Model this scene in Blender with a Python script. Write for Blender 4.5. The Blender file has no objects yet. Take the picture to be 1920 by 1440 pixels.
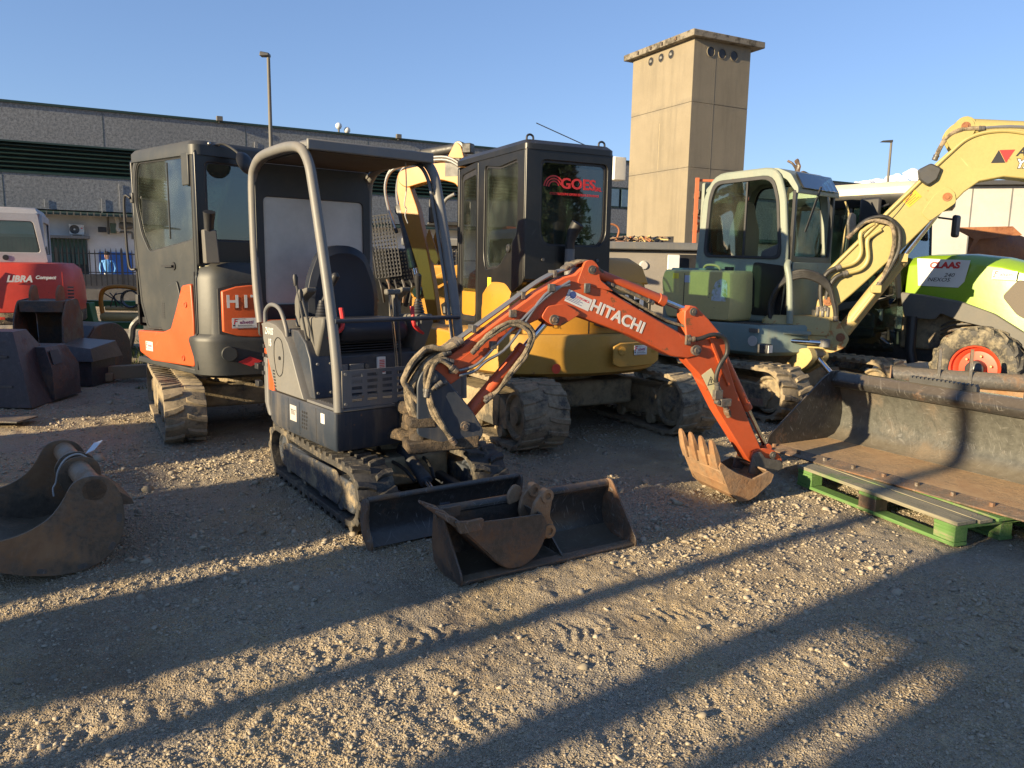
import bpy, bmesh, math, random
import numpy as np
from mathutils import Vector as V, Matrix, noise as mnoise
R = math.radians
rng = np.random.default_rng(7); random.seed(7)
S = bpy.context.scene
# ---------------------------------------------------------------- camera
FPX = 1442.0; CH = 1.52; PITCH = R(8.8); ROLL = R(1.0)
fw = V((0, math.cos(PITCH), -math.sin(PITCH))); r0 = V((1, 0, 0)); u0 = r0.cross(fw)
cr = r0*math.cos(ROLL)+u0*math.sin(ROLL); cu = cr.cross(fw)
cam = bpy.data.objects.new('camera', bpy.data.cameras.new('camera')); S.collection.objects.link(cam)
mw = Matrix((cr, cu, -fw)).transposed().to_4x4(); mw.translation = V((0, 0, CH)); cam.matrix_world = mw
cam.data.sensor_width = 36; cam.data.lens = FPX/1920*36; cam.data.clip_end = 6000; cam.data.clip_start = .05
S.camera = cam
# ---------------------------------------------------------------- light
SUNH = R(-124.8); SUNE = R(14)
wd = bpy.data.worlds.new('World'); S.world = wd; wd.use_nodes = True
nt = wd.node_tree; bg = nt.nodes['Background']
sky = nt.nodes.new('ShaderNodeTexSky'); sky.sky_type = 'NISHITA'; sky.sun_disc = False
sky.sun_elevation = SUNE; sky.sun_rotation = SUNH; sky.altitude = 200; sky.air_density = 1.0; sky.dust_density = 0.15; sky.ozone_density = 3.0
gm = nt.nodes.new('ShaderNodeGamma'); gm.inputs[1].default_value = .70; nt.links.new(sky.outputs[0], gm.inputs[0])
tn = nt.nodes.new('ShaderNodeMix'); tn.data_type = 'RGBA'; tn.blend_type = 'MULTIPLY'; tn.inputs[0].default_value = 1; tn.inputs[7].default_value = (.615, .69, .885, 1)
nt.links.new(gm.outputs[0], tn.inputs[6]); nt.links.new(tn.outputs[2], bg.inputs[0]); bg.inputs[1].default_value = 0.12
sl = bpy.data.lights.new('sun', 'SUN'); sl.energy = 4.3; sl.angle = R(.55); sl.color = (1.0, .80, .50)
so = bpy.data.objects.new('sun', sl); S.collection.objects.link(so)
sd = V((math.sin(SUNH)*math.cos(SUNE), math.cos(SUNH)*math.cos(SUNE), math.sin(SUNE)))
so.rotation_euler = sd.to_track_quat('Z', 'Y').to_euler()
S.view_settings.view_transform = 'Standard'; S.view_settings.look = 'None'; S.view_settings.exposure = 1.5; S.view_settings.gamma = 1
S.render.resolution_x = 1024; S.render.resolution_y = 768

# ---------------------------------------------------------------- mesh helpers
def rnd(pts, r=.03, n=3):
    """round the corners of a 2-D polygon (every corner gives n+1 points)"""
    out = []; N = len(pts)
    for i, p in enumerate(pts):
        rr = r
        if len(p) > 2: rr = p[2]
        p0 = V(pts[i-1][:2]); p1 = V(p[:2]); p2 = V(pts[(i+1) % N][:2])
        a = (p0-p1); b = (p2-p1); la, lb = a.length, b.length; a.normalize(); b.normalize()
        k = min(rr, la*.48, lb*.48)
        s, e = p1+a*k, p1+b*k
        for j in range(n+1):
            t = j/n; q = s*(1-t)**2+p1*2*t*(1-t)+e*t*t; out.append((q.x, q.y))
    return out
def arc(cx, cy, r, a0, a1, n=12):
    return [(cx+r*math.cos(R(a0+(a1-a0)*i/n)), cy+r*math.sin(R(a0+(a1-a0)*i/n))) for i in range(n+1)]
def spline(pts, n=6, closed=False):
    P = [V(p) for p in pts]; out = []; N = len(P)
    for i in range(N if closed else N-1):
        if closed: p0, p1, p2, p3 = P[i-1], P[i], P[(i+1) % N], P[(i+2) % N]
        else: p0, p1, p2, p3 = P[max(i-1, 0)], P[i], P[i+1], P[min(i+2, N-1)]
        for j in range(n):
            t = j/n
            out.append(.5*((2*p1)+(p2-p0)*t+(2*p0-5*p1+4*p2-p3)*t*t+(3*p1-p0-3*p2+p3)*t**3))
    if not closed: out.append(P[-1])
    return out
class B:
    def __init__(s): s.v = []; s.f = []; s.M = Matrix()
    def at(s, loc=(0, 0, 0), rot=(0, 0, 0), scale=1):
        from mathutils import Euler
        s.M = Matrix.Translation(loc) @ Euler([R(a) for a in rot]).to_matrix().to_4x4() @ Matrix.Scale(scale, 4); return s
    def frame(s, o, x, y):
        x = V(x).normalized(); y = V(y); z = x.cross(y).normalized(); y = z.cross(x)
        m = Matrix((x, y, z)).transposed().to_4x4(); m.translation = V(o); s.M = m; return s
    def add(s, vs, fs):
        o = len(s.v); M = s.M; s.v += [tuple(M @ V(p)) for p in vs]; s.f += [tuple(o+i for i in f) for f in fs]; return s
    def box(s, c, d, t=(1, 1)):
        x, y, z = d[0]/2, d[1]/2, d[2]/2; a, b = t
        vs = [(c[0]+i*x*(a if k > 0 else 1), c[1]+j*y*(b if k > 0 else 1), c[2]+k*z) for k in (-1, 1) for j in (-1, 1) for i in (-1, 1)]
        return s.add(vs, [(0, 2, 3, 1), (4, 5, 7, 6), (0, 1, 5, 4), (2, 6, 7, 3), (0, 4, 6, 2), (1, 3, 7, 5)])
    def bb(s, x0, x1, y0, y1, z0, z1): return s.box(((x0+x1)/2, (y0+y1)/2, (z0+z1)/2), (x1-x0, y1-y0, z1-z0))
    def loft(s, secs, cap=True, loop=False):
        n = len(secs[0]); vs = [p for c in secs for p in c]; fs = []; K = len(secs)
        for k in range(K if loop else K-1):
            for i in range(n):
                a = k*n; b = ((k+1) % K)*n; fs.append((a+i, a+(i+1) % n, b+(i+1) % n, b+i))
        if cap and not loop: fs += [tuple(range(n-1, -1, -1)), tuple((K-1)*n+i for i in range(n))]
        return s.add(vs, fs)
    def _3(s, p, ax, t):
        return (t, p[0], p[1]) if ax == 'x' else (p[0], t, p[1]) if ax == 'y' else (p[0], p[1], t)
    def prism(s, pts, ax, a, b): return s.loft([[s._3(p, ax, a) for p in pts], [s._3(p, ax, b) for p in pts]])
    def ring(s, outer, inner, ax, a, b):
        n = len(outer); assert n == len(inner), (n, len(inner))
        L = [[s._3(p, ax, t) for p in q] for q, t in ((outer, a), (outer, b), (inner, b), (inner, a))]
        return s.loft(L, loop=True)
    def tube(s, pts, r, n=8, closed=False, cap=True):
        P = [V(p) for p in pts]; N = len(P); secs = []
        T = []
        for i in range(N):
            if closed: t = P[(i+1) % N]-P[i-1]
            else: t = P[min(i+1, N-1)]-P[max(i-1, 0)]
            T.append(t.normalized() if t.length > 1e-9 else V((0, 0, 1)))
        u = T[0].orthogonal().normalized()
        for i in range(N):
            u = u-T[i]*u.dot(T[i])
            u = u.normalized() if u.length > 1e-6 else T[i].orthogonal().normalized()
            w = T[i].cross(u); rr = r[i] if hasattr(r, '__len__') else r
            secs.append([tuple(P[i]+u*rr*math.cos(2*math.pi*k/n)+w*rr*math.sin(2*math.pi*k/n)) for k in range(n)])
        s.ends = [] if closed else [(s.M @ P[0], (s.M.to_3x3() @ T[0]), r[0] if hasattr(r, '__len__') else r), (s.M @ P[-1], -(s.M.to_3x3() @ T[-1]), r[-1] if hasattr(r, '__len__') else r)]
        return s.loft(secs, cap=cap and not closed, loop=closed)
    def cyl(s, a, b, r, r2=None, n=20):
        return s.tube([a, b], [r, r if r2 is None else r2], n)
    def bar(s, a, b, w, h, up=(0, 0, 1)):
        a, b = V(a), V(b); t = (b-a).normalized(); u = V(up); x = t.cross(u).normalized(); u = x.cross(t)
        return s.loft([[tuple(p+x*i*w/2+u*j*h/2) for i, j in ((-1, -1), (1, -1), (1, 1), (-1, 1))] for p in (a, b)])
    def lathe(s, prof, o, ax, n=24):
        ax = V(ax).normalized(); u = ax.orthogonal().normalized(); w = ax.cross(u); o = V(o)
        secs = [[tuple(o+ax*h+(u*math.cos(2*math.pi*k/n)+w*math.sin(2*math.pi*k/n))*max(r, 1e-4)) for k in range(n)] for r, h in prof]
        return s.loft(secs, cap=(prof[0][0] < .01 and prof[-1][0] < .01))
    def panel(s, pts, th):
        P = [V(p) for p in pts]; nrm = (P[1]-P[0]).cross(P[2]-P[1]).normalized()*th
        return s.loft([[tuple(p) for p in P], [tuple(p+nrm) for p in P]])
    def ball(s, c, r, n=10, sc=(1, 1, 1)):
        pr = [(math.sin(math.pi*i/n), -math.cos(math.pi*i/n)) for i in range(n+1)]
        return s.loft([[(c[0]+r*sc[0]*a*math.cos(2*math.pi*k/(2*n)), c[1]+r*sc[1]*a*math.sin(2*math.pi*k/(2*n)), c[2]+r*sc[2]*h) for k in range(2*n)] for a, h in [(max(a, 1e-3), h) for a, h in pr]])
    def jitter(s, a, sc=3.0, seed=0):
        s.v = [tuple(V(p)+mnoise.noise_vector(V(p)*sc+V((seed, seed*2, 0)))*a) for p in s.v]; return s
def mesh_of(name, b, mat, angle=38, recalc=True):
    me = bpy.data.meshes.new(name); me.from_pydata(b.v, [], b.f); me.update()
    if recalc:
        bm = bmesh.new(); bm.from_mesh(me); bmesh.ops.recalc_face_normals(bm, faces=bm.faces); bm.to_mesh(me); bm.free()
    me.polygons.foreach_set('use_smooth', [True]*len(me.polygons)); me.set_sharp_from_angle(angle=R(angle))
    if mat: me.materials.append(mat)
    return me
def part(name, b, mat, parent=None, bev=0, seg=2, label=None):
    o = bpy.data.objects.new(name, mesh_of(name, b, mat)); S.collection.objects.link(o)
    if parent: o.parent = parent
    if bev:
        m = o.modifiers.new('bevel', 'BEVEL'); m.width = bev; m.segments = seg; m.limit_method = 'ANGLE'; m.angle_limit = R(40); m.harden_normals = False; m.use_clamp_overlap = True
    if label: o['label'] = label
    if name in ('boom_hose', 'deck_hose', 'arm_hose') and getattr(b, 'ends', None):
        for c, t, rr in b.ends:
            q = B(); q.lathe([(.001, -.004), (rr*.8, -.004), (rr*1.25, .0), (rr*1.25, .022), (rr*1.12, .024), (rr*1.12, .03), (rr*1.28, .032), (rr*1.28, .048), (rr*1.0, .05), (.001, .05)], c, t, 12); part('hose_fitting', q, M['steel'], parent)
    return o
def tag(o, label, cat, group=None):
    o['label'] = label; o['category'] = cat
    if group: o['group'] = group
    return o
def thing(name, label, cat, loc=(0, 0, 0), rz=0, group=None):
    o = bpy.data.objects.new(name, None); S.collection.objects.link(o); o.empty_display_size = .2
    o.location = loc; o.rotation_euler = (0, 0, R(rz)); return tag(o, label, cat, group)
def structure(o, kind='structure'): o['kind'] = kind; return o
def copy_tree(o, parent=None):
    c = o.copy(); S.collection.objects.link(c); c.parent = parent
    for ch in list(o.children): copy_tree(ch, c)
    return c
def text(s, size, mat, parent, o, x, y, ext=.0012, bold=0, shear=0, name='lettering', align='CENTER', sx=1, sp=1):
    cv = bpy.data.curves.new('t', 'FONT'); cv.body = s; cv.size = size; cv.extrude = ext; cv.offset = bold; cv.shear = shear
    cv.align_x = align; cv.align_y = 'CENTER'; cv.space_character = sp; cv.resolution_u = 3
    ob = bpy.data.objects.new('t', cv); S.collection.objects.link(ob)
    bpy.context.view_layer.update()
    me = bpy.data.meshes.new_from_object(ob.evaluated_get(bpy.context.evaluated_depsgraph_get()))
    bpy.data.objects.remove(ob); bpy.data.curves.remove(cv)
    x = V(x).normalized(); z = x.cross(V(y)).normalized(); y = z.cross(x)
    m = Matrix((x*sx, y, z)).transposed().to_4x4(); m.translation = V(o); me.transform(m)
    me.materials.clear(); me.materials.append(mat); me.name = name
    ob = bpy.data.objects.new(name, me); S.collection.objects.link(ob); ob.parent = parent
    return ob
# ---------------------------------------------------------------- materials
class NT:
    def __init__(s, name):
        s.m = bpy.data.materials.new(name); s.m.use_nodes = True; s.t = s.m.node_tree; s.p = s.t.nodes['Principled BSDF']; s.out = s.t.nodes['Material Output']
        s.co = s.n('ShaderNodeTexCoord').outputs['Object']; s.geo = s.n('ShaderNodeNewGeometry')
    def n(s, t, **k):
        x = s.t.nodes.new(t)
        for a, b in k.items(): setattr(x, a, b)
        return x
    def l(s, a, b): s.t.links.new(a, b)
    def set(s, sock, v):
        if isinstance(v, bpy.types.NodeSocket): s.l(v, sock)
        elif hasattr(v, '__len__') and len(v) == 3 and sock.type == 'RGBA': sock.default_value = (*v, 1)
        else: sock.default_value = v
    def noise(s, sc, det=4, rough=.6, co=None, dist=0, out=0):
        x = s.n('ShaderNodeTexNoise'); s.l(co or s.co, x.inputs['Vector']); x.inputs['Scale'].default_value = sc; x.inputs['Detail'].default_value = det; x.inputs['Roughness'].default_value = rough; x.inputs['Distortion'].default_value = dist
        return x.outputs[out]
    def voro(s, sc, feat='F1', out='Distance', co=None, rnd=1):
        x = s.n('ShaderNodeTexVoronoi', feature=feat); s.l(co or s.co, x.inputs['Vector']); x.inputs['Scale'].default_value = sc; x.inputs['Randomness'].default_value = rnd
        return x.outputs[out]
    def ramp(s, v, a, b, lo=0., hi=1.):
        x = s.n('ShaderNodeMapRange'); s.set(x.inputs[0], v); x.inputs[1].default_value = a; x.inputs[2].default_value = b; x.inputs[3].default_value = lo; x.inputs[4].default_value = hi
        return x.outputs[0]
    def math(s, op, a, b=0.):
        x = s.n('ShaderNodeMath', operation=op); s.set(x.inputs[0], a); s.set(x.inputs[1], b); return x.outputs[0]
    def mix(s, f, a, b, mode='MIX'):
        x = s.n('ShaderNodeMix', data_type='RGBA', blend_type=mode); s.set(x.inputs[0], f); s.set(x.inputs[6], a); s.set(x.inputs[7], b); return x.outputs[2]
    def sep(s, v):
        x = s.n('ShaderNodeSeparateXYZ'); s.l(v, x.inputs[0]); return x.outputs
    def map(s, sc=(1, 1, 1), rot=(0, 0, 0), co=None):
        x = s.n('ShaderNodeMapping'); s.l(co or s.co, x.inputs[0]); x.inputs['Scale'].default_value = sc; x.inputs['Rotation'].default_value = rot; return x.outputs[0]
    def rmap(s, rot, sc): return s.map(sc, (0, 0, 0), s.map((1, 1, 1), rot))
    def bump(s, h, st=.3, d=.01, nrm=None):
        x = s.n('ShaderNodeBump'); s.l(h, x.inputs['Height']); x.inputs['Strength'].default_value = st; x.inputs['Distance'].default_value = d
        if nrm: s.l(nrm, x.inputs['Normal'])
        s.l(x.outputs[0], s.p.inputs['Normal']); return x.outputs[0]
    def done(s, col, rough=.5, metal=0., spec=.5, coat=0):
        s.set(s.p.inputs['Base Color'], col); s.set(s.p.inputs['Roughness'], rough); s.set(s.p.inputs['Metallic'], metal); s.set(s.p.inputs['Specular IOR Level'], spec)
        if coat: s.p.inputs['Coat Weight'].default_value = coat; s.p.inputs['Coat Roughness'].default_value = .15
        return s.m
DUST = (.30, .235, .15); MUD = (.25, .19, .12); RUST = (.20, .075, .025)
def paint(name, col, rough=.4, dust=.35, chips=0., rust=RUST, var=.12, sc=1., spec=.5, dcol=DUST, streak=0., coat=0.):
    """worn machine paint: tone variation, dust where it settles and in patches, chips of rust or primer, scratches"""
    k = NT(name)
    big = k.noise(1.6*sc, 5, .6); c = k.mix(k.ramp(big, .3, .7), tuple(x*(1-var) for x in col), tuple(min(1, x*(1+var)) for x in col))
    fine = k.noise(38*sc, 3, .7); c = k.mix(k.ramp(fine, .35, .75, 0, .22), c, tuple(x*.55 for x in col))
    if streak:
        st = k.noise(9, 4, .7, co=k.map((1, 1, .08))); c = k.mix(k.ramp(st, .52, .78, 0, streak), c, dcol)
    sc1 = k.noise(5, 2, .5, co=k.rmap((.4, .9, .2), (1, .35, 9))); scr = k.ramp(sc1, .735, .76, 0, .35); c = k.mix(scr, c, tuple(min(1, x*1.5+.05) for x in col))
    if chips:
        ch = k.noise(13*sc, 6, .72); reg = k.noise(2.2*sc, 2, .5); v = k.math('ADD', ch, k.math('MULTIPLY', reg, .5))
        cm = k.ramp(v, 1.02-.16*chips, 1.05-.16*chips); c = k.mix(cm, c, rust)
    up = k.ramp(k.sep(k.geo.outputs['Normal'])[2], .3, 1., 0, 1); dn = k.noise(3.3*sc, 6, .7)
    dm = k.math('MULTIPLY', k.math('ADD', k.math('MULTIPLY', up, .9), k.ramp(dn, .42, .75, 0, .75)), dust)
    dm = k.math('MINIMUM', dm, .92); c = k.mix(dm, c, dcol)
    r = k.ramp(k.math('ADD', dm, k.math('MULTIPLY', big, .25)), 0, 1, rough, min(1, rough+.45))
    k.bump(k.noise(14, 4, .6), .12, .004)
    return k.done(c, r, 0, spec, coat)
def wood(name, a, b_, c_, ax=(30, 1.2, 30)):
    k = NT(name); g = k.noise(3, 5, .65, co=k.map(ax)); w = k.noise(2.5, 5, .7); c = k.mix(k.ramp(g, .35, .7), a, b_); c = k.mix(k.ramp(k.math('ADD', w, k.math('MULTIPLY', g, .4)), .74, .86, 0, .8), c, c_)
    k.bump(g, .5, .006); return k.done(c, .85, 0, .25)
def plain(name, col, rough=.5, metal=0., var=.15, sc=6, bump=0., spec=.5):
    k = NT(name); n = k.noise(sc, 5, .65); c = k.mix(k.ramp(n, .3, .7), tuple(x*(1-var) for x in col), tuple(min(1, x*(1+var)) for x in col))
    if bump: k.bump(k.noise(sc*5, 4, .7), bump, .006)
    return k.done(c, k.ramp(n, .3, .7, rough*.85, min(1, rough*1.15)), metal, spec)
def mudmix(name, base, mud=.5, mcol=MUD, rough=.75, sc=4, bump=.6):
    k = NT(name); n = k.noise(sc, 7, .72); f = k.noise(sc*9, 4, .75)
    v = k.math('ADD', n, k.math('MULTIPLY', f, .18)); m = k.ramp(v, .72-.36*mud, .82-.30*mud)
    mc = k.mix(k.ramp(k.noise(sc*3, 5, .7), .3, .7), tuple(x*.6 for x in mcol), tuple(min(1, x*1.25) for x in mcol))
    bc = k.mix(k.ramp(f, .3, .7), tuple(x*.7 for x in base), tuple(x*1.3 for x in base))
    k.bump(k.math('ADD', k.math('MULTIPLY', m, .5), k.math('MULTIPLY', f, .6)), bump, .012)
    return k.done(k.mix(m, bc, mc), k.ramp(m, 0, 1, rough*.8, .95))
def rusty(name, base, rcol=RUST, amt=.6, sc=3, rough=.7, bright=(.36, .17, .06), scratch=.3):
    k = NT(name); n = k.noise(sc, 8, .7); f = k.noise(sc*11, 4, .75)
    v = k.math('ADD', n, k.math('MULTIPLY', f, .15)); m = k.ramp(v, .76-.4*amt, .86-.34*amt)
    rc = k.mix(k.ramp(k.noise(sc*2.3, 6, .7), .35, .7), rcol, bright)
    bc = k.mix(k.ramp(f, .3, .7), tuple(x*.7 for x in base), tuple(x*1.25 for x in base))
    c = k.mix(m, bc, rc)
    s1 = k.noise(3, 2, .5, co=k.rmap((.3, .5, .9), (.5, 44, 5))); s2 = k.noise(3, 2, .5, co=k.rmap((.9, .1, .35), (38, .5, 5))); s3 = k.noise(3, 2, .5, co=k.rmap((1.2, .4, 2.3), (.6, 5, 42)))
    s = k.ramp(k.math('MAXIMUM', k.math('MAXIMUM', s1, s2), s3), .66, .72, 0, scratch); c = k.mix(s, c, (.34, .33, .31))
    up = k.ramp(k.sep(k.geo.outputs['Normal'])[2], .4, 1., 0, .35); c = k.mix(up, c, MUD)
    k.bump(k.math('ADD', f, m), .35, .006)
    return k.done(c, k.ramp(m, 0, 1, rough*.62, .92), 0)
def metal(name, col=(.5, .5, .5), rough=.3, m=1.): 
    k = NT(name); n = k.noise(9, 5, .6); c = k.mix(k.ramp(n, .35, .75), col, tuple(x*.6 for x in col)); return k.done(c, k.ramp(n, .3, .7, rough*.7, rough*1.5), m)
def glass(name, tint=(.62, .74, .68), dirt=.18, refl=1.0, dcol=(.45, .43, .37)):
    k = NT(name); t = k.t; tr = k.n('ShaderNodeBsdfTransparent'); gl = k.n('ShaderNodeBsdfGlossy'); df = k.n('ShaderNodeBsdfDiffuse'); fr = k.n('ShaderNodeFresnel'); fr.inputs[0].default_value = 1.5
    tr.inputs[0].default_value = (*tint, 1); gl.inputs['Roughness'].default_value = .02; gl.inputs[0].default_value = (.95, .97, 1, 1); df.inputs[0].default_value = (*dcol, 1)
    a = k.n('ShaderNodeMixShader'); k.l(k.math('MINIMUM', k.math('MULTIPLY', fr.outputs[0], refl*1.6), 1.), a.inputs[0]); k.l(tr.outputs[0], a.inputs[1]); k.l(gl.outputs[0], a.inputs[2])
    n = k.math('ADD', k.noise(2.6, 3, .6), k.math('MULTIPLY', k.noise(7, 3, .6, co=k.map((1, 1, .2))), .4))
    b = k.n('ShaderNodeMixShader'); k.l(k.ramp(n, .62, 1.0, dirt*.35, min(.95, dirt*2.6)), b.inputs[0]); k.l(a.outputs[0], b.inputs[1]); k.l(df.outputs[0], b.inputs[2])
    t.links.new(b.outputs[0], k.out.inputs[0]); return k.m
M = {}
M['orange'] = paint('orange_paint', (.52, .085, .022), .42, .14, .95, var=.14)
M['orange_panels'] = paint('orange_cover', (.52, .088, .022), .35, .06, .15)  # same orange on the body covers, less dusty and chipped
M['dark'] = paint('dark_grey_paint', (.028, .032, .034), .45, .10, .1, rust=(.16, .15, .13))
M['navy'] = paint('dark_blue_grey_paint', (.024, .033, .05), .42, .18, .35, rust=(.16, .08, .04), streak=.3)
M['grey'] = paint('grey_paint', (.13, .135, .142), .45, .2, .35, rust=(.16, .10, .06), streak=.35)
M['ltgrey'] = paint('light_grey_paint', (.15, .15, .146), .45, .2, .45, rust=(.18, .09, .05), streak=.25)
M['cat'] = paint('machine_yellow_paint', (.46, .215, .018), .38, .10, .2, var=.08)
M['catarm'] = paint('worn_yellow_paint', (.40, .155, .008), .4, .10, .7, var=.1)
M['catcw'] = paint('dull_yellow_casting', (.40, .215, .028), .45, .18, .25, var=.1)
M['black'] = paint('black_paint', (.010, .011, .012), .28, .05, .1, rust=(.10, .10, .10))
M['blackp'] = plain('black_plastic', (.02, .02, .022), .5, 0, .2)
M['greyp'] = paint('grey_plastic', (.11, .107, .098), .6, .25, 0)
M['seat'] = plain('dark_vinyl', (.012, .015, .024), .5, 0, .25, 5, .1)
M['yan'] = paint('grey_green_paint', (.205, .24, .20), .42, .16, .35, rust=(.2, .13, .07), streak=.25)
M['yandeck'] = paint('blue_green_paint', (.155, .215, .20), .45, .25, .35, rust=(.1, .08, .06), streak=.3)
M['tank'] = paint('olive_green_cover', (.56, .46, .19), .5, .25, .2, rust=(.1, .09, .06))
M['yboom'] = paint('pale_yellow_paint', (.37, .305, .115), .42, .08, .38, rust=(.32, .13, .03), var=.06)
M['ybase'] = paint('weathered_pale_yellow', (.40, .31, .125), .5, .2, 1.0, rust=(.36, .15, .04))
M['lime'] = paint('lime_paint', (.20, .34, .01), .25, .05, 0, var=.05, coat=.5)
M['red'] = paint('red_paint', (.62, .05, .02), .35, .15, .1)
M['redcover'] = paint('faded_red_cover', (.60, .05, .025), .4, .06, .45, rust=(.05, .02, .015), var=.1)
M['rubber'] = mudmix('dusty_rubber', (.04, .037, .033), .36, (.20, .165, .115), .8, 6, .5)
M['rubberm'] = mudmix('muddy_rubber', (.05, .045, .037), .80, (.27, .215, .14), .85, 5, .35)
M['tyre'] = mudmix('tyre_rubber', (.045, .043, .04), .5, (.25, .215, .15), .8, 4, .5)
M['frame'] = mudmix('muddy_frame', (.07, .065, .055), .75, (.30, .235, .145), .7, 3, .7)
M['nframe'] = mudmix('muddy_blue_frame', (.045, .052, .065), .42, (.26, .205, .13), .7, 5, .6)
M['mud'] = mudmix('caked_mud', (.05, .038, .028), .55, (.14, .10, .062), .9, 11, 1.)
M['steel'] = rusty('worn_steel', (.085, .08, .075), (.12, .07, .04), .5, bright=(.22, .13, .07))
M['rbucket'] = rusty('rusty_tan_bucket', (.25, .165, .10), (.20, .10, .045), .62, 3.5, .75, (.34, .20, .10), .06)
M['dbucket'] = rusty('dark_brown_bucket', (.065, .052, .042), (.13, .068, .035), .6, 3, .65, (.2, .11, .055), .04)
M['lbucket'] = rusty('tan_worn_bucket', (.11, .085, .06), (.20, .11, .055), .6, 2.6, .65, (.28, .17, .09), .06)
M['bbucket'] = rusty('black_scratched_bucket', (.042, .039, .036), (.12, .065, .037), .30, 2.2, .45, (.22, .12, .06), .3)
M['edge'] = rusty('worn_cutting_edge', (.10, .075, .055), (.15, .075, .04), .6, 5, .55, (.24, .13, .07), .4)
M['floor'] = rusty('rusty_bucket_floor', (.44, .28, .14), (.38, .20, .08), .6, 2.5, .8, (.56, .36, .17), .05)
M['bback'] = rusty('scoured_grey_steel', (.085, .085, .075), (.05, .05, .045), .5, 1.7, .45, (.15, .115, .08), .22)
M['plough'] = rusty('red_rust', (.2, .075, .03), (.24, .09, .035), .7, 3, .7, (.32, .14, .06), .1)
M['chrome'] = metal('chrome_rod', (.75, .75, .76), .12)
M['pipe'] = metal('steel_pipe', (.42, .41, .39), .38, .8)
M['dmetal'] = metal('dark_metal', (.10, .10, .10), .5, .6)
M['hose'] = plain('black_hose', (.022, .021, .02), .55, 0, .3, 20, .2)
M['hosed'] = mudmix('dusty_hose_sleeve', (.07, .06, .045), .75, (.27, .215, .145), .85, 12, .9)
M['white'] = plain('white_sticker', (.62, .62, .60), .45, 0, .05)
M['offwhite'] = paint('aged_white_paint', (.43, .42, .40), .45, .15, .15)
M['redink'] = plain('red_print', (.55, .03, .03), .5, 0, .05)
M['ink'] = plain('dark_print', (.02, .02, .025), .5, 0, .05)
M['blueink'] = plain('purple_print', (.20, .05, .12), .5, 0, .05)
M['sticker'] = plain('yellowed_sticker', (.66, .60, .36), .5, 0, .06)
M['ysticker'] = plain('yellow_sticker', (.75, .60, .05), .5, 0, .06)
M['glass'] = glass('cab_glass', (.60, .72, .66), .02)
M['glassd'] = glass('dark_cab_glass', (.42, .52, .48), .03, 1.3)
M['glassdirty'] = glass('grimy_cab_glass', (.46, .56, .50), .025, 1., (.50, .50, .45))
M['skypane'] = plain('sky_pale_acrylic', (.50, .48, .44), .22, 0, .18, 2.5)  # acrylic; the sky reflected in the pane is put into its pale colour
M['lamp'] = glass('lamp_lens', (.8, .8, .8), .3)
# ---------------------------------------------------------------- shared machine parts
def rel(root, x, y, yaw):
    """matrix taking a world-placed frame (x, y, yaw) into the local space of root"""
    a = Matrix.Translation(root.location) @ Matrix.Rotation(root.rotation_euler.z, 4, 'Z')
    return a.inverted() @ Matrix.Translation((x, y, 0)) @ Matrix.Rotation(R(yaw), 4, 'Z')
def mk(m): b = B(); b.M = m.copy(); return b
def track_path(y0, y1, h, sag=.012, rf=None, rr=None):
    """closed outline in (y, z) of the track's mid line, densely sampled"""
    rf = rf or h/2; rr = rr or h/2; pts = []
    zf, zr = rf, rr
    for i in range(13): a = R(-90-180*i/12); pts.append((y0+rr+rr*math.cos(a), zr+rr*math.sin(a)))
    n = 14
    for i in range(1, n):
        t = i/n; pts.append((y0+rr+(y1-rf-y0-rr)*t, 2*rr*(1-t)+2*rf*t-sag*math.sin(math.pi*t)))
    for i in range(13): a = R(90-180*i/12); pts.append((y1-rf+rf*math.cos(a), zf+rf*math.sin(a)))
    for i in range(1, n):
        t = i/n; pts.append((y1-rf-(y1-rf-y0-rr)*t, 0))
    P = np.array(pts); Q = np.vstack([P, P[:1]]); d = np.r_[0, np.cumsum(np.hypot(*np.diff(Q, axis=0).T))]
    return Q, d
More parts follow.
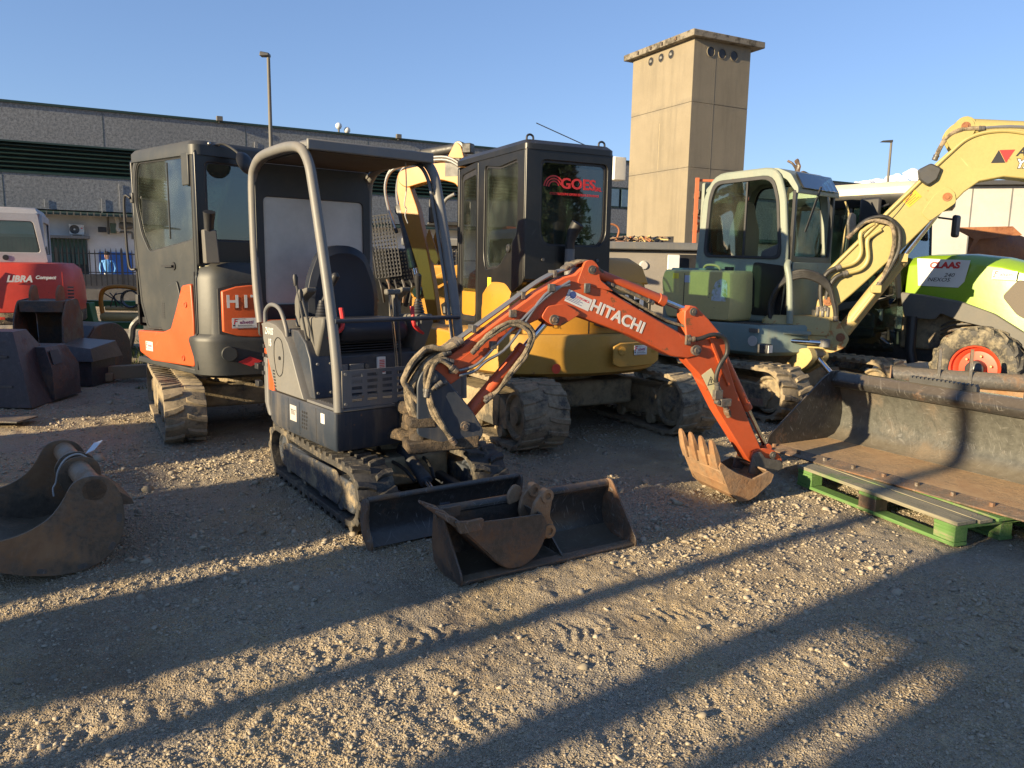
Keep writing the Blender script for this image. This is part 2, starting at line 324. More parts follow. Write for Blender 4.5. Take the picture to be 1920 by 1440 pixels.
def track(root, xc, w, y0, y1, h, out, matr, matf, pitch=.085, lug=.024, rf=None, rr=None, steel=False, framew=None, plate=None, bits=True, thick=.030, ww=.8):
    th = thick; Q, d = track_path(y0+lug+th/2, y1-lug-th/2, h-2*lug-th, rf=rf, rr=rr); Q = Q+[0, lug+th/2]; L = d[-1]
    def P(s): s = s % L; return np.array([np.interp(s, d, Q[:, 0]), np.interp(s, d, Q[:, 1])])
    def F(s):
        p = P(s); t = P(s+.012)-P(s-.012); t /= np.hypot(*t); n = np.array([-t[1], t[0]]); return p, t, n
    b = B(); N = int(L/.03)
    secs = []
    for k in range(N):
        p, t, n = F(L*k/N); a = p+n*th/2; c = p-n*th/2
        secs.append([(xc-w/2, *a), (xc-w/2+.01, *(a+n*.004)), (xc+w/2-.01, *(a+n*.004)), (xc+w/2, *a), (xc+w/2, *c), (xc-w/2, *c)])
    b.loft(secs, loop=True)
    n_l = int(L/pitch); rl = random.Random(int(abs(xc)*1000)+int(y1*100))
    for k in range(n_l):
        for sx in (-1, 1):
            s0 = L*k/n_l+(pitch*.5 if sx > 0 else 0)
            wd_ = pitch*.245
            xa = xc+sx*w/2; xb = xc+sx*w*.035
            lo = []; hi = []
            for (x, off, wf) in ((xa, 0, 1.15), (xc+sx*w*.24, pitch*.10, 1.0), (xb, pitch*.30, .85)):
                p, t, n = F(s0+off); e = wd_*wf
                lh = lug*(1-rl.random()*.18)
                lo.append([(x, *(p+n*th*.4-t*e)), (x, *(p+n*th*.4+t*e)), (x, *(p+n*(th*.5+lh)+t*e*.68)), (x, *(p+n*(th*.5+lh)-t*e*.68))])
            b.loft(lo)
        # inner drive lugs
        p, t, n = F(L*k/n_l)
        q = [(xc-.02, *(p-n*th*.4-t*.02)), (xc-.02, *(p-n*th*.4+t*.02)), (xc-.014, *(p-n*(th*.5+.035)+t*.010)), (xc-.014, *(p-n*(th*.5+.035)-t*.010))]
        b.loft([q, [(2*xc-x, y, z) for x, y, z in q]])
    b.jitter(.002, 7)
    part('rubber_track', b, matr, root, bev=.003, seg=1)
    fw_ = framew or w*.72; f = B(); r_ = (h-2*lug-2*th)/2
    z0, z1 = h*.24, h*.70; ya, yb = y0+r_*1.9, y1-r_*1.35
    f.prism(rnd([(ya, z0), (yb, z0*.95), (yb+.05, z0+.4*(z1-z0)), (yb-.02, z1*.96), (ya+.1, z1), (ya-.03, z0+.5*(z1-z0))], .03), 'x', xc-fw_/2, xc+fw_/2*(1 if out > 0 else 1))
    if plate:
        f.prism(rnd(plate, .03), 'x', xc+out*(fw_/2-.01), xc+out*(fw_/2+.012))
    f.jitter(.004, 5)
    part('track_frame', f, matf, root, bev=.012)
    for yy, nm in ((y0+lug+th+r_, 'sprocket'), (y1-lug-th-r_, 'idler_wheel')):
        zc = lug+th+r_; g = B(); rr_ = r_*.84
        prof = [(.001, -.5), (rr_*.35, -.5), (rr_*.38, -.42), (rr_*.80, -.36), (rr_*.88, -.46), (rr_, -.44), (rr_, .44), (rr_*.88, .46), (rr_*.80, .36), (rr_*.38, .42), (rr_*.35, .5), (.001, .5)]
        g.lathe([(a, c*w*ww) for a, c in prof], (xc, yy, zc), (1, 0, 0), 26)
        part(nm, g, matf, root)
    if bits:
        for t in np.linspace(.22, .78, 4):
            g = B(); yy = y0+(y1-y0)*t; g.lathe([(.001, -w*.38), (.052, -w*.38), (.06, -w*.3), (.04, -w*.2), (.04, w*.2), (.06, w*.3), (.052, w*.38), (.001, w*.38)], (xc, yy, lug+th+.062), (1, 0, 0), 16)
            part('track_roller', g, matf, root)
def cylinder(root, a, b, r, rr, split, mat, m=None, nm='hydraulic_cylinder', eye=1.25, ax=None, lab=None):
    """hydraulic ram from a to b; barrel fills the first `split` of it, chrome rod the rest"""
    A, Z_ = V(a), V(b); m = m if m is not None else Matrix()
    s = A.lerp(Z_, split); d = (Z_-A).normalized(); axx = V(ax or (1, 0, 0))
    q = mk(m); q.cyl(A+d*r*.8, s, r, n=20); q.cyl(s-d*.05, s+d*.004, r*1.12, n=20); q.cyl(A-axx*r*.9, A+axx*r*.9, r*eye, n=18)
    o = part(nm, q, mat, root, bev=.004, seg=1, label=lab)
    q = mk(m); q.cyl(s, Z_-d*r*.6, rr, n=16); part('piston_rod', q, M['chrome'], o)
    q = mk(m); q.cyl(Z_-axx*r*.9, Z_+axx*r*.9, r*eye*.92, n=18); part('rod_eye', q, mat, o, bev=.003, seg=1)
    return o
def pins(root, m, lst, mat, ax=(1, 0, 0)):
    for c, r, hw in lst:
        q = mk(m); c = V(c); a = V(ax); q.lathe([(.001, -hw-.008), (r*.5, -hw-.008), (r*.55, -hw), (r, -hw), (r, hw), (r*.55, hw), (r*.5, hw+.008), (.001, hw+.008)], c, a, 18); part('pin', q, mat, root)
def bits(root, m, name, mat, lst, r=.008, n=8):
    for a, b in lst:
        q = mk(m); q.cyl(a, b, r, n=n); part(name, q, mat, root)
def slots(root, m, name, mat, lst):
    for b in lst:
        q = mk(m); q.bb(*b); part(name, q, mat, root)
def bucket(root, m, prof, w, mat, teeth=0, lipy=0, tooth=.09, nm='bucket', edge=None, tip=None, sidecut=True, th=.012, tmat=None):
    """open digging bucket: prof = closed (y, z) outline of its cheek; shell wraps prof[k0..k1]; drawn in the frame m, width along x"""
    side, shell, tips = prof
    q = mk(m)
    for s in (-1, 1): q.prism(side, 'x', s*w/2, s*(w/2-.016))
    out = []; n = len(shell)
    P = [V((0, *p)) for p in shell]
    for i in range(n):
        t = (P[min(i+1, n-1)]-P[max(i-1, 0)]).normalized(); nn = V((0, -t.z, t.y)); out.append((P[i], P[i]+nn*th))
    for i in range(n-1):
        a, b_ = out[i], out[i+1]
        x = w/2-.018
        q.add([(-x, *a[0][1:]), (x, *a[0][1:]), (x, *b_[0][1:]), (-x, *b_[0][1:]), (-x, *a[1][1:]), (x, *a[1][1:]), (x, *b_[1][1:]), (-x, *b_[1][1:])],
              [(0, 1, 2, 3), (7, 6, 5, 4), (0, 4, 5, 1), (2, 6, 7, 3), (1, 5, 6, 2), (3, 7, 4, 0)])
    o = part(nm+'_shell', q, mat, root, bev=.003, seg=1)
    if teeth:
        (y0, z0), (y1, z1) = tips
        for i in range(teeth):
            x = -w/2+.035+(w-.07)*i/(teeth-1); d = V((0, y1-y0, z1-z0)); u = d.normalized(); v = V((0, -u.z, u.y)); g = mk(m)
            p0 = V((x, y0, z0))-u*.07
            secs = []
            for t, ww, hh in ((0, .026, .020), (.35, .030, .024), (.6, .029, .020), (.88, .024, .012), (1, .013, .006)):
                c = p0+u*(.07+d.length)*t; secs.append([tuple(c+V((a*ww, 0, 0))+v*b_*hh) for a, b_ in ((-1, -.7), (-.7, -1), (.7, -1), (1, -.7), (1, .7), (.7, 1), (-.7, 1), (-1, .7))])
            g.loft(secs); part('tooth', g, tmat or M['steel'], o)
    return o
def hazard(root, m, o, x, y, w, h, mat='sticker', lines=3, tri=True):
    """small warning sticker: plate, triangle and print"""
    q = mk(m).frame(o, x, y) if False else None
    F = Matrix(); xx = V(x).normalized(); zz = xx.cross(V(y)).normalized(); yy = zz.cross(xx); F = Matrix((xx, yy, zz)).transposed().to_4x4(); F.translation = V(o)
    q = B(); q.M = m @ F; q.bb(-w/2, w/2, -h/2, h/2, 0, .0015); s = part('sticker', q, M[mat], root)
    q = B(); q.M = m @ F
    if tri:
        k = min(w, h)*.32; cx = -w*.22 if w > h*1.2 else 0; cy = 0 if w > h*1.2 else h*.2
        T = [(cx-k, cy-k*.8), (cx+k, cy-k*.8), (cx, cy+k)]; t2 = [(cx+(a-cx)*.72, cy+(b_-cy)*.72) for a, b_ in T]
        q.ring(T, t2, 'z', .0016, .0024); q.bb(cx-k*.08, cx+k*.08, cy-k*.4, cy+k*.3, .0016, .0024)
    for i in range(lines):
        if w > h*1.2: q.bb(w*.08, w*.42, -h*.3+i*h*.25, -h*.3+i*h*.25+h*.08, .0016, .0024)
        else: q.bb(-w*.35, w*.35, -h*.4+i*h*.12, -h*.4+i*h*.12+h*.05, .0016, .0024)
    part('print', q, M['ink'], s); return s
def dealer(root, m, o, x, y, w, h):
    """dealer's sticker"""
    xx = V(x).normalized(); zz = xx.cross(V(y)).normalized(); yy = zz.cross(xx); F = Matrix((xx, yy, zz)).transposed().to_4x4(); F.translation = V(o); G = m @ F
    q = B(); q.M = G; q.bb(-w/2, w/2, -h/2, h/2, 0, .0015); s = part('sticker', q, M['white'], root)
    q = B(); q.M = G; q.bb(-w*.46, w*.46, -h*.46, -h*.43, .0016, .0022)
    for i in range(2): q.bb(-w*.28, w*(.3+.1*i), -h*.22-i*h*.1, -h*.18-i*h*.1, .0016, .0022)
    q.bb(-w*.46, -w*.38, -h*.3, -h*.16, .0016, .0022); q.bb(-w*.42, w*.05, h*.40, h*.43, .0016, .0022); part('print', q, M['ink'], s)
    R3 = G.to_3x3()
    text('F', h*.75, M['redink'], s, G @ V((-w*.38, h*.12, .0016)), R3 @ V((1, 0, 0)), R3 @ V((0, 1, 0)), bold=.001, shear=.2, ext=.0004)
    text('alsetti', h*.46, M['blueink'], s, G @ V((w*.08, h*.08, .0016)), R3 @ V((1, 0, 0)), R3 @ V((0, 1, 0)), bold=.001, shear=.1, ext=.0004, sx=.8*w/h/1.6)
    return s
# ---------------------------------------------------------------- the small orange excavator in front
def mini():
    r = thing('mini_excavator', 'small open-canopy orange and grey digger in front, its toothed bucket resting on the gravel', 'mini excavator', (-.90, 5.05, 0), 214)
    I = Matrix(); H = rel(r, -.99, 5.07, 219); K = rel(r, -.42, 4.37, -69)
    for s in (-1, 1):
        track(r, s*.375, .23, -.82, .88, .405, s, M['rubber'], M['nframe'], pitch=.098, lug=.030, thick=.034, ww=.6, plate=[(-.42, .10), (.48, .09), (.55, .2), (.46, .30), (-.40, .27)])
    q = B(); q.bb(-.27, .27, -.38, .5, .16, .34); q.lathe([(.001, .32), (.27, .32), (.27, .43), (.24, .45), (.001, .45)], (0, 0, 0), (0, 0, 1), 30); q.jitter(.006, 6)
    part('undercarriage', q, M['frame'], r, bev=.02)
    # blade
    q = B(); pr = [(1.0, .0), (.96, .02), (.925, .08), (.915, .15), (.93, .22), (.965, .262), (.975, .255), (.945, .21), (.935, .15), (.945, .09), (.975, .035), (1.012, .005)]
    q.prism(pr, 'x', -.49, .49)
    bl = part('dozer_blade', q, M['bbucket'], r, bev=.003, seg=1)
    for s in (-1, 1):
        q = B(); q.prism(rnd([(1.045, 0), (1.01, .0), (.93, .04), (.90, .14), (.92, .25), (.965, .275), (1.0, .262), (1.0, .22), (.985, .16), (1.0, .10), (1.045, .05)], .02, 2), 'x', s*.49, s*.505)
        part('blade_end', q, M['steel'], bl)
        q = B(); q.bar((s*.2, .35, .20), (s*.2, .93, .16), .05, .06); part('blade_arm', q, M['navy'], r, bev=.008)
    q = B(); q.cyl((-.488, .968, .262), (.488, .968, .262), .016, n=12); part('blade_rib', q, M['steel'], bl)
    cylinder(r, (0, .42, .36), (0, .90, .14), .038, .02, .6, M['navy'], nm='blade_cylinder')
    for x in (-.07, .09):
        q = B(); q.tube(spline([(x, .2, .36), (x*1.4, .4, .33), (x*1.1, .6, .30), (x*.8, .7, .24)]), .011, 8); part('blade_hose', q, M['hose'], r)
    # --- house
    plan = rnd([(-.42, .57, .02), (.485, .57, .02), (.485, -.40, .10), (.36, -.70, .16), (-.30, -.70, .16), (-.42, -.40, .10)], .05, 5)
    q = mk(H)
    secs = [[(x*.97, y*.97, .43) for x, y in plan], [(x, y, .46) for x, y in plan], [(x, y, .655) for x, y in plan], [(x*.985, y*.985, .665) for x, y in plan]]
    q.loft(secs); part('house_base', q, M['navy'], r)
    q = mk(H); pl = [(-.41, .575), (.47, .575), (.47, .15), (-.41, .15)]; q.prism(pl, 'z', .666, .682); fl = part('floor_plate', q, M['grey'], r, bev=.003, seg=1)
    q = mk(H)
    for i in range(9):
        q.bb(-.38, .42, .20+i*.037, .205+i*.037, .682, .686)
    part('floor_tread', q, M['steel'], fl)
    # counterweight at the rear
    cw = rnd([(.48, -.46, .03), (.44, -.62, .1), (.30, -.76, .14), (-.27, -.76, .14), (-.40, -.62, .1), (-.42, -.46, .03), (.0, -.40, .01)], .03, 5)
    q = mk(H); q.loft([[(x, y*.9-.02, .48) for x, y in cw], [(x*1.01, y, .56) for x, y in cw], [(x*1.01, y, .86) for x, y in cw], [(x*.98, y*.97, .92) for x, y in cw]]); part('counterweight', q, M['grey'], r, bev=.008)
    for z in (.66, .78):
        q = mk(H); q.bb(.452, .487, -.665, -.60, z, z+.04); part('tie_down_slot', q, M['blackp'], r, bev=.004)
    # rear orange cover
    oc = rnd([(.474, -.36, .02), (.462, -.58, .08), (.30, -.69, .12), (-.27, -.69, .12), (-.41, -.58, .08), (-.41, -.36, .02)], .03, 5)
    q = mk(H); q.loft([[(x, y, .662) for x, y in oc], [(x, y, .95) for x, y in oc], [(x*.99, y*.98-.01, 1.08) for x, y in oc], [(x*.95, y*.93-.02, 1.12) for x, y in oc]])
    oo = part('engine_cover', q, M['orange_panels'], r)
    slots(oo, H, 'vent_slot', M['blackp'], [(.455, .4755, -.55+.055*k-.01*i+.03, -.52+.055*k-.01*i+.03, 1.0-.062*i, 1.025-.062*i) for i in range(5) for k in range(2)])
    # right hand side panel (grey shell with curved front edge)
    pp = [(-.52, 1.115), (-.40, 1.13), (-.28, 1.12), (-.17, 1.08), (-.08, 1.01), (-.01, .92), (.05, .82), (.10, .74), (.15, .668), (-.30, .668), (-.36, .75), (-.43, .88), (-.50, 1.0)]
    q = mk(H)
    q.loft([[(.30, y, z) for y, z in pp], [(.455, y, z) for y, z in pp], [(.486, -.2+(y+.2)*.95, .88+(z-.88)*.95) for y, z in pp]])
    sp = part('side_panel', q, M['ltgrey'], r, bev=.004)
    lx, ly = H.to_3x3() @ V((0, 1, 0)), V((0, 0, 1))
    text('ZAXIS', .062, M['white'], sp, H @ V((.487, -.38, 1.06)), lx, ly, shear=.25, bold=.001, sx=.8)
    text('15', .065, M['white'], sp, H @ V((.487, -.37, .985)), lx, ly, bold=.002, sx=.8)
    q = mk(H)
    o2 = rnd([(-.30, 1.0), (-.24, 1.04), (-.17, 1.02), (-.14, .93), (-.17, .80), (-.23, .77), (-.28, .80), (-.31, .9)], .03)
    q.ring(o2, [(-.225+(a+.225)*.93, .905+(b-.905)*.96) for a, b in o2], 'x', .486, .489); part('hatch_outline', q, M['blackp'], sp)
    q = mk(H); q.cyl((.486, -.21, .90), (.494, -.21, .90), .012); part('latch', q, M['blackp'], sp)
    slots(sp, H, 'vent_slot', M['blackp'], [(.484, .4885, -.335+i*.004, -.305+i*.004, .80-i*.02, .81-i*.02) for i in range(7)])
    # side of the base: stickers, vents
    bits(r, H, 'vent_hole', M['blackp'], [((.48, .12+k*.03-i*.002, .60-i*.024), (.4875, .12+k*.03-i*.002, .60-i*.024)) for i in range(5) for k in range(3)])
    q = mk(H); q.bb(.484, .4875, -.07, .03, .52, .62); part('sticker', q, M['offwhite'], r)
    text('TI17', .05, M['ink'], r, H @ V((.4878, -.02, .575)), lx, ly, sx=.8)
    q = mk(H); q.bb(.484, .4875, .38, .43, .575, .635); part('sticker', q, M['white'], r)
    for y in (-.1, .07, .31):
        q = mk(H); q.bb(.4845, .4862, y, y+.003, .45, .655); part('panel_seam', q, M['blackp'], r)
    # pedestal under the seat
    q = mk(H); q.prism([(.16, .683), (.145, .93), (.10, .95), (-.45, .95), (-.45, .683)], 'x', -.41, .30); pd = part('seat_pedestal', q, M['navy'], r, bev=.006)
    q = mk(H); q.prism([(.20, .683), (.14, .93), (.08, 1.02), (-.03, 1.09), (-.40, 1.09), (-.40, .683)], 'x', .302, .44); part('side_console', q, M['navy'], r, bev=.008)
    fx, fy = H.to_3x3() @ V((-1, 0, 0)), V((0, .08, 1))
    for z in (.895, .825): hazard(pd, H, (-.33, .163, z), (-1, 0, 0), (0, -.05, 1), .075, .05)
    q = mk(H); q.bb(-.075, -.015, .150, .1625, .80, .915); gs = part('load_chart_sticker', q, M['white'], pd)
    q = mk(H)
    for i in range(8): q.bb(-.068, -.03, .163, .1635, .812+i*.011, .818+i*.011)
    part('print', q, M['redink'], gs)
    q = mk(H); q.cyl((.06, .15, .86), (.06, .165, .86), .014); part('lamp_button', q, M['greyp'], pd)
    for x in (.13, .245):
        q = mk(H); q.bb(x-.05, x+.05, .150, .162, .74, .88); part('cover_plate', q, M['grey'], pd, bev=.003)
    bits(pd, H, 'bolt', M['pipe'], [((x, .19, z), (x, .205, z)) for x in (.33, .415) for z in (.72, .9)])
    # seat
    q = mk(H); q.prism(rnd([(.17, 1.02), (.20, 1.10), (.14, 1.17), (-.30, 1.15), (-.34, 1.0), (-.2, .97)], .05, 4), 'x', -.24, .25); st = part('seat', q, M['seat'], r, bev=.03, seg=3)
    bk = rnd([(-.25, 1.10, .05), (-.26, 1.36, .12), (-.16, 1.58, .10), (-.06, 1.63, .05), (.08, 1.63, .05), (.18, 1.58, .10), (.27, 1.36, .12), (.26, 1.10, .05)], .05, 5)
    q = mk(H); q.loft([[(x*.9, -.34, z*.98+.02) for x, z in bk], [(x, -.32, z) for x, z in bk], [(x*1.0, -.27+.05*abs(x), z) for x, z in bk], [(x*.84, -.235, 1.12+(z-1.12)*.9) for x, z in bk], [(x*.6, -.25, 1.15+(z-1.12)*.75) for x, z in bk]])
    part('backrest', q, M['seat'], st, bev=.01)
    q = mk(H)
    for i in range(4): q.bb(-.22, .23, -.30, .13, .955+i*.017, .963+i*.017)
    part('seat_bellows', q, M['blackp'], st, bev=.004)
    for s, x in ((1, .345), (-1, -.345)):
        q = mk(H); q.loft([[(x-.045, -.05, .93), (x+.045, -.05, .93), (x+.045, .13, .93), (x-.045, .13, .93)], [(x-.055, -.1, 1.13), (x+.055, -.1, 1.13), (x+.055, .24, 1.13), (x-.055, .24, 1.13)], [(x-.05, -.1, 1.17), (x+.05, -.1, 1.17), (x+.05, .24, 1.19), (x-.05, .24, 1.19)]])
        c = part('control_console', q, M['greyp'], r, bev=.015)
        q = mk(H); q.prism(rnd([(-.20, 1.10), (-.14, 1.10), (-.15, 1.27), (-.02, 1.33), (-.02, 1.36), (-.17, 1.33), (-.21, 1.27)], .02), 'x', x-.035, x+.035); part('armrest', q, M['greyp'], c, bev=.01)
        q = mk(H)
        lean = (-.05, .09) if s > 0 else (.02, .03)
        secs = []
        for i in range(6):
            rr = .05-.005*i; zz = 1.18+i*.018; q.lathe([(.001, zz), (rr, zz), (rr*.8, zz+.015), (.001, zz+.015)], H @ V((0, 0, 0)) * 0 + V((x, .13, 0)), (0, 0, 1), 14)
        j = part('joystick_boot', q, M['blackp'], c)
        q = mk(H); a = V((x, .13, 1.27)); b_ = a+V((lean[0], lean[1], .17)); q.tube([a, a.lerp(b_, .4), a.lerp(b_, .8), b_, b_+V((0, 0, .015))], [.012, .016, .024, .025, .012], 12); part('joystick', q, M['blackp'], c)
        q = mk(H); q.tube(spline([(x-.08*s*0+.0, .19, 1.06), (x-s*.085, .22, 1.12), (x-s*.09, .20, 1.24)]), .014, 8); part('safety_lever', q, M['redink'], c)
    # travel levers
    for dx in (0, .045):
        q = mk(H); q.tube(spline([(-.10+dx*.6, .30, .69), (-.095+dx*.6, .32, .86), (-.03+dx, .38, 1.33)]), .0095, 8); lv = part('travel_lever', q, M['chrome'] if dx else M['dmetal'], r)
        q = mk(H); q.bb(-.055+dx, .0+dx, .355, .40, 1.325, 1.36); part('lever_grip', q, M['greyp'], lv, bev=.01)
    # side levers and hand rail
    for (x, y, z, x2, y2, z2) in ((.42, .02, 1.06, .46, .0, 1.42), (.40, .07, 1.06, .45, .05, 1.33)):
        q = mk(H); q.tube(spline([(x-.02, y+.04, .98), (x, y+.03, z), (x2, y2, z2)]), .008, 8); lv = part('side_lever', q, M['dmetal'], r)
        q = mk(H); q.tube([(x2-.003, y2, z2-.05), (x2, y2, z2), (x2+.002, y2, z2+.02)], [.013, .017, .01], 10); part('lever_grip', q, M['blackp'], lv)
    q = mk(H); q.tube(spline([(.462, -.50, 1.10), (.465, -.48, 1.19), (.465, -.38, 1.235), (.465, -.24, 1.21), (.465, -.15, 1.10), (.46, -.14, 1.01)]), .014, 10); part('hand_rail', q, M['grey'], r)
    # canopy hoop left and right
    hoop = [(.55, .665), (.54, .85), (.50, 1.10), (.43, 1.40), (.33, 1.75), (.27, 1.95), (.22, 2.08), (.12, 2.175), (-.05, 2.205), (-.30, 2.205), (-.50, 2.19), (-.62, 2.14), (-.675, 2.04), (-.68, 1.7), (-.66, 1.35), (-.61, 1.1)]
    for s, x in ((1, .452), (-1, -.415)):
        q = mk(H); q.tube(spline([(x, y, z) for y, z in hoop], 5), .031, 12); cp = part('canopy_post', q, M['ltgrey'], r, label='worn light grey canopy post' if s > 0 else None)
        q = mk(H); q.tube(spline([(x-s*.03, y-.03, z-.02) for y, z in hoop[1:]], 5), .012, 8); part('post_rib', q, M['ltgrey'], cp)
    q = mk(H); q.tube([(.45, .515, 1.185), (-.413, .515, 1.185)], .014, 12); part('front_bar', q, M['navy'], r)
    q = mk(H)
    rf = [(-.39, -.62), (.43, -.62), (.455, -.5), (.455, .10), (.43, .20), (-.39, .20), (-.415, .10), (-.415, -.5)]
    q.loft([[(x, y, 2.185) for x, y in rf], [(x, y, 2.20+(.014 if abs(x) < .6 else 0)) for x, y in rf], [(x*.93, y*.93, 2.232) for x, y in rf]])
    rp = part('canopy_roof', q, M['grey'], r, bev=.006)
    q = mk(H); q.bb(-.415, .455, .19, .215, 2.165, 2.228); part('roof_edge', q, M['ltgrey'], rp, bev=.008)
    q = mk(H); q.bb(-.35, .41, -.60, .17, 2.165, 2.183); part('roof_lining', q, plain('brown_lining', (.05, .04, .03), .8), rp)
    q = mk(H); q.tube(spline([(-.27, .1, 2.165), (-.275, .1, 2.0), (-.26, .1, 1.9), (-.275, .1, 1.87), (-.265, .1, 1.83), (-.285, .1, 1.78)]), .004, 6); part('cord', q, M['offwhite'], rp)
    # rear wall with window
    ow = rnd([(-.41, 1.0), (.45, 1.0), (.45, 2.17), (-.41, 2.17)], .03, 4); iw = rnd([(-.355, 1.22), (.395, 1.22), (.395, 1.95), (-.355, 1.95)], .04, 4)
    q = mk(H); q.ring(ow, iw, 'y', -.675, -.645); rw = part('rear_wall', q, M['dark'], r, bev=.004)
    q = mk(H); q.prism(rnd([(-.36, 1.215), (.40, 1.215), (.40, 1.955), (-.36, 1.955)], .04, 4), 'y', -.664, -.659); part('rear_window', q, M['skypane'], rw)
    # front guard plate with slots
    q = mk(H); xs = np.linspace(.40, -.30, 8); yf = .573
    q.bb(.40, .445, yf, yf+.008, .69, .905); q.bb(-.385, -.30, yf, yf+.008, .69, .905)
    for i in range(7):
        a, c = xs[i+1], xs[i]; m0, m1 = a+.016, c-.016
        q.bb(a, m0, yf, yf+.008, .69, .905); q.bb(m1, c, yf, yf+.008, .69, .905)
        for k in range(4): q.bb(m0, m1, yf, yf+.008, .735+.037*k, .752+.037*k)
        q.bb(m0, m1, yf, yf+.008, .69, .719); q.bb(m0, m1, yf, yf+.008, .883, .905)
    gp = part('guard_plate', q, M['grey'], r)
    bits(gp, H, 'bolt', M['pipe'], [((x, yf+.006, z), (x, yf+.016, z)) for x in (.425, -.345) for z in (.71, .885)], .009)
    # front plate of base: hole for swing ram, nameplate
    q = mk(H); q.bb(-.36, -.27, .57, .5735, .52, .62); part('name_plate', q, M['offwhite'], r)
    # swing post
    q = mk(H)
    q.loft([[(x, y, .47) for x, y in rnd([(-.15, .5), (.17, .5), (.09, .80), (-.05, .80)], .05, 4)], [(x, y, .53) for x, y in rnd([(-.13, .5), (.15, .5), (.08, .80), (-.04, .80)], .05, 4)]])
    q.loft([[(x, y, .64) for x, y in rnd([(-.09, .5), (.11, .5), (.08, .80), (-.05, .80)], .05, 4)], [(x, y, .695) for x, y in rnd([(-.08, .5), (.10, .5), (.07, .80), (-.04, .80)], .05, 4)]]); q.bb(-.05, .07, .55, .70, .52, .65); q.jitter(.016, 11)
    part('swing_bracket', q, M['mud'], r, bev=.02)
    q = mk(K); q.cyl((0, -.12, .44), (0, -.12, .80), .055, n=16)
    q.loft([[(-.09, -.2, .46), (.09, -.2, .46), (.09, .22, .46), (-.09, .22, .46)], [(-.09, -.2, .52), (.09, -.2, .52), (.09, .22, .54), (-.09, .22, .54)]])
    q.bb(-.09, .09, -.19, -.04, .60, .66)
    sp_ = part('swing_post', q.jitter(.010, 14), M['mud'], r, bev=.01)
    for s in (-1, 1):
        q = mk(K); q.prism(rnd([(-.15, .56), (.02, .50), (.22, .50), (.25, .56), (.18, .68), (.0, .90), (-.06, .945), (-.12, .93), (-.15, .86), (-.15, .72)], .03), 'x', s*.062, s*.088); part('swing_post_cheek', q, M['navy'], sp_, bev=.006)
    pins(sp_, K, [((0, -.06, .89), .028, .10), ((0, .13, .60), .028, .10)], M['steel'])
    cylinder(r, (-.26, .62, .52), (-.02, .84, .50), .035, .02, .45, M['steel'], m=H, nm='swing_cylinder', ax=(0, 0, 1))
    # --- boom
    bp = [(-.09, .87), (-.05, .83), (.01, .81), (.12, .88), (.42, 1.13), (.59, 1.205), (.69, 1.23), (.79, 1.235), (.90, 1.205), (1.20, 1.105), (1.51, .965), (1.63, .945), (1.71, .96), (1.74, 1.01), (1.70, 1.055), (1.59, 1.10), (1.19, 1.30), (1.0, 1.40), (.96, 1.44), (.955, 1.49), (.92, 1.53), (.86, 1.51), (.82, 1.47), (.75, 1.455), (.58, 1.365), (.39, 1.235), (.16, 1.075), (-.05, .945), (-.09, .915)]
    q = mk(K); q.prism(bp, 'x', -.055, .055); bo = part('boom', q, M['orange'], r, bev=.008)
    for s in (-1, 1):
        q = mk(K); q.prism(rnd([(.60, 1.22), (.66, 1.175), (.73, 1.165), (.79, 1.2), (.86, 1.24), (.75, 1.30), (.64, 1.285)], .02), 'x', s*.056, s*.070); part('boom_gusset', q, M['orange'], bo, bev=.003)
        q = mk(K); q.prism(rnd([(.83, 1.42), (.88, 1.55), (.93, 1.56), (.97, 1.52), (.98, 1.44), (1.08, 1.37)], .02), 'x', s*.040, s*.062); part('cylinder_lug', q, M['orange'], bo, bev=.003)
        q = mk(K); q.prism(rnd([(.56, 1.30), (.3, 1.12), (.02, .915), (.05, .885), (.33, 1.08), (.6, 1.25)], .015), 'x', s*.055, s*.058); part('boom_rib', q, M['orange'], bo)
        # clamps on the outside near the end
        q = mk(K); q.bb(s*.057, s*.075, 1.60, 1.64, 1.035, 1.10); q.bb(s*.057, s*.075, .875, .915, 1.36, 1.42); part('hose_clamp', q, M['steel'], bo, bev=.005)
    pins(bo, K, [((0, .925, 1.50), .026, .068), ((0, .68, 1.205), .03, .085), ((0, 1.685, 1.0), .034, .075)], M['steel'])
    R3 = K.to_3x3(); ux = R3 @ V((0, math.cos(R(-22)), math.sin(R(-22)))); uy = R3 @ V((0, -math.sin(R(-22)), math.cos(R(-22))))
    text('HITACHI', .098, M['white'], bo, K @ V((.056, 1.115, 1.215)), ux, uy, bold=.0028, sx=1.02, sp=1.03)
    q = mk(K).at() if False else None
    q = B(); q.M = K @ Matrix.Translation((.0558, .845, 1.318)) @ Matrix.Rotation(R(-22), 4, 'X'); q.bb(0, .0012, -.085, .085, -.037, .037); ds = part('decal', q, M['white'], bo)
    q = B(); q.M = K @ Matrix.Translation((.0571, .83, 1.33)) @ Matrix.Rotation(R(-22), 4, 'X'); q.prism(arc(-.03, .01, .022, 0, 330, 10), 'x', 0, .0006)
    for i in range(4): q.bb(0, .0006, -.07, .05-.02*(i % 2), -.03+i*.0085, -.027+i*.0085)
    part('print', q, plain('blue_print', (.05, .08, .25), .5), ds)
    text('ECOTECNICA', .018, M['redink'], ds, K @ V((.0573, .865, 1.325)), ux, uy, bold=.0005, ext=.0003)
    # steel pipes on the boom's back and side
    offs = [(-.038, 0), (-.018, .004), (.002, .005), (.022, .003)]
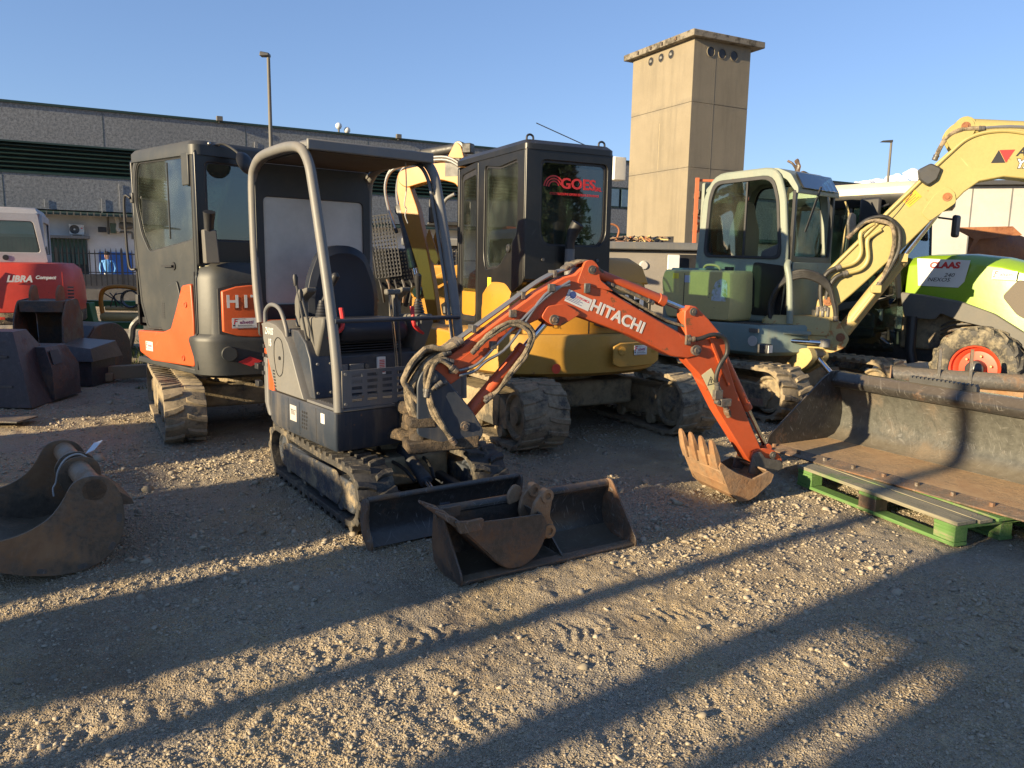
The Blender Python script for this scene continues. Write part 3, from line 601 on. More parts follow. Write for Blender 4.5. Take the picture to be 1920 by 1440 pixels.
    for k, (dx, dz) in enumerate(offs):
        q = mk(K); q.tube(spline([(dx, .02, 1.03), (dx, .2, 1.15+dz), (dx, .40, 1.285+dz), (dx, .58, 1.41+dz), (dx, .70, 1.475), (dx, .80, 1.505)], 4), .0085, 8); part('steel_pipe', q, M['pipe'], bo)
        q = mk(K); q.tube(spline([(dx, .77, 1.50), (dx*1.1, .83, 1.535), (dx*1.1, .89, 1.55), (dx*.9, .96, 1.53), (dx*.8, 1.04, 1.46)], 5), .011, 8); part('boom_hose', q, M['hosed'], bo)
    for k, (y0, z0, y1, z1) in enumerate(((.12, .93, .36, 1.10), (.12, .90, .40, 1.06))):
        q = mk(K); q.tube(spline([(.068, y0-.02, z0-.01), (.072, y0+.07, z0+.015), (.072, y0+.14, z0+.07), (.072, y1, z1), (.068, .62, 1.33+.02*k), (.066, .78, 1.43-.02*k)], 5), .0095, 8); part('steel_pipe', q, M['pipe'], bo)
    for y, z in ((.30, 1.06), (.06, .925), (.42, 1.24), (.66, 1.39)):
        q = mk(K); q.bb(.058, .085, y-.022, y+.022, z-.02, z+.025); part('pipe_clamp', q, M['steel'], bo, bev=.004)
    for y in (.2, .5, .7):
        q = mk(K); z = np.interp(y, [.2, .4, .7], [1.16, 1.29, 1.48]); q.bb(-.052, .036, y-.012, y+.012, z-.03, z+.014); part('pipe_clamp', q, M['steel'], bo, bev=.003)
    # long pipes along the upper edge of the fore boom
    for dx in (-.03, .03):
        q = mk(K); q.tube(spline([(dx, .98, 1.44), (dx, 1.1, 1.375), (dx, 1.3, 1.275), (dx, 1.48, 1.19), (dx, 1.58, 1.16), (dx*1.2, 1.66, 1.14)]), .009, 8); part('steel_pipe', q, M['hosed'] if dx > 0 else M['hose'], bo)
    # looped hoses between the post and the boom
    for k in range(5):
        dx = -.07+.035*k; e = .012*k
        q = mk(K); q.tube(spline([(dx*.8, .06, .58), (dx, -.06, .66), (dx*1.1-.01, -.15-e, .78+e), (dx*1.1, -.17-e, .90), (dx, -.10, 1.0+e), (dx*.9, .02, 1.03+.3*e), (dx*.8+.01, .12, 1.09)], 6), .0165, 9); q.jitter(.004, 22, k); part('boom_hose', q, M['hosed'], bo)
    for k in range(2):
        x = .078+.02*k
        q = mk(K); q.tube(spline([(x, .02-.03*k, .86), (x, -.08, .80), (x+.005, -.06+.02*k, .68), (x, .02, .57), (x, .07, .50)], 6), .0145, 9); q.jitter(.004, 22, k+9); part('boom_hose', q, M['hosed'], bo)
        q = mk(K); q.tube(spline([(x, -.10, .78), (x, -.10+.03*k, .93), (x, -.02, .985), (x, .06+.02*k, .97-.05*k)], 6), .0145, 9); q.jitter(.004, 22, k+5); part('boom_hose', q, M['hosed'], bo)
    for k in range(3):
        x = .05-.05*k
        q = mk(K); q.tube(spline([(x, .05, 1.03), (x*1.1, -.08, .97), (x*1.15, -.17, .84), (x*1.1, -.16, .70), (x, -.10, .60), (x*.8, -.02, .52)], 6), .019, 9); q.jitter(.005, 20, k+31); part('boom_hose', q, M['hosed'], bo)
    # loop of hose feeding the boom ram
    for k, (a, w_) in enumerate(((.0, 1.), (.018, .93))):
        q = mk(K); q.tube(spline([(.085, .17, 1.02), (.09, .26, 1.12-a), (.09, .40, 1.195-a), (.09, .51-a, 1.175-a), (.09, .545-a, 1.10), (.09, .50-a, 1.0), (.085, .42-a, .90), (.075, .34, .80), (.06, .26, .73+a)], 7), .0125, 9); q.jitter(.004, 22, k+20); part('boom_hose', q, M['hosed'], bo)
    # boom ram
    cylinder(r, (0, .13, .60), (0, .68, 1.205), .040, .020, .72, M['orange'], m=K, nm='boom_cylinder', eye=1.2)
    # arm ram on top
    cylinder(r, (0, .93, 1.495), (0, 1.66, 1.245), .034, .018, .74, M['orange'], m=K, nm='arm_cylinder', eye=1.15)
    q = mk(K); q.tube(spline([(.03, 1.04, 1.42), (.035, 1.15, 1.385), (.03, 1.3, 1.33), (.02, 1.38, 1.30)]), .012, 8); part('boom_hose', q, M['hosed'], bo)
    # --- arm
    ap = [(1.60, 1.19), (1.60, 1.25), (1.635, 1.285), (1.68, 1.28), (1.78, 1.20), (1.90, 1.085), (1.945, 1.0), (1.95, .90), (2.03, .72), (2.27, .30), (2.27, .235), (2.22, .205), (2.16, .235), (1.89, .59), (1.73, .84), (1.64, .92), (1.60, .97), (1.625, 1.06)]
    q = mk(K); q.prism(ap, 'x', -.048, .048); ar = part('arm', q, M['orange'], r, bev=.007)
    q = mk(K); q.bb(.049, .056, 0, 0.001, 0, 0.001) if False else None
    q = mk(K); q.prism([(1.785, 1.07), (1.80, 1.08), (1.97, .76), (1.955, .75)], 'x', .049, .062); part('arm_rib', q, M['orange'], ar, bev=.002)
    hzM = K @ Matrix.Translation((.0482, 1.835, .775)) @ Matrix.Rotation(R(-58), 4, 'X')
    q = B(); q.M = hzM; q.bb(0, .0012, -.095, .095, -.042, .042); hs = part('warning_sticker', q, M['sticker'], ar)
    hzM = K @ Matrix.Translation((.0494, 1.825, .795)) @ Matrix.Rotation(R(10), 4, 'X')
    q = B(); q.M = hzM; T = [(-.032, -.028), (.032, -.028), (0, .03)]; q.ring(T, [(a*.75, b_*.75-.001) for a, b_ in T], 'x', 0, .0006); q.bb(0, .0006, -.004, .004, -.016, .01); q.bb(0, .0006, .02, .05, -.075, -.05); q.bb(0, .0006, .045, .06, -.062, -.058); part('print', q, M['ink'], hs)
    pins(ar, K, [((0, 1.66, 1.245), .026, .056), ((0, 2.215, .262), .034, .085), ((0, 1.86, 1.09), .022, .056)], M['steel'])
    q = mk(K); q.tube(spline([(.06, 1.62, 1.07), (.075, 1.70, 1.075), (.085, 1.80, 1.10), (.085, 1.89, 1.07), (.085, 1.91, .98), (.08, 1.865, .90), (.075, 1.845, .82), (.07, 1.865, .74)], 8), .0145, 10); hz = part('arm_hose', q, M['hose'], ar)
    q = mk(K)
    for t in np.linspace(0, 1, 30):
        pass
    q.bb(.05, .085, 1.84, 1.90, .67, .735); q.bb(.05, .10, 1.88, 1.96, .625, .675); q.cyl((.075, 1.925, .63), (.075, 1.965, .55), .018, n=10); q.cyl((.075, 1.94, .60), (.075, 1.955, .57), .024, n=6); q.cyl((.06, 1.86, .655), (.10, 1.86, .655), .016, n=8)
    part('hose_coupling', q, M['steel'], ar, bev=.003)
    cylinder(r, (0, 1.91, 1.0), (0, 2.345, .30), .030, .016, .60, M['orange'], m=K, nm='bucket_cylinder', eye=1.1)
    q = mk(K)
    for s in (-1, 1): q.prism(rnd([(2.16, .24), (2.20, .215), (2.30, .225), (2.36, .18), (2.41, .165), (2.435, .195), (2.42, .245), (2.35, .30), (2.27, .315), (2.18, .30)], .02), 'x', s*.055, s*.072)
    lk = part('bucket_link', q, M['orange'], r, bev=.003)
    pins(lk, K, [((0, 2.345, .262), .026, .08), ((0, 2.405, .195), .024, .08)], M['steel'])
    # --- bucket
    side = [(1.80, .285), (1.86, .245), (1.93, .205), (2.06, .150), (2.13, .175), (2.19, .195), (2.235, .17), (2.215, .115), (2.10, .03), (2.04, .005), (1.965, .005), (1.88, .075), (1.79, .255)]
    side = [(a+.02, b_) for a, b_ in side]
    shell = [(1.80, .31), (1.83, .22), (1.87, .13), (1.92, .06), (1.985, .010), (2.06, .012), (2.13, .05), (2.21, .11), (2.25, .16), (2.20, .205)]
    bk_ = bucket(r, K, (side, shell, ((1.80, .31), (1.76, .43))), .42, M['rbucket'], teeth=4, tmat=M['rbucket'])
    q = mk(K)
    for s in (-1, 1): q.prism(rnd([(2.14, .15), (2.17, .29), (2.23, .30), (2.27, .25), (2.40, .225), (2.43, .18), (2.39, .15), (2.25, .13)], .02), 'x', s*.078, s*.094)
    part('bucket_lug', q, M['steel'], bk_, bev=.003)
    return r
mini()
def wall(root, m, name, outer, inner, ax, a, b, mat, gmat=None, r_o=.03, r_i=.05, n=4, pane='window_pane', grow=.012, bev=.006, seal=True):
    """flat wall with one window hole, rubber seal and pane; outer and inner need the same number of corners"""
    ol = rnd(outer, r_o, n); il = rnd(inner, r_i, n); q = mk(m); q.ring(ol, il, ax, a, b); w = part(name, q, mat, root, bev=bev)
    if gmat:
        cx = sum(p[0] for p in il)/len(il); cz = sum(p[1] for p in il)/len(il); sz = max(abs(p[0]-cx) for p in il); k = 1+grow/max(sz, .05); g = [(cx+(p[0]-cx)*k, cz+(p[1]-cz)*(1+(k-1)*.6)) for p in il]
        mid = (a+b)/2; q = mk(m); q.prism(g, ax, mid-.003, mid+.003); part(pane, q, gmat, w)
        if seal:
            k2 = 1-.02/max(sz, .05); s2 = [(cx+(p[0]-cx)*k2, cz+(p[1]-cz)*(1-(1-k2)*.7)) for p in il]; s1 = [(cx+(p[0]-cx)*.998, cz+(p[1]-cz)*.998) for p in il]
            q = mk(m); q.ring(s1, s2, ax, mid-.010, mid+.010); part('window_seal', q, M['blackp'], w)
    return w
def cab_seat(root, m, x, y, z, mat='seat'):
    q = mk(m); q.prism(rnd([(y+.25, z), (y+.27, z+.10), (y-.2, z+.10), (y-.25, z-.02)], .04, 3), 'x', x-.23, x+.23); st = part('seat', q, M[mat], root, bev=.03)
    bk = rnd([(-.24, 0), (-.25, .45), (-.15, .62), (-.10, .78), (.10, .78), (.15, .62), (.25, .45), (.24, 0)], .06, 4)
    q = mk(m); q.loft([[(x+a*.9, y-.30, z+.1+b) for a, b in bk], [(x+a, y-.26, z+.1+b) for a, b in bk], [(x+a*.9, y-.18, z+.12+b*.95) for a, b in bk]]); part('backrest', q, M[mat], st, bev=.015)
def falsify(): pass
def excavator_cat():
    r = thing('excavator', 'yellow excavator seen from behind, black cab with red company name on the rear window', 'excavator', (.40, 7.57, 0), 27)
    I = Matrix()
    for s in (-1, 1): track(r, s*.79, .42, -1.33, 1.25, .58, s, M['rubberm'], M['frame'], pitch=.11, lug=.017, framew=.30, plate=[(-.72, .14), (-.20, .13), (-.10, .3), (-.3, .42), (-.75, .42)])
    q = B(); q.bb(-.58, .58, -.55, .55, .22, .46); q.lathe([(.001, .44), (.42, .44), (.42, .58), (.001, .58)], (0, 0, 0), (0, 0, 1), 32)
    q.jitter(.006, 5); part('undercarriage', q, M['frame'], r, bev=.03)
    q = B(); q.prism([(1.55, .05), (1.48, .06), (1.44, .2), (1.46, .4), (1.52, .42), (1.5, .2)], 'x', -.98, .98); q.bar((-.4, .5, .3), (-.4, 1.46, .22), .08, .1); q.bar((.4, .5, .3), (.4, 1.46, .22), .08, .1); part('dozer_blade', q, M['catarm'], r, bev=.004)
    # counterweight
    def pl(g=0, yb=-1.06): return rnd([(-1.04-g, .20, .03), (-1.06-g, -.42, .3), (-.86-g*.7, -.86, .5), (-.16, yb-g, .8), (.56+g*.7, -.90, .5), (.86+g, -.42, .3), (.86+g, .55, .03)], .1, 6)
    q = B(); q.loft([[(x*.95-.01, y*.95, .575) for x, y in pl(-.02)], [(x, y, .61) for x, y in pl()], [(x, y, .80) for x, y in pl(.012)], [(x, y, .925) for x, y in pl(0)], [(x, y, .94) for x, y in pl(-.02)]])
    cw = part('counterweight', q, M['catcw'], r)
    def onarc(x):  # y of the rear face at x
        t = (x+.12)/.95; return -1.075+.31*abs(t)**2.3
    # recessed plate on the counterweight
    def bent(x0, x1, z0, z1, off, th, n=8, rd=.03):
        secs = []
        for i in range(n+1):
            x = x0+(x1-x0)*i/n; y = onarc(x)-off; e = rd*(1 if i in (0, n) else 0); secs.append([(x, y, z0+e), (x, y, z1-e), (x, y+th, z1-e), (x, y+th, z0+e)])
        return secs
    q = B(); q.loft(bent(-.03, .56, .655, .87, .022, .02)); pt = part('cover_plate', q, M['catcw'], cw, bev=.008)
    for x in (.06, .46):
        q = B(); y = onarc(x); q.lathe([(.001, -.004), (.035, -.004), (.04, .004), (.03, .006), (.001, .002)], (x, y-.026, .80), (0, -1, 0), 16); part('boss', q, M['catcw'], pt)
    dealer(pt, I, (.27, onarc(.27)-.034, .80), (1, .12, 0), (0, 0, 1), .15, .085)
    q = B(); q.cyl((-.56, onarc(-.56)-.005, .665), (-.56, onarc(-.56)-.012, .665), .042, n=22); part('red_sticker', q, M['red'], cw)
    # bodywork / hood
    def pb(g=0): return rnd([(-.775, .55, .03), (-.775, .05, .03), (-.87-g, -.35, .3), (-.80-g*.7, -.78, .45), (-.16, -.98-g, .8), (.54+g*.7, -.82, .35), (.81+g, -.42, .2), (.81+g, .55, .03)], .1, 6)
    q = B(); q.loft([[(x, y, .942) for x, y in pb()], [(x, y, 1.12) for x, y in pb()], [(x, y, 1.25) for x, y in pb(-.02)], [(x*.97, y*.96, 1.36) for x, y in pb(-.03)], [(x*.93, y*.90, 1.40) for x, y in pb(-.05)]])
    hd = part('engine_hood', q, M['cat'], r)
    q = B(); q.loft([[(.06, -.86, 1.36), (.62, -.68, 1.36), (.76, -.40, 1.36), (.76, .5, 1.36), (.06, .5, 1.36)], [(.06, -.82, 1.52), (.54, -.68, 1.52), (.70, -.40, 1.50), (.70, .5, 1.50), (.06, .5, 1.50)], [(.06, -.74, 1.60), (.42, -.62, 1.60), (.50, -.40, 1.60), (.50, .45, 1.58), (.06, .45, 1.58)]])
    part('side_hood', q, M['cat'], r, bev=.02, seg=3)
    # black decal plate with letters
    q = B(); q.loft(bent(-.17, .44, 1.00, 1.29, -.062, .03, rd=.02)); bp_ = part('decal_plate', q, M['black'], hd)
    text('CAT', .25, M['white'], bp_, (.135, onarc(.135)+.058, 1.175), (1, .10, 0), (0, 0, 1), bold=.008, sx=1.1)
    text('305.5E', .085, M['white'], hd, (-.70, -.835, 1.10), (1, -.42, 0), (0, 0, 1), bold=.001, sx=.8); text('CR', .05, M['white'], hd, (-.58, -.895, 1.03), (1, -.42, 0), (0, 0, 1))
    for x in (-.24, .47):
        q = B(); q.loft([[(x, onarc(x)+.055, .95), (x+.006, onarc(x)+.055, .95), (x+.006, onarc(x)+.055, 1.28), (x, onarc(x)+.055, 1.28)], [(x, onarc(x)+.07, .95), (x+.006, onarc(x)+.07, .95), (x+.006, onarc(x)+.07, 1.28), (x, onarc(x)+.07, 1.28)]]); part('panel_seam', q, M['blackp'], hd)
    q = B(); q.bb(.30, .44, -.80, -.70, .95, 1.0); part('step', q, M['blackp'], hd)
    # left flank of the house
    q = B(); q.bb(-1.06, -.80, -.2, 1.05, .62, .90); q.bb(-.9, .72, .5, 1.1, .62, .88); part('house_base', q, M['cat'], r, bev=.02)
    # ---- cab
    cb = M['black']; X0, X1 = -.79, .05; Zr = 2.50
    wall(r, I, 'door', [(.09, .90), (.56, .90), (.52, 2.42), (.09, 2.46)], [(.13, .98), (.50, .98), (.47, 2.36), (.13, 2.40)], 'x', X0, X0+.04, cb, M['glassd'])
    wall(r, I, 'cab_side', [(-.84, 1.40), (.085, 1.40), (.085, 1.7), (.085, 2.46), (-.3, 2.47), (-.84, 2.46)], [(-.42, 1.53), (-.10, 1.50), (-.05, 1.7), (-.05, 2.40), (-.38, 2.32), (-.70, 2.40), ][:6], 'x', X0, X0+.05, cb, None) if False else None
    o = [(-.84, 1.38), (.085, .93), (.085, 1.6), (.085, 2.47), (-.36, 2.475), (-.84, 2.47), (-.84, 1.7)]
    i_ = [(-.36, 1.50), (-.09, 1.47), (-.05, 1.6), (-.06, 2.40), (-.36, 2.36), (-.71, 2.39), (-.71, 1.78)]
    lw = wall(r, I, 'cab_side', o, i_, 'x', X0-.002, X0+.048, cb, M['glass'])
    hazard(lw, I, (X0-.0045, -.19, 1.36), (0, -1, 0), (0, 0, 1), .075, .09, 'ysticker'); hazard(lw, I, (X0-.0045, -.19, 1.285), (0, -1, 0), (0, 0, 1), .07, .06, 'white', tri=False)
    q = B(); q.bb(X0-.0035, X0-.002, -.228, -.148, 1.11, 1.235); s9 = part('sticker', q, M['sticker'], lw); text('97', .06, M['ink'], s9, (X0-.0037, -.188, 1.155), (0, -1, 0), (0, 0, 1), bold=.001, ext=.0004, sx=.8)
    q = B(); q.lathe([(.001, 0), (.035, 0), (.035, .012), (.022, .016), (.001, .008)], (X0-.002, -.57, 1.66), (-1, 0, 0), 18); part('vent_cap', q, M['blackp'], lw)
    wall(r, I, 'cab_side', [(-.84, 1.40), (.56, 1.40), (.52, 2.45), (-.84, 2.46)], [(-.72, 1.62), (.46, 1.5), (.43, 2.37), (-.72, 2.37)], 'x', X1-.04, X1, cb, M['glass'])
    rw = wall(r, I, 'cab_rear', [(X0, 1.40), (X1, 1.40), (X1, 1.6), (X1, 2.48), (X0, 2.48), (X0, 1.6)], [(-.60, 1.69), (-.05, 1.69), (.0, 1.78), (.0, 2.38), (-.65, 2.38), (-.65, 1.78)], 'y', -.86, -.80, cb, M['glassd'])
    wall(r, I, 'cab_front', [(X0, .9), (X1, .9), (X1, 2.45), (X0, 2.45)], [(X0+.06, 1.0), (X1-.06, 1.0), (X1-.06, 2.38), (X0+.06, 2.38)], 'y', .54, .58, cb, M['glass'])
    rf = rnd([(X0-.01, -.87), (X1+.01, -.87), (X1+.01, .60), (X0-.01, .60)], .06, 4)
    q = B(); q.loft([[(x, y, 2.455) for x, y in rf], [(x, y, 2.50) for x, y in rf], [(-.37+(x+.37)*.93, y*.95, 2.535) for x, y in rf]]); part('cab_roof', q, cb, r)
    q = B(); q.bb(X0+.02, X1-.02, -.8, .54, 1.38, 1.40); part('cab_floor', q, M['blackp'], r)
    for x in (-.72, -.02):
        q = B(); q.tube(spline([(x-.03, -.78, 2.52), (x-.028, -.78, 2.565), (x, -.78, 2.58), (x+.028, -.78, 2.565), (x+.03, -.78, 2.52)]), .009, 8); part('lifting_eye', q, M['blackp'], r)
    q = B(); q.tube([(-.18, -.80, 2.53), (-.60, -.66, 2.70)], .004, 6); part('antenna', q, M['blackp'], r)
    text('GOES', .12, M['redink'], rw, (-.275, -.8345, 2.20), (1, 0, 0), (0, 0, 1), bold=.003, sx=1.15); text('SRL', .045, M['redink'], rw, (-.075, -.8345, 2.17), (1, 0, 0), (0, 0, 1), bold=.001)
    text('COSTRUZIONI OPERE EDILI E STRADALI', .027, M['redink'], rw, (-.31, -.8345, 2.115), (1, 0, 0), (0, 0, 1), bold=.0004, sx=1.0)
    for k in range(3):
        q = B(); q.M = Matrix.Translation((-.515, -.8345, 2.165)); a = arc(0, 0, .10-.022*k, 20, 175, 12); b_ = arc(0, 0, .088-.022*k, 175, 20, 12); q.prism(a+b_, 'y', -.001, 0); part('logo_arc', q, M['redink'], rw)
    for z, x in ((1.6, -.62), (1.6, -.28), (1.6, -.08)):
        q = B(); q.cyl((x, -.855, z-.03), (x, -.872, z-.03), .014, n=10); part('bolt', q, M['steel'], rw)
    cab_seat(r, I, -.36, -.12, 1.45)
    q = B(); q.tube(spline([(-.55, .4, 1.4), (-.5, .42, 1.75), (-.52, .38, 1.9)]), .012, 8); part('control_lever', q, M['dmetal'], r)
    q = B(); q.tube([(-.33+.17*math.cos(t), .30+.17*math.sin(t)*.5, 1.82+.12*math.sin(t)) for t in np.linspace(0, 6.28, 20)[:-1]], .012, 8, closed=True); part('steering_hoop', q, M['blackp'], r)
    # exhaust
    q = B(); q.cyl((-.40, -.93, 1.36), (-.40, -.93, 1.66), .042, n=18); ex = part('exhaust_pipe', q, M['grey'], r)
    q = B(); q.tube([(-.40, -.93, 1.62), (-.40, -.93, 1.72), (-.385, -.95, 1.80), (-.36, -.985, 1.87)], [.038, .04, .05, .055], 16); part('exhaust_outlet', q, M['blackp'], ex)
    # handrail, mirror
    q = B(); q.tube(spline([(-.84, .70, .95), (-.86, .72, 1.4), (-.87, .74, 2.0), (-.86, .72, 2.14), (-.80, .62, 2.2)], 5), .017, 10); part('hand_rail', q, M['ltgrey'], r)
    q = B(); q.bb(-1.0, -.86, .80, .83, 1.92, 2.16); mi = part('mirror', q, M['blackp'], r, bev=.02)
    q = B(); q.tube([(-.93, .82, 1.93), (-.86, .73, 1.84)], .007, 6); part('mirror_arm', q, M['dmetal'], mi)
    # ---- boom (swung to the left, arm folded down)
    Kb = rel(r, -.321, 8.325, 67)
    bp = [(-.20, .80), (.03, .80), (.08, 1.2), (.20, 2.0), (.30, 2.36), (.50, 2.41), (.72, 2.38), (.93, 2.33), (1.02, 2.39), (1.03, 2.48), (.98, 2.53), (.72, 2.57), (.34, 2.62), (.20, 2.57), (.07, 2.3), (-.10, 1.5)]
    q = mk(Kb); q.prism(rnd(bp, .05, 3), 'x', -.065, .065); bo = part('boom', q, M['catarm'], r, bev=.008)
    q = mk(Kb); q.prism(rnd([(.22, 2.62), (.26, 2.75), (.31, 2.79), (.35, 2.75), (.42, 2.63)], .02), 'x', -.06, .06); part('cylinder_lug', q, M['catarm'], bo, bev=.005)
    q = mk(Kb); q.bb(.066, .0675, .27, .44, 2.48, 2.64) ; dd = part('decal', q, M['ink'], bo)
    q = mk(Kb); q.bb(-.0675, -.066, .27, .44, 2.44, 2.62); part('decal', q, M['ink'], bo)
    ap = [(1.04, 2.50), (1.05, 2.30), (.98, 2.0), (.78, 1.45), (.66, .94), (.58, .86), (.53, .92), (.59, 1.3), (.66, 1.62), (.79, 2.12), (.88, 2.34), (.96, 2.50)]
    q = mk(Kb); q.prism(rnd(ap, .03, 3), 'x', -.05, .05); ar = part('arm', q, M['catarm'], r, bev=.008)
    for s in (-1, 1):
        q = mk(Kb); q.prism(rnd([(.66, 1.80), (.60, 1.56), (.54, 1.50), (.50, 1.56), (.53, 1.66), (.62, 1.9)], .02), 'x', s*.076, s*.09); part('bracket', q, M['catarm'], ar, bev=.003)
    cylinder(r, (.0, .30, 2.74), (.0, 1.02, 2.66), .05, .025, .7, M['dmetal'], m=Kb, nm='arm_cylinder')
    cylinder(r, (.0, 1.02, 2.1), (.0, .80, 1.2), .05, .025, .7, M['dmetal'], m=Kb, nm='bucket_cylinder')
    for k in range(3):
        s = -.10 if k < 2 else .10
        q = mk(Kb); q.tube(spline([(s, .15, 2.45+.03*k), (s, .40, 2.60+.03*k), (s, .8, 2.58+.03*k), (s*1.1, 1.06, 2.52+.02*k), (s*1.2, 1.15, 2.36), (s*1.1, 1.12, 2.12), (s, 1.02, 1.85)], 6), .016, 8); part('boom_hose', q, M['pipe'], bo)
    q = mk(Kb); q.bb(-.15, -.05, .10, .20, 2.66, 2.76); part('work_light', q, M['dmetal'], bo, bev=.01)
    q = mk(Kb); q.prism(rnd([(.62, .95), (.95, .80), (1.15, .45), (1.1, .15), (.8, .10), (.55, .35)], .06, 4), 'x', -.28, .28); part('bucket', q, M['dbucket'], r, bev=.01)
    return r
excavator_cat()
def excavator_orange():
    r = thing('excavator', 'orange and dark grey excavator with closed cab parked behind the small one at left', 'excavator', (-2.60, 7.36, 0), 28.8)
    I = Matrix(); H = rel(r, -2.56, 7.36, 49)
    for s in (-1, 1): track(r, s*.63, .32, -1.08, 1.08, .50, s, M['rubberm'], M['frame'], pitch=.12, lug=.026, framew=.24)
    q = B(); q.bb(-.47, .47, -.4, .5, .20, .40); q.lathe([(.001, .38), (.33, .38), (.33, .56), (.001, .56)], (0, 0, 0), (0, 0, 1), 30); q.jitter(.006, 5); part('undercarriage', q, M['frame'], r, bev=.03)
    q = B(); q.prism([(1.42, .02), (1.36, .04), (1.32, .2), (1.35, .36), (1.40, .36), (1.38, .2)], 'x', -.77, .77); q.bar((-.3, .4, .25), (-.3, 1.34, .2), .07, .08); q.bar((.3, .4, .25), (.3, 1.34, .2), .07, .08); part('dozer_blade', q, M['dark'], r, bev=.004)
    # counterweight cover, dark
    def pl(g=0): return rnd([(-.74-g, -.38, .02), (-.77-g, -.55, .06), (-.69-g, -.74, .12), (-.15, -.93-g, .5), (.45, -.86-g, .3), (.74+g, -.55, .2), (.76+g, -.30, .02)], .1, 6)
    q = mk(H); q.loft([[(x*.95, y*.95, .53) for x, y in pl(-.02)], [(x, y, .56) for x, y in pl()], [(x, y, .84) for x, y in pl(.028)], [(x, y, .875) for x, y in pl(.024)], [(x, y, .905) for x, y in pl(-.006)], [(x, y, 1.36) for x, y in pl(-.01)], [(x*.98, y*.975, 1.46) for x, y in pl(-.02)], [(x*.94, y*.93, 1.50) for x, y in pl(-.04)]])
    cw = part('counterweight', q, M['dark'], r)
    q = mk(H); q.bb(-.772, -.765, -.56, -.548, .60, 1.42); part('cover_seam', q, M['blackp'], cw)
    def rear(x):
        P = pl(); P = [p for p in P if p[1] < -.45]; P.sort(); return float(np.interp(x, [p[0] for p in P], [p[1] for p in P]))
    def bent(x0, x1, z0, z1, off, th, n=10, rd=.05):
        secs = []
        for i in range(n+1):
            x = x0+(x1-x0)*i/n; e = rd if i in (0, n) else (rd*.25 if i in (1, n-1) else 0); y = rear(x)-off; secs.append([(x, y, z0+e), (x, y, z1-e), (x, y+th, z1-e), (x, y+th, z0+e)])
        return secs
    q = mk(H); q.loft(bent(-.665, .42, .86, 1.335, .006, .03)); part('cover_seal', q, M['blackp'], cw)
    q = mk(H); q.loft(bent(-.645, .40, .88, 1.315, .022, .03)); oc = part('rear_cover', q, M['orange_panels'], cw, bev=.008)
    fx = H.to_3x3()
    d = V((1, (rear(-.1)-rear(-.5))/.4, 0)).normalized()
    for ch, x in zip('HITACHI', (-.575, -.475, -.395, -.29, -.17, -.05, .04)):
        y = rear(x)-.0235; dd = V((1, (rear(x+.03)-rear(x-.03))/.06, 0))
        text(ch, .145, M['white'], oc, H @ V((x, y-.006, 1.175)), fx @ dd, V((0, 0, 1)), bold=.004, ext=.002)
    x = -.49; dealer(oc, H, (x, rear(x)-.026, 1.0), (1, (rear(x+.05)-rear(x-.05))/.1, 0), (0, 0, 1), .20, .085)
    x = -.60; q = mk(H); y = rear(x); q.cyl((x, y+.01, .745), (x-.02, y-.040, .745), .062, n=24); part('round_cap', q, M['dark'], cw, bev=.004)
    x = -.46; q = mk(H); y = rear(x); T = [(-.10, 0), (0, -.042), (.10, 0), (0, .042)]; q.M = H @ Matrix.Translation((x, y-.037, .675)) @ Matrix.Rotation(math.atan2(rear(x+.05)-rear(x-.05), .1), 4, 'Z'); q.prism(T, 'y', 0, .004); part('red_diamond_sticker', q, M['redink'], cw)
    x = -.22; q = mk(H); y = rear(x); q.cyl((x, y+.02, .68), (x, y-.037, .68), .045, n=22); part('towing_hole', q, M['blackp'], cw)
    hazard(cw, H, (-.70, -.60, 1.475-.03), (1, -1.6, 0), (0, 0, 1), .09, .05)
    # orange flank panel and dark lower sill
    q = mk(H); q.prism(rnd([(-.34, 1.30), (-.50, 1.32), (-.52, 1.0), (-.50, .62), (.30, .60), (.54, .66), (.56, .86), (.05, .88), (-.10, .92), (-.22, 1.1)], .02, 2), 'x', -.775, -.70); op = part('side_cover', q, M['orange_panels'], r, bev=.012, seg=3)
    for y, z in ((-.40, 1.14), (-.32, .68)):
        q = mk(H); q.lathe([(.001, .002), (.014, .002), (.018, .008), (.024, .008), (.027, .0), (.001, -.004)], (-.776, y, z), (-1, 0, 0), 16); part('cover_latch', q, M['orange'], op)
    dealer(op, H, (-.777, .33, .73), (0, -1, 0), (0, 0, 1), .14, .085)
    q = mk(H); q.prism([(-.5, .55), (.62, .56), (.62, .61), (-.5, .60)], 'x', -.76, .70); q.bb(-.70, .72, -.45, .62, .58, .90); part('house_base', q, M['dark'], r, bev=.01)
    # ---- cab
    ow = [(-.56, .92), (.42, .88), (.53, 1.1), (.60, 1.7), (.56, 2.33), (.50, 2.42), (-.56, 2.40)]
    iw = [(-.52, 1.68), (.30, 1.58), (.44, 1.74), (.53, 2.0), (.51, 2.28), (.46, 2.365), (-.52, 2.35)]
    wl = wall(r, H, 'door', ow, iw, 'x', -.745, -.705, M['dark'], M['glassdirty'])
    so_ = rnd([(-.53, .93), (.40, .90), (.50, 1.12), (.57, 1.7), (.53, 2.30), (.47, 2.385), (-.53, 2.37)], .04, 3); q = mk(H); q.ring(so_, [(a*.985, 1.65+(b-1.65)*.993) for a, b in so_], 'x', -.7475, -.745); part('door_seam', q, M['blackp'], wl)
    q = mk(H); q.bb(-.733, -.717, -.09, -.08, 1.69, 2.33); part('sliding_pane_edge', q, M['blackp'], wl)
    q = mk(H); q.bb(-.762, -.742, -.52, -.40, 2.12, 2.38); part('hinge_cover', q, M['dark'], wl, bev=.008)
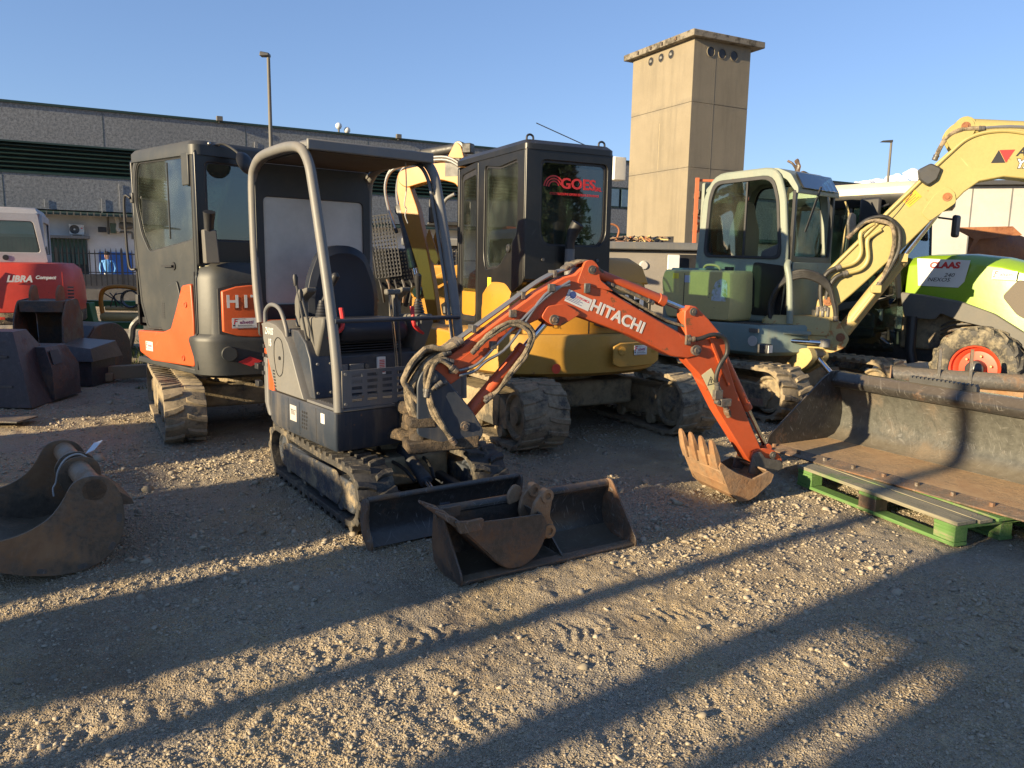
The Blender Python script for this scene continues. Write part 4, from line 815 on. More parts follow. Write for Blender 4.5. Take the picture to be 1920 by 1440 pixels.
    q = mk(H); q.prism(rnd([(-.20, .90), (.10, .89), (.12, 1.08), (-.02, 1.28), (-.22, 1.34), (-.28, 1.2)], .03, 3), 'x', -.762, -.744); lp = part('door_lower_panel', q, M['dark'], wl, bev=.006)
    q = mk(H)
    for i in range(9): q.bb(-.7645, -.7625, .02, .07, 1.0+i*.016, 1.008+i*.016)
    part('vent_grille', q, M['blackp'], lp)
    q = mk(H); q.cyl((-.745, -.16, 1.46), (-.755, -.16, 1.46), .035, n=20); q.bb(-.775, -.755, -.17, .02, 1.45, 1.468); part('door_handle', q, M['blackp'], wl)
    q = mk(H); q.tube(spline([(-.77, .58, 2.06), (-.80, .63, 2.06), (-.80, .64, 1.75), (-.79, .63, 1.45), (-.76, .58, 1.42)]), .012, 8); part('hand_rail', q, M['blackp'], wl)
    for z in (2.02, 1.1):
        q = mk(H); q.bb(-.76, -.73, .56, .61, z, z+.09); part('door_hinge', q, M['dmetal'], wl, bev=.004)
    wall(r, H, 'cab_rear', [(-.745, 1.46), (.26, 1.46), (.26, 2.40), (-.745, 2.40)], [(-.66, 1.68), (.18, 1.68), (.18, 2.31), (-.66, 2.31)], 'y', -.60, -.56, M['black'], M['glassd'])
    wall(r, H, 'cab_side', [(-.56, .92), (.60, .92), (.56, 2.40), (-.56, 2.40)], [(-.48, 1.6), (.5, 1.5), (.46, 2.32), (-.48, 2.32)], 'x', .22, .26, M['black'], M['glass'])
    wall(r, H, 'cab_front', [(-.745, .9), (.26, .9), (.26, 2.40), (-.745, 2.40)], [(-.69, 1.0), (.2, 1.0), (.2, 2.32), (-.69, 2.32)], 'y', .58, .61, M['black'], M['glass'])
    rf = rnd([(-.76, -.62, .1), (.28, -.62, .1), (.28, .62, .12), (-.76, .62, .12)], .1, 5)
    q = mk(H); q.loft([[(x, y, 2.36+(.01 if y > 0 else 0)) for x, y in rf], [(x, y, 2.44) for x, y in rf], [(-.24+(x+.24)*.95, y*.95, 2.475) for x, y in rf], [(-.24+(x+.24)*.8, y*.8, 2.49) for x, y in rf]]); part('cab_roof', q, M['dark'], r)
    q = mk(H); q.bb(-.72, .24, -.55, .58, .93, .98); part('cab_floor', q, M['blackp'], r)
    cab_seat(r, H, -.25, -.15, 1.35)
    q = mk(H); q.tube([(-.55-.03*math.sin(t*9), -.5, 2.2-.1*t) for t in np.linspace(0, 5, 60)], .004, 5); part('coiled_cord', q, M['pipe'], r)
    # exhaust duct, roof lamp
    q = mk(H); q.loft([[(-.76, -.75, 1.49), (-.66, -.79, 1.49), (-.64, -.70, 1.49), (-.74, -.66, 1.49)], [(-.76, -.73, 1.76), (-.67, -.77, 1.76), (-.65, -.69, 1.76), (-.74, -.65, 1.76)]]); ex = part('exhaust_duct', q, M['greyp'], r, bev=.008)
    q = mk(H); q.tube([(-.705, -.71, 1.72), (-.71, -.73, 1.82), (-.72, -.76, 1.90)], [.035, .04, .048], 14); part('exhaust_outlet', q, M['blackp'], ex)
    q = mk(H); q.tube(spline([(-.60, -.60, 2.44), (-.52, -.66, 2.46), (-.45, -.74, 2.40), (-.42, -.78, 2.33)]), .011, 8); la = part('mirror_arm', q, M['dmetal'], r)
    q = mk(H); q.lathe([(.001, 0), (.085, .004), (.10, .02), (.085, .045), (.04, .07), (.001, .075)], (-.42, -.78, 2.30), (.35, -.8, .35), 22); part('rear_mirror', q, M['blackp'], la)
    for x in (-.62, -.54):
        q = mk(H); q.ball((x, -.615, 2.455), .014, 5); part('roof_bolt', q, M['pipe'], r)
    # boom, seen through the cab glass
    Kz = rel(r, -3.42, 7.95, 24)
    bp = [(-.1, .75), (.15, .75), (.35, 1.3), (.60, 1.75), (1.0, 1.95), (1.5, 1.85), (1.55, 1.97), (1.0, 2.2), (.55, 2.15), (.2, 1.7), (-.05, 1.1)]
    q = mk(Kz); q.prism(rnd(bp, .05), 'x', -.08, .08); bo = part('boom', q, M['orange'], r, bev=.008)
    q = mk(Kz); q.prism(rnd([(1.42, 2.05), (1.58, 2.08), (1.75, 1.3), (1.72, .62), (1.62, .6), (1.50, 1.3)], .03), 'x', -.06, .06); part('arm', q, M['orange'], r, bev=.008)
    q = mk(Kz); q.tube(spline([(.1, .0, .95), (.1, .15, 1.5), (.1, .5, 2.0), (.1, .95, 2.15)]), .018, 8); part('boom_hose', q, M['hosed'], bo)
    q = mk(Kz); q.prism(rnd([(1.55, .62), (1.95, .6), (2.05, .2), (1.8, .02), (1.5, .1), (1.45, .35)], .06, 4), 'x', -.25, .25); part('bucket', q, M['dbucket'], r, bev=.01)
    return r
excavator_orange()
def excavator_green():
    r = thing('excavator', 'grey-green excavator with a pale yellow boom rising in front of the lime tractor', 'excavator', (2.93, 8.95, 0), 208)
    H = rel(r, 2.93, 8.95, 220); K = rel(r, 3.605, 8.146, -110)
    for s in (-1, 1): track(r, s*.80, .40, -1.15, 1.28, .56, s, M['rubberm'], M['frame'], pitch=.12, lug=.03, framew=.30, rf=.24)
    for s in (-1, 1):
        q = B(); q.bb(s*.80-.15, s*.80+.15, .55, .98, .12, .36); part('frame_end', q, rusty('rusty_frame_end', (.22, .14, .10), (.20, .09, .05), .6, 5, .7, (.30, .18, .12)) if s > 0 else M['frame'], r, bev=.03)
    q = B(); q.bb(-.6, .6, -.5, .6, .22, .44); q.lathe([(.001, .42), (.40, .42), (.40, .62), (.001, .62)], (0, 0, 0), (0, 0, 1), 32); q.jitter(.006, 5); part('undercarriage', q, M['frame'], r, bev=.03)
    # blade with its ram
    q = B(); q.prism(rnd([(1.52, .01), (1.46, .03), (1.42, .16), (1.45, .34), (1.52, .36), (1.50, .18)], .01), 'x', -.98, .98); bl = part('dozer_blade', q, M['steel'], r, bev=.004)
    for x in (-.35, .35):
        q = B(); q.bar((x, .6, .28), (x, 1.44, .20), .09, .1); part('blade_arm', q, M['frame'], r, bev=.01)
    q = B(); q.prism(rnd([(.55, .44), (.80, .70), (.92, .72), (.98, .62), (.90, .52), (.70, .40)], .04), 'x', .05, .14); q.prism(rnd([(.55, .44), (.80, .70), (.92, .72), (.98, .62), (.90, .52), (.70, .40)], .04), 'x', .22, .31); part('ram_bracket', q, M['ybase'], r, bev=.006)
    cylinder(r, (.18, 1.42, .22), (.18, .90, .64), .06, .03, .55, M['dmetal'], nm='blade_cylinder')
    # house deck
    def pd(g=0): return rnd([(-.50-g, .72, .05), (.30, .80+g, .05), (.92+g, .50, .08), (.94+g, -.70, .2), (.72+g*.7, -1.02, .3), (0, -1.18-g, .6), (-.72-g*.7, -1.02, .3), (-.90-g, -.70, .2)], .1, 5)
    q = mk(H); q.loft([[(x*.96, y*.96, .62) for x, y in pd(-.02)], [(x, y, .66) for x, y in pd()], [(x, y, .925) for x, y in pd()], [(x*.985, y*.985, .945) for x, y in pd()]]); dk = part('house_base', q, M['yandeck'], r)
    q = mk(H)
    for i in range(12): q.bb(.50, .90, .10+i*.035, .106+i*.035, .945, .950)
    part('anti_slip_tread', q, M['steel'], dk)
    q = mk(H); q.cyl((.936, .45, .78), (.942, .45, .78), .055, n=22); part('round_sticker', q, M['offwhite'], dk)
    q = mk(H); q.bb(.936, .941, .40, .52, .87, .91); part('sticker', q, M['greyp'], dk)
    q = mk(H); q.bb(.938, .943, -.52, -.12, .70, .90); ds = part('decal_band', q, M['black'], dk)
    text('B37', .15, M['ysticker'], ds, H @ V((.9435, -.32, .80)), H.to_3x3() @ V((0, 1, 0)), V((0, 0, 1)), bold=.004)
    # counterweight and rear hood
    def pc(g=0): return rnd([(.80+g, -.35, .02), (.84+g, -.70, .2), (.66+g*.7, -1.02, .3), (0, -1.18-g, .6), (-.66-g*.7, -1.02, .3), (-.84-g, -.70, .2), (-.80-g, -.35, .02)], .1, 5)
    q = mk(H); q.loft([[(x, y, .946) for x, y in pc()], [(x, y, 1.2) for x, y in pc()], [(x*.99, y*.98, 1.42) for x, y in pc()], [(x*.93, y*.92, 1.52) for x, y in pc()]]); part('rear_hood', q, M['yandeck'], r)
    tk = rnd([(-.74, .955), (.12, .955), (.14, 1.1), (.12, 1.50), (-.80, 1.50), (-.84, 1.40), (-.80, 1.1)], .04, 4)
    q = mk(H); q.loft([[(.45, y, z) for y, z in tk], [(.86, y, z) for y, z in tk], [(.895, -.35+(y+.35)*.95, 1.22+(z-1.22)*.93) for y, z in tk]]); tn = part('tank_cover', q, M['tank'], r)
    q = mk(H); q.bb(.896, .899, -.50, -.494, .99, 1.46); part('panel_seam', q, M['blackp'], tn)
    q = mk(H); q.prism([(-.12, 1.17), (.06, 1.17), (.08, 1.22), (.07, 1.38), (.0, 1.42), (-.08, 1.37), (-.12, 1.26)], 'x', .896, .898); part('worn_sticker', q, mudmix('peeling_sticker', (.5, .56, .6), .4, (.33, .36, .12), .5, 14, 0), tn)
    q = mk(H); q.bb(.896, .898, -.66, -.58, 1.40, 1.46); part('sticker', q, M['ysticker'], tn)
    q = mk(H); q.bb(.896, .898, -.50, -.42, 1.36, 1.44); part('sticker', q, plain('pale_violet', (.45, .5, .62), .6), tn)
    q = mk(H); q.tube(spline([(.72, -.38, 1.50), (.72, -.34, 1.555), (.72, -.2, 1.55), (.74, -.12, 1.48), (.80, -.10, 1.46)]), .013, 8); part('tank_handle', q, M['tank'], tn)
    q = mk(H); q.cyl((.70, -.05, 1.49), (.70, -.05, 1.54), .05, n=18); part('filler_cap', q, M['blackp'], tn)
    # ---- cab
    G = M['yan']; X0, X1 = -.42, .50
    o = [(-.66, .95), (.45, .95), (.50, 1.30), (.52, 1.68), (.45, 2.30), (.34, 2.60, .2), (-.46, 2.58, .2), (-.60, 2.30), (-.66, 1.6)]
    i_ = [(-.50, 1.66), (.36, 1.64), (.42, 1.66), (.43, 1.72), (.37, 2.25), (.29, 2.50, .13), (-.44, 2.48, .13), (-.50, 2.30), (-.53, 1.72)]
    sd_ = wall(r, H, 'cab_side', o, i_, 'x', X1-.05, X1, G, None, r_o=.08, r_i=.06, bev=.018)
    q = mk(H); s1 = rnd(i_, .06, 4); cy = sum(p[0] for p in s1)/len(s1); cz = sum(p[1] for p in s1)/len(s1); q.ring([(cy+(a-cy)*1.03, cz+(b-cz)*1.03) for a, b in s1], [(cy+(a-cy)*.95, cz+(b-cz)*.95) for a, b in s1], 'x', X1-.03, X1+.012); part('window_seal', q, M['blackp'], sd_, bev=.003)
    q = mk(H); q.prism(rnd([(-.52, 1.67), (-.02, 1.66), (-.02, 2.47), (-.40, 2.46), (-.48, 2.35), (-.525, 1.8)], .03), 'x', X1-.018, X1-.013); part('window_pane', q, M['glass'], sd_)
    q = mk(H); q.bb(X1-.02, X1+.005, -.03, -.01, 1.67, 2.46); part('window_divider', q, M['blackp'], sd_)
    q = mk(H); q.prism(rnd([(.12, 1.02), (.48, 1.02), (.50, 1.3), (.50, 1.56), (.12, 1.60), (.10, 1.3)], .05, 4), 'x', X1-.002, X1+.006); bpn = part('black_side_panel', q, M['black'], sd_)
    q = mk(H); q.tube(spline([(X1+.03, .62, .96), (X1+.04, .61, 1.2), (X1+.03, .58, 1.42), (X1+.02, .54, 1.55), (X1-.03, .52, 1.60)], 5), .035, 12); part('door_post', q, G, r)
    wall(r, H, 'cab_side', o, i_, 'x', X0, X0+.05, G, M['glass'], r_o=.08, r_i=.06)
    wall(r, H, 'cab_rear', [(X0, 1.50), (X1-.05, 1.50), (X1-.05, 2.5), (X0, 2.5)], [(X0+.08, 1.7), (X1-.13, 1.7), (X1-.13, 2.4), (X0+.08, 2.4)], 'y', -.66, -.62, G, M['glass'])
    # front frame: dark posts, open windscreen, blue lower panel
    wall(r, H, 'cab_front', [(X0+.05, .96), (X1-.05, .96), (X1-.05, 2.36), (X0+.05, 2.36)], [(X0+.09, 1.66), (X1-.09, 1.66), (X1-.09, 2.33), (X0+.09, 2.33)], 'y', .50, .54, M['black'], None)
    q = mk(H); q.bb(X0+.06, X1-.06, .541, .556, 1.0, 1.60); part('front_panel', q, M['yandeck'], r, bev=.006)
    rf = rnd([(.56, 2.30), (.56, 2.37), (.46, 2.52), (.30, 2.59), (-.42, 2.575), (-.60, 2.42), (-.60, 2.38), (-.42, 2.52), (.28, 2.53), (.42, 2.46), (.50, 2.36)], .03, 3)
    q = mk(H); q.prism(rf, 'x', X0+.01, X1-.052); ro = part('cab_roof', q, G, r, bev=.01)
    q = mk(H); q.loft([[(X0+.08, .57, 2.36), (X1-.12, .57, 2.36), (X1-.12, .47, 2.525), (X0+.08, .47, 2.525)], [(X0+.08, .585, 2.37), (X1-.12, .585, 2.37), (X1-.12, .485, 2.54), (X0+.08, .485, 2.54)]]); part('roof_visor', q, M['glassd'], ro, bev=.004)
    for dx in (0, .03):
        q = mk(H); q.tube([(.05+dx, .60, 2.40), (.26+dx*.6, .57, 1.92)], .006, 6); wp = part('wiper_arm', q, M['blackp'], ro)
    cab_seat(r, H, .02, -.1, 1.42, 'greyp')
    q = mk(H); q.bb(X0+.06, X1-.06, -.6, .5, 1.0, 1.30); part('seat_base', q, M['blackp'], r)
    q = mk(H); q.loft([[(.2, .05, 1.35), (.34, .05, 1.35), (.34, .40, 1.35), (.2, .40, 1.35)], [(.22, .10, 1.72), (.34, .10, 1.72), (.34, .34, 1.82), (.22, .34, 1.82)]]); cc = part('control_console', q, M['greyp'], r, bev=.02)
    q = mk(H); q.tube([(.28, .30, 1.78), (.29, .33, 1.92), (.29, .34, 1.98)], [.012, .02, .018], 8); part('joystick', q, M['blackp'], cc)
    # mirror on a stalk
    q = mk(H); q.tube(spline([(-.46, .60, 1.62), (-.47, .63, 1.95), (-.47, .66, 2.12), (-.43, .62, 2.28)]), .012, 8); ma = part('mirror_stalk', q, M['ybase'], r)
    q = mk(H); q.prism(rnd([(-.58, 1.93), (-.44, 1.90), (-.40, 2.06), (-.45, 2.16), (-.56, 2.14)], .03), 'y', .67, .70); part('mirror', q, M['steel'], ma, bev=.008)
    # work lamp low at the front
    q = mk(H); q.bb(.86, .96, .52, .64, .66, .76); wl_ = part('work_lamp', q, M['dmetal'], r, bev=.015)
    q = mk(H); q.bb(.872, .948, .641, .648, .672, .748); part('lamp_lens', q, M['white'], wl_)
    # big black hose arch over the deck
    for k in range(4):
        e = .02*k
        q = mk(H); q.tube(spline([(.56-.03*k, .42, .95), (.58-.03*k, .40, 1.15), (.56-.02*k, .50, 1.36+e), (.46, .70, 1.45+e), (.32, .88, 1.35+e), (.27, .96, 1.15), (.26, .98, 1.0)], 6), .022, 9); part('deck_hose', q, M['hose'], r)
    # ---- swing post and boom
    q = mk(K)
    q.loft([[(x, y, .84) for x, y in rnd([(-.18, -.92), (.20, -.92), (.20, -.22), (-.18, -.22)], .06)], [(x, y, .99) for x, y in rnd([(-.18, -.92), (.20, -.92), (.20, -.22), (-.18, -.22)], .06)], [(x, y, 1.04) for x, y in rnd([(-.14, -.86), (.15, -.86), (.17, -.26), (-.14, -.26)], .06)]])
    q.bb(-.19, .19, -.66, -.20, .70, .838)
    bs = part('swing_bracket', q, M['ybase'], r, bev=.03)
    for s in (-1, 1):
        q = mk(K); q.prism(rnd([(-.42, .68), (-.20, .66), (-.08, .72), (-.04, .82), (-.10, .90), (-.16, 1.0), (-.18, 1.20), (-.28, 1.28), (-.38, 1.22), (-.40, .95)], .03, 3), 'x', s*.135, s*.17); part('swing_post_cheek', q, M['ybase'], bs, bev=.006)
    q = mk(K); q.cyl((0, -.34, .60), (0, -.34, 1.1), .085, n=20); part('swing_pin', q, M['dmetal'], bs)
    pins(bs, K, [((0, -.13, .83), .045, .18), ((0, -.28, 1.2), .045, .18)], M['plough'])
    cylinder(r, (.30, -1.12, .80), (.26, -.28, .77), .045, .028, .25, M['grey'], m=K, nm='swing_cylinder', ax=(0, 0, 1))
    q = mk(K); q.bb(.22, .36, -1.12, -.42, .85, .885); part('cylinder_guard', q, M['yan'], r, bev=.01)
    bp = [(-.36, 1.22), (-.30, 1.14), (-.18, 1.15), (-.05, 1.28), (.42, 1.79), (.62, 2.03), (.70, 2.13), (.80, 2.20), (.88, 2.30), (1.0, 2.40), (1.20, 2.44), (1.36, 2.42), (1.9, 2.30), (2.5, 2.10), (2.6, 2.20), (2.58, 2.34), (1.9, 2.66), (1.36, 2.83), (1.10, 2.87), (.95, 2.85), (.84, 2.80), (.70, 2.66), (.52, 2.48), (.30, 2.22), (-.05, 1.82), (-.30, 1.52), (-.37, 1.36)]
    q = mk(K); q.prism(bp, 'x', -.115, .115); bo = part('boom', q, M['yboom'], r, bev=.012)
    for s in (-1, 1):
        q = mk(K); q.tube(spline([(s*.118, -.30, 1.50), (s*.12, .30, 2.20), (s*.12, .70, 2.65), (s*.12, .88, 2.815), (s*.12, 1.1, 2.865), (s*.12, 1.36, 2.83), (s*.12, 1.9, 2.66)], 6), .018, 8); part('boom_edge_pipe', q, M['yboom'], bo)
        q = mk(K); q.prism(rnd([(.60, 2.02), (.72, 2.12), (.82, 2.20), (.80, 2.30), (.72, 2.36), (.62, 2.28), (.52, 2.1)], .03), 'x', s*.116, s*.126); part('boom_gusset', q, M['yboom'], bo, bev=.003)
        q = mk(K); q.prism(rnd([(.66, 2.84), (.70, 2.93), (.80, 2.99), (.90, 2.99), (.93, 2.9), (.9, 2.82), (.74, 2.70)], .03), 'x', s*.06, s*.085); part('cylinder_lug', q, M['yboom'], bo, bev=.004)
    pins(bo, K, [((0, .735, 2.255), .042, .132), ((0, .84, 2.93), .04, .09)], M['plough'])
    cylinder(r, (0, -.13, .83), (0, .735, 2.20), .075, .035, .60, M['ybase'], m=K, nm='boom_cylinder', eye=1.1)
    q = mk(K); q.tube([(.09, -.02, 1.0), (.09, .42, 1.70)], .02, 8); q.bb(.05, .11, .36, .44, 1.62, 1.70); part('cylinder_pipe', q, M['ybase'], bo)
    cylinder(r, (0, .84, 2.93), (0, 2.7, 2.75), .085, .04, .75, M['yboom'], m=K, nm='arm_cylinder', eye=1.1)
    q = mk(K); q.prism(rnd([(2.45, 2.35), (2.6, 2.75), (2.75, 2.78), (2.95, 1.8), (3.0, .9), (2.9, .85), (2.7, 1.7)], .03), 'x', -.09, .09); part('arm', q, M['yboom'], r, bev=.01)
    # side pipework
    for k, (dy, dz) in enumerate(((0, 0), (.07, -.06))):
        q = mk(K); q.tube(spline([(.15, -.33+dy*.5, 1.10), (.16, -.36+dy, 1.35+dz), (.16, -.30+dy, 1.50+dz), (.15, -.18+dy, 1.56+dz)], 6), .026, 9); part('boom_hose', q, M['hose'], bo)
        q = mk(K); q.tube(spline([(.15, -.20+dy, 1.555+dz), (.15, -.06+dy, 1.60+dz), (.15, .0+dy, 1.70+dz), (.15, -.02+dy, 1.88+dz), (.135, .02+dy, 1.94+dz), (.13, .1+dy, 2.0+dz)], 6), .022, 9); part('boom_pipe', q, M['yboom'], bo)
    for k in range(2):
        e = .05*k
        q = mk(K); q.tube(spline([(.15, -.14, 1.85), (.16, .02, 2.03-e*.3), (.17, .20, 2.06-e), (.17, .33-e, 1.93), (.17, .34-e, 1.72), (.16, .26-e*.5, 1.50), (.14, .18, 1.36)], 7), .020, 9); q.jitter(.004, 18, k); part('boom_hose', q, M['hosed'] if k else M['hose'], bo)
    q = mk(K); q.bb(.12, .18, .12, .22, 1.30, 1.38); part('hose_block', q, M['yboom'], bo, bev=.008)
    for k in range(3):
        q = mk(K); q.cyl((.16, -.37+.05*k, 1.04), (.16, -.37+.05*k, 1.14), .022, n=8); part('hose_fitting', q, M['steel'], bo)
    q = mk(K); q.tube(spline([(.06, .60, 2.62), (.07, .68, 2.82), (.08, .82, 2.90), (.08, 1.0, 2.90)], 6), .022, 9); q.jitter(.005, 18); part('boom_hose', q, M['hosed'], bo)
    q = mk(K); q.tube(spline([(.07, .90, 2.90), (.08, 1.3, 2.90), (.08, 1.9, 2.78)]), .018, 8); part('boom_pipe', q, M['pipe'], bo)
    # work light on the boom, stickers, maker's marks
    lt = [(.47, 2.42), (.45, 2.52), (.56, 2.58), (.66, 2.53), (.63, 2.42), (.55, 2.36)]
    q = mk(K); q.loft([[(.116, y, z) for y, z in rnd(lt, .02)], [(.15, y, z) for y, z in rnd(lt, .02)], [(.165, .555+(y-.555)*.85, 2.475+(z-2.475)*.85) for y, z in rnd(lt, .02)]]); part('work_light', q, M['dmetal'], bo)
    q = mk(K); q.tube(spline([(.119, .47, 2.44), (.119, .42, 2.3), (.119, .30, 2.10), (.119, .12, 1.88), (.119, .0, 1.7)]), .004, 5); part('cable', q, M['hose'], bo)
    q = B(); q.M = K @ Matrix.Translation((.116, .425, 2.245)) @ Matrix.Rotation(R(45), 4, 'X'); q.bb(0, .0015, -.075, .075, -.05, .05); st = part('orange_sticker', q, plain('orange_sticker', (.75, .36, .03), .5), bo)
    q = B(); q.M = K @ Matrix.Translation((.1176, .425, 2.245)) @ Matrix.Rotation(R(45), 4, 'X')
    for i in range(4): q.bb(0, .0005, -.06, .055-.02*(i % 2), -.035+i*.02, -.029+i*.02)
    part('print', q, M['plough'], st)
    q = mk(K); q.prism([(1.08, 2.57), (1.20, 2.57), (1.135, 2.69)], 'x', .116, .1175); part('black_triangle', q, M['ink'], bo)
    q = mk(K); q.prism([(1.205, 2.57), (1.27, 2.69), (1.14, 2.69)], 'x', .116, .1175); part('red_triangle', q, M['redink'], bo)
    tx = K.to_3x3() @ V((0, 1, .0)); tz = V((0, 0, 1))
    text('AMMANN', .11, M['ink'], bo, K @ V((.1165, 1.285, 2.665)), tx, tz, bold=.003, shear=.25, align='LEFT'); text('YANMAR', .115, M['white'], bo, K @ V((.117, 1.285, 2.555)), tx, tz, bold=.003, shear=.25, align='LEFT')
    text('YANMAR', .115, M['ink'], bo, K @ V((.1158, 1.285, 2.555)), tx, tz, bold=.009, shear=.25, align='LEFT', ext=.0006)
    return r
excavator_green()
def tyre(root, c, R_, rim, w, ax, lugs, out, rimmat, name='wheel'):
    """tractor wheel: tyre with chevron lugs, dished rim and hub; ax = axle direction (unit), out = side the dish shows on"""
    c = V(c); ax = V(ax).normalized(); up = V((0, 0, 1)); fwd = up.cross(ax).normalized()
    def P(a, r, h): return tuple(c+(fwd*math.cos(a)+up*math.sin(a))*r+ax*h)
    prof = [(rim, -.36), (rim*1.06, -.42), (R_*.80, -.50), (R_*.90, -.47), (R_*.935, -.40), (R_*.95, 0), (R_*.935, .40), (R_*.90, .47), (R_*.80, .50), (rim*1.06, .42), (rim, .36), (rim*.97, .2), (rim*.97, -.2), (rim, -.36)]
    q = B(); q.lathe([(r, h*w) for r, h in prof], c, ax, 48)
    for i in range(lugs):
        for s in (-1, 1):
            a0 = 2*math.pi*(i+(.5 if s > 0 else 0))/lugs; secs = []
            for (h, da, rr, wd, ht) in ((.50, -.10, .905, .045, .055), (.42, -.04, .95, .04, .05), (.22, .09, .955, .034, .05), (-.05, .24, .955, .028, .045)):
                a = a0+da*18/lugs; r0_ = R_*rr-.012; r1_ = R_*rr+ht*R_; e = wd*.9
                secs.append([P(a-e, r0_, s*h*w), P(a+e, r0_, s*h*w), P(a+e*.6, r1_ if h < .5 else r1_-.02, s*h*w), P(a-e*.6, r1_ if h < .5 else r1_-.02, s*h*w)])
            q.loft(secs)
    wl = thing_part(name, root); t = part('tyre', q, M['tyre'], wl, bev=.004, seg=1)
    q = B(); o = out
    pr = [(rim*1.03, o*w*.38), (rim*1.03, o*w*.34), (rim*.93, o*w*.30), (rim*.90, o*w*.12), (rim*.82, o*w*.08), (rim*.74, -o*w*.05), (rim*.45, -o*w*.02), (.001, -o*w*.02), (.001, -o*w*.06), (rim*.95, -o*w*.1), (rim*1.0, o*w*.3)]
    q.lathe(pr, c, ax, 40); rm = part('rim', q, rimmat, wl)
    q = B(); q.lathe([(.001, 0), (rim*.38, 0), (rim*.36, o*.10), (rim*.22, o*.13), (.001, o*.135)], c, ax, 24); part('hub', q, M['dmetal'], wl)
    for i in range(6):
        a = i*math.pi/3+.3; p = c+(fwd*math.cos(a)+up*math.sin(a))*rim*.56; q = B(); q.cyl(p-ax*o*w*.02, p+ax*o*.03, .013, n=6); part('wheel_nut', q, M['ybase'], wl)
    return wl
def thing_part(name, root):
    o = bpy.data.objects.new(name, None); S.collection.objects.link(o); o.parent = root; o.empty_display_size = .1; return o
def tractor():
    r = thing('tractor', 'lime green narrow tractor with red front wheel rim, nose pointing right behind the black bucket', 'tractor', (5.57, 8.81, 0), 220)
    I = Matrix(); fxm = Matrix.Rotation(R(220), 3, 'Z')
    for s in (-1, 1): tyre(r, (s*.55, 0, .47), .475, .265, .26, (1, 0, 0), 17, s, M['red'], 'front_wheel')
    for s in (-1, 1): tyre(r, (s*.50, -2.15, .60), .60, .36, .32, (1, 0, 0), 18, s, M['red'], 'rear_wheel')
    q = B(); q.bb(-.45, .45, -.07, .07, .38, .52); q.bb(-.20, .20, -1.9, .55, .45, .80); part('chassis', q, M['dmetal'], r, bev=.02)
    # bonnet
    def hs(y, top, low, w, wl): return [(-wl, y, low), (-w, y, low+(top-low)*.5), (-w*.92, y, top-.10), (-w*.6, y, top-.015), (0, y, top+.01), (w*.6, y, top-.015), (w*.92, y, top-.10), (w, y, low+(top-low)*.5), (wl, y, low)]
    q = B(); q.loft([hs(-.95, 1.70, 1.24, .32, .33), hs(-.72, 1.725, 1.22, .33, .34), hs(-.30, 1.73, 1.17, .335, .35), hs(.05, 1.69, 1.03, .34, .36), hs(.35, 1.61, .84, .335, .36), hs(.62, 1.48, .72, .32, .34), hs(.80, 1.30, .70, .28, .30), hs(.88, 1.10, .75, .22, .24)])
    hd = part('bonnet', q, M['lime'], r, bev=.01)
    q = B(); q.prism([(-.80, 1.36), (-.36, 1.35), (-.30, 1.42), (-.26, 1.66), (-.84, 1.68)], 'x', .337, .345); wp = part('white_name_panel', q, M['white'], hd, bev=.003)
    tx = fxm @ V((0, 1, 0)); tz = V((0, 0, 1))
    text('CLAAS', .095, M['redink'], wp, (.346, -.53, 1.60), (0, 1, 0), (0, 0, 1), bold=.005, sx=1.15, shear=.12); text('240', .062, M['ink'], wp, (.346, -.47, 1.49), (0, 1, 0), (0, 0, 1), shear=.3, sx=1.2); text('NEXOS', .062, M['ink'], wp, (.346, -.58, 1.435), (0, 1, 0), (0, 0, 1), shear=.3, sx=1.2)
    dealer(hd, I, (.352, .10, 1.50), (0, 1, -.05), (0, .05, 1), .24, .10)
    gp = rnd([(.10, 1.27), (.24, 1.46), (.62, 1.36), (.80, 1.15), (.70, .95), (.45, .98), (.26, 1.08)], .04, 3)
    q = B(); q.prism(gp, 'x', .335, .358); gr = part('side_grille', q, plain('grille_mesh', (.09, .075, .06), .6, .2, .3, 60), hd, bev=.006)
    # dark fender / lower bodywork
    fp = rnd([(-.98, 1.28), (-.90, .98), (-.55, .98), (-.50, 1.06), (-.28, .98), (.0, .93), (.30, .80), (.52, .60), (.60, .45), (.80, .45), (.86, .75), (.6, .80), (.36, .90), (.06, 1.08), (-.30, 1.20), (-.72, 1.26)], .03, 3)
    q = B(); q.loft([[(.36, y, z) for y, z in fp], [(.40, y, z) for y, z in fp], [(.42, -.1+(y+.1)*.98, .9+(z-.9)*.97) for y, z in fp]]); part('mudguard', q, M['greyp'], r, bev=.01, label='dark grey plastic mudguard')
    q = B(); q.bb(-.25, .25, -1.0, .7, .60, 1.2); part('engine', q, M['frame'], r, bev=.03)
    for i in range(5):
        q = B(); q.tube(spline([(.28, -.52, .70+.05*i), (.34, -.36, .76+.055*i), (.33, -.18, .80+.05*i)]), .012, 6); part('valve_pipe', q, M['steel'], r)
    q = B(); q.tube([(.42, -.80, 1.0), (.44, -.78, .6), (.44, -.74, .45)], .06, 12); part('air_duct', q, M['blackp'], r)
    # ---- cab
    bk = M['black']; ws = [(-.62, .65), (-2.2, .65)]
    def post(a, b_, w=.06): q = B(); q.bar(a, b_, w, w); part('cab_post', q, bk, r, bev=.012)
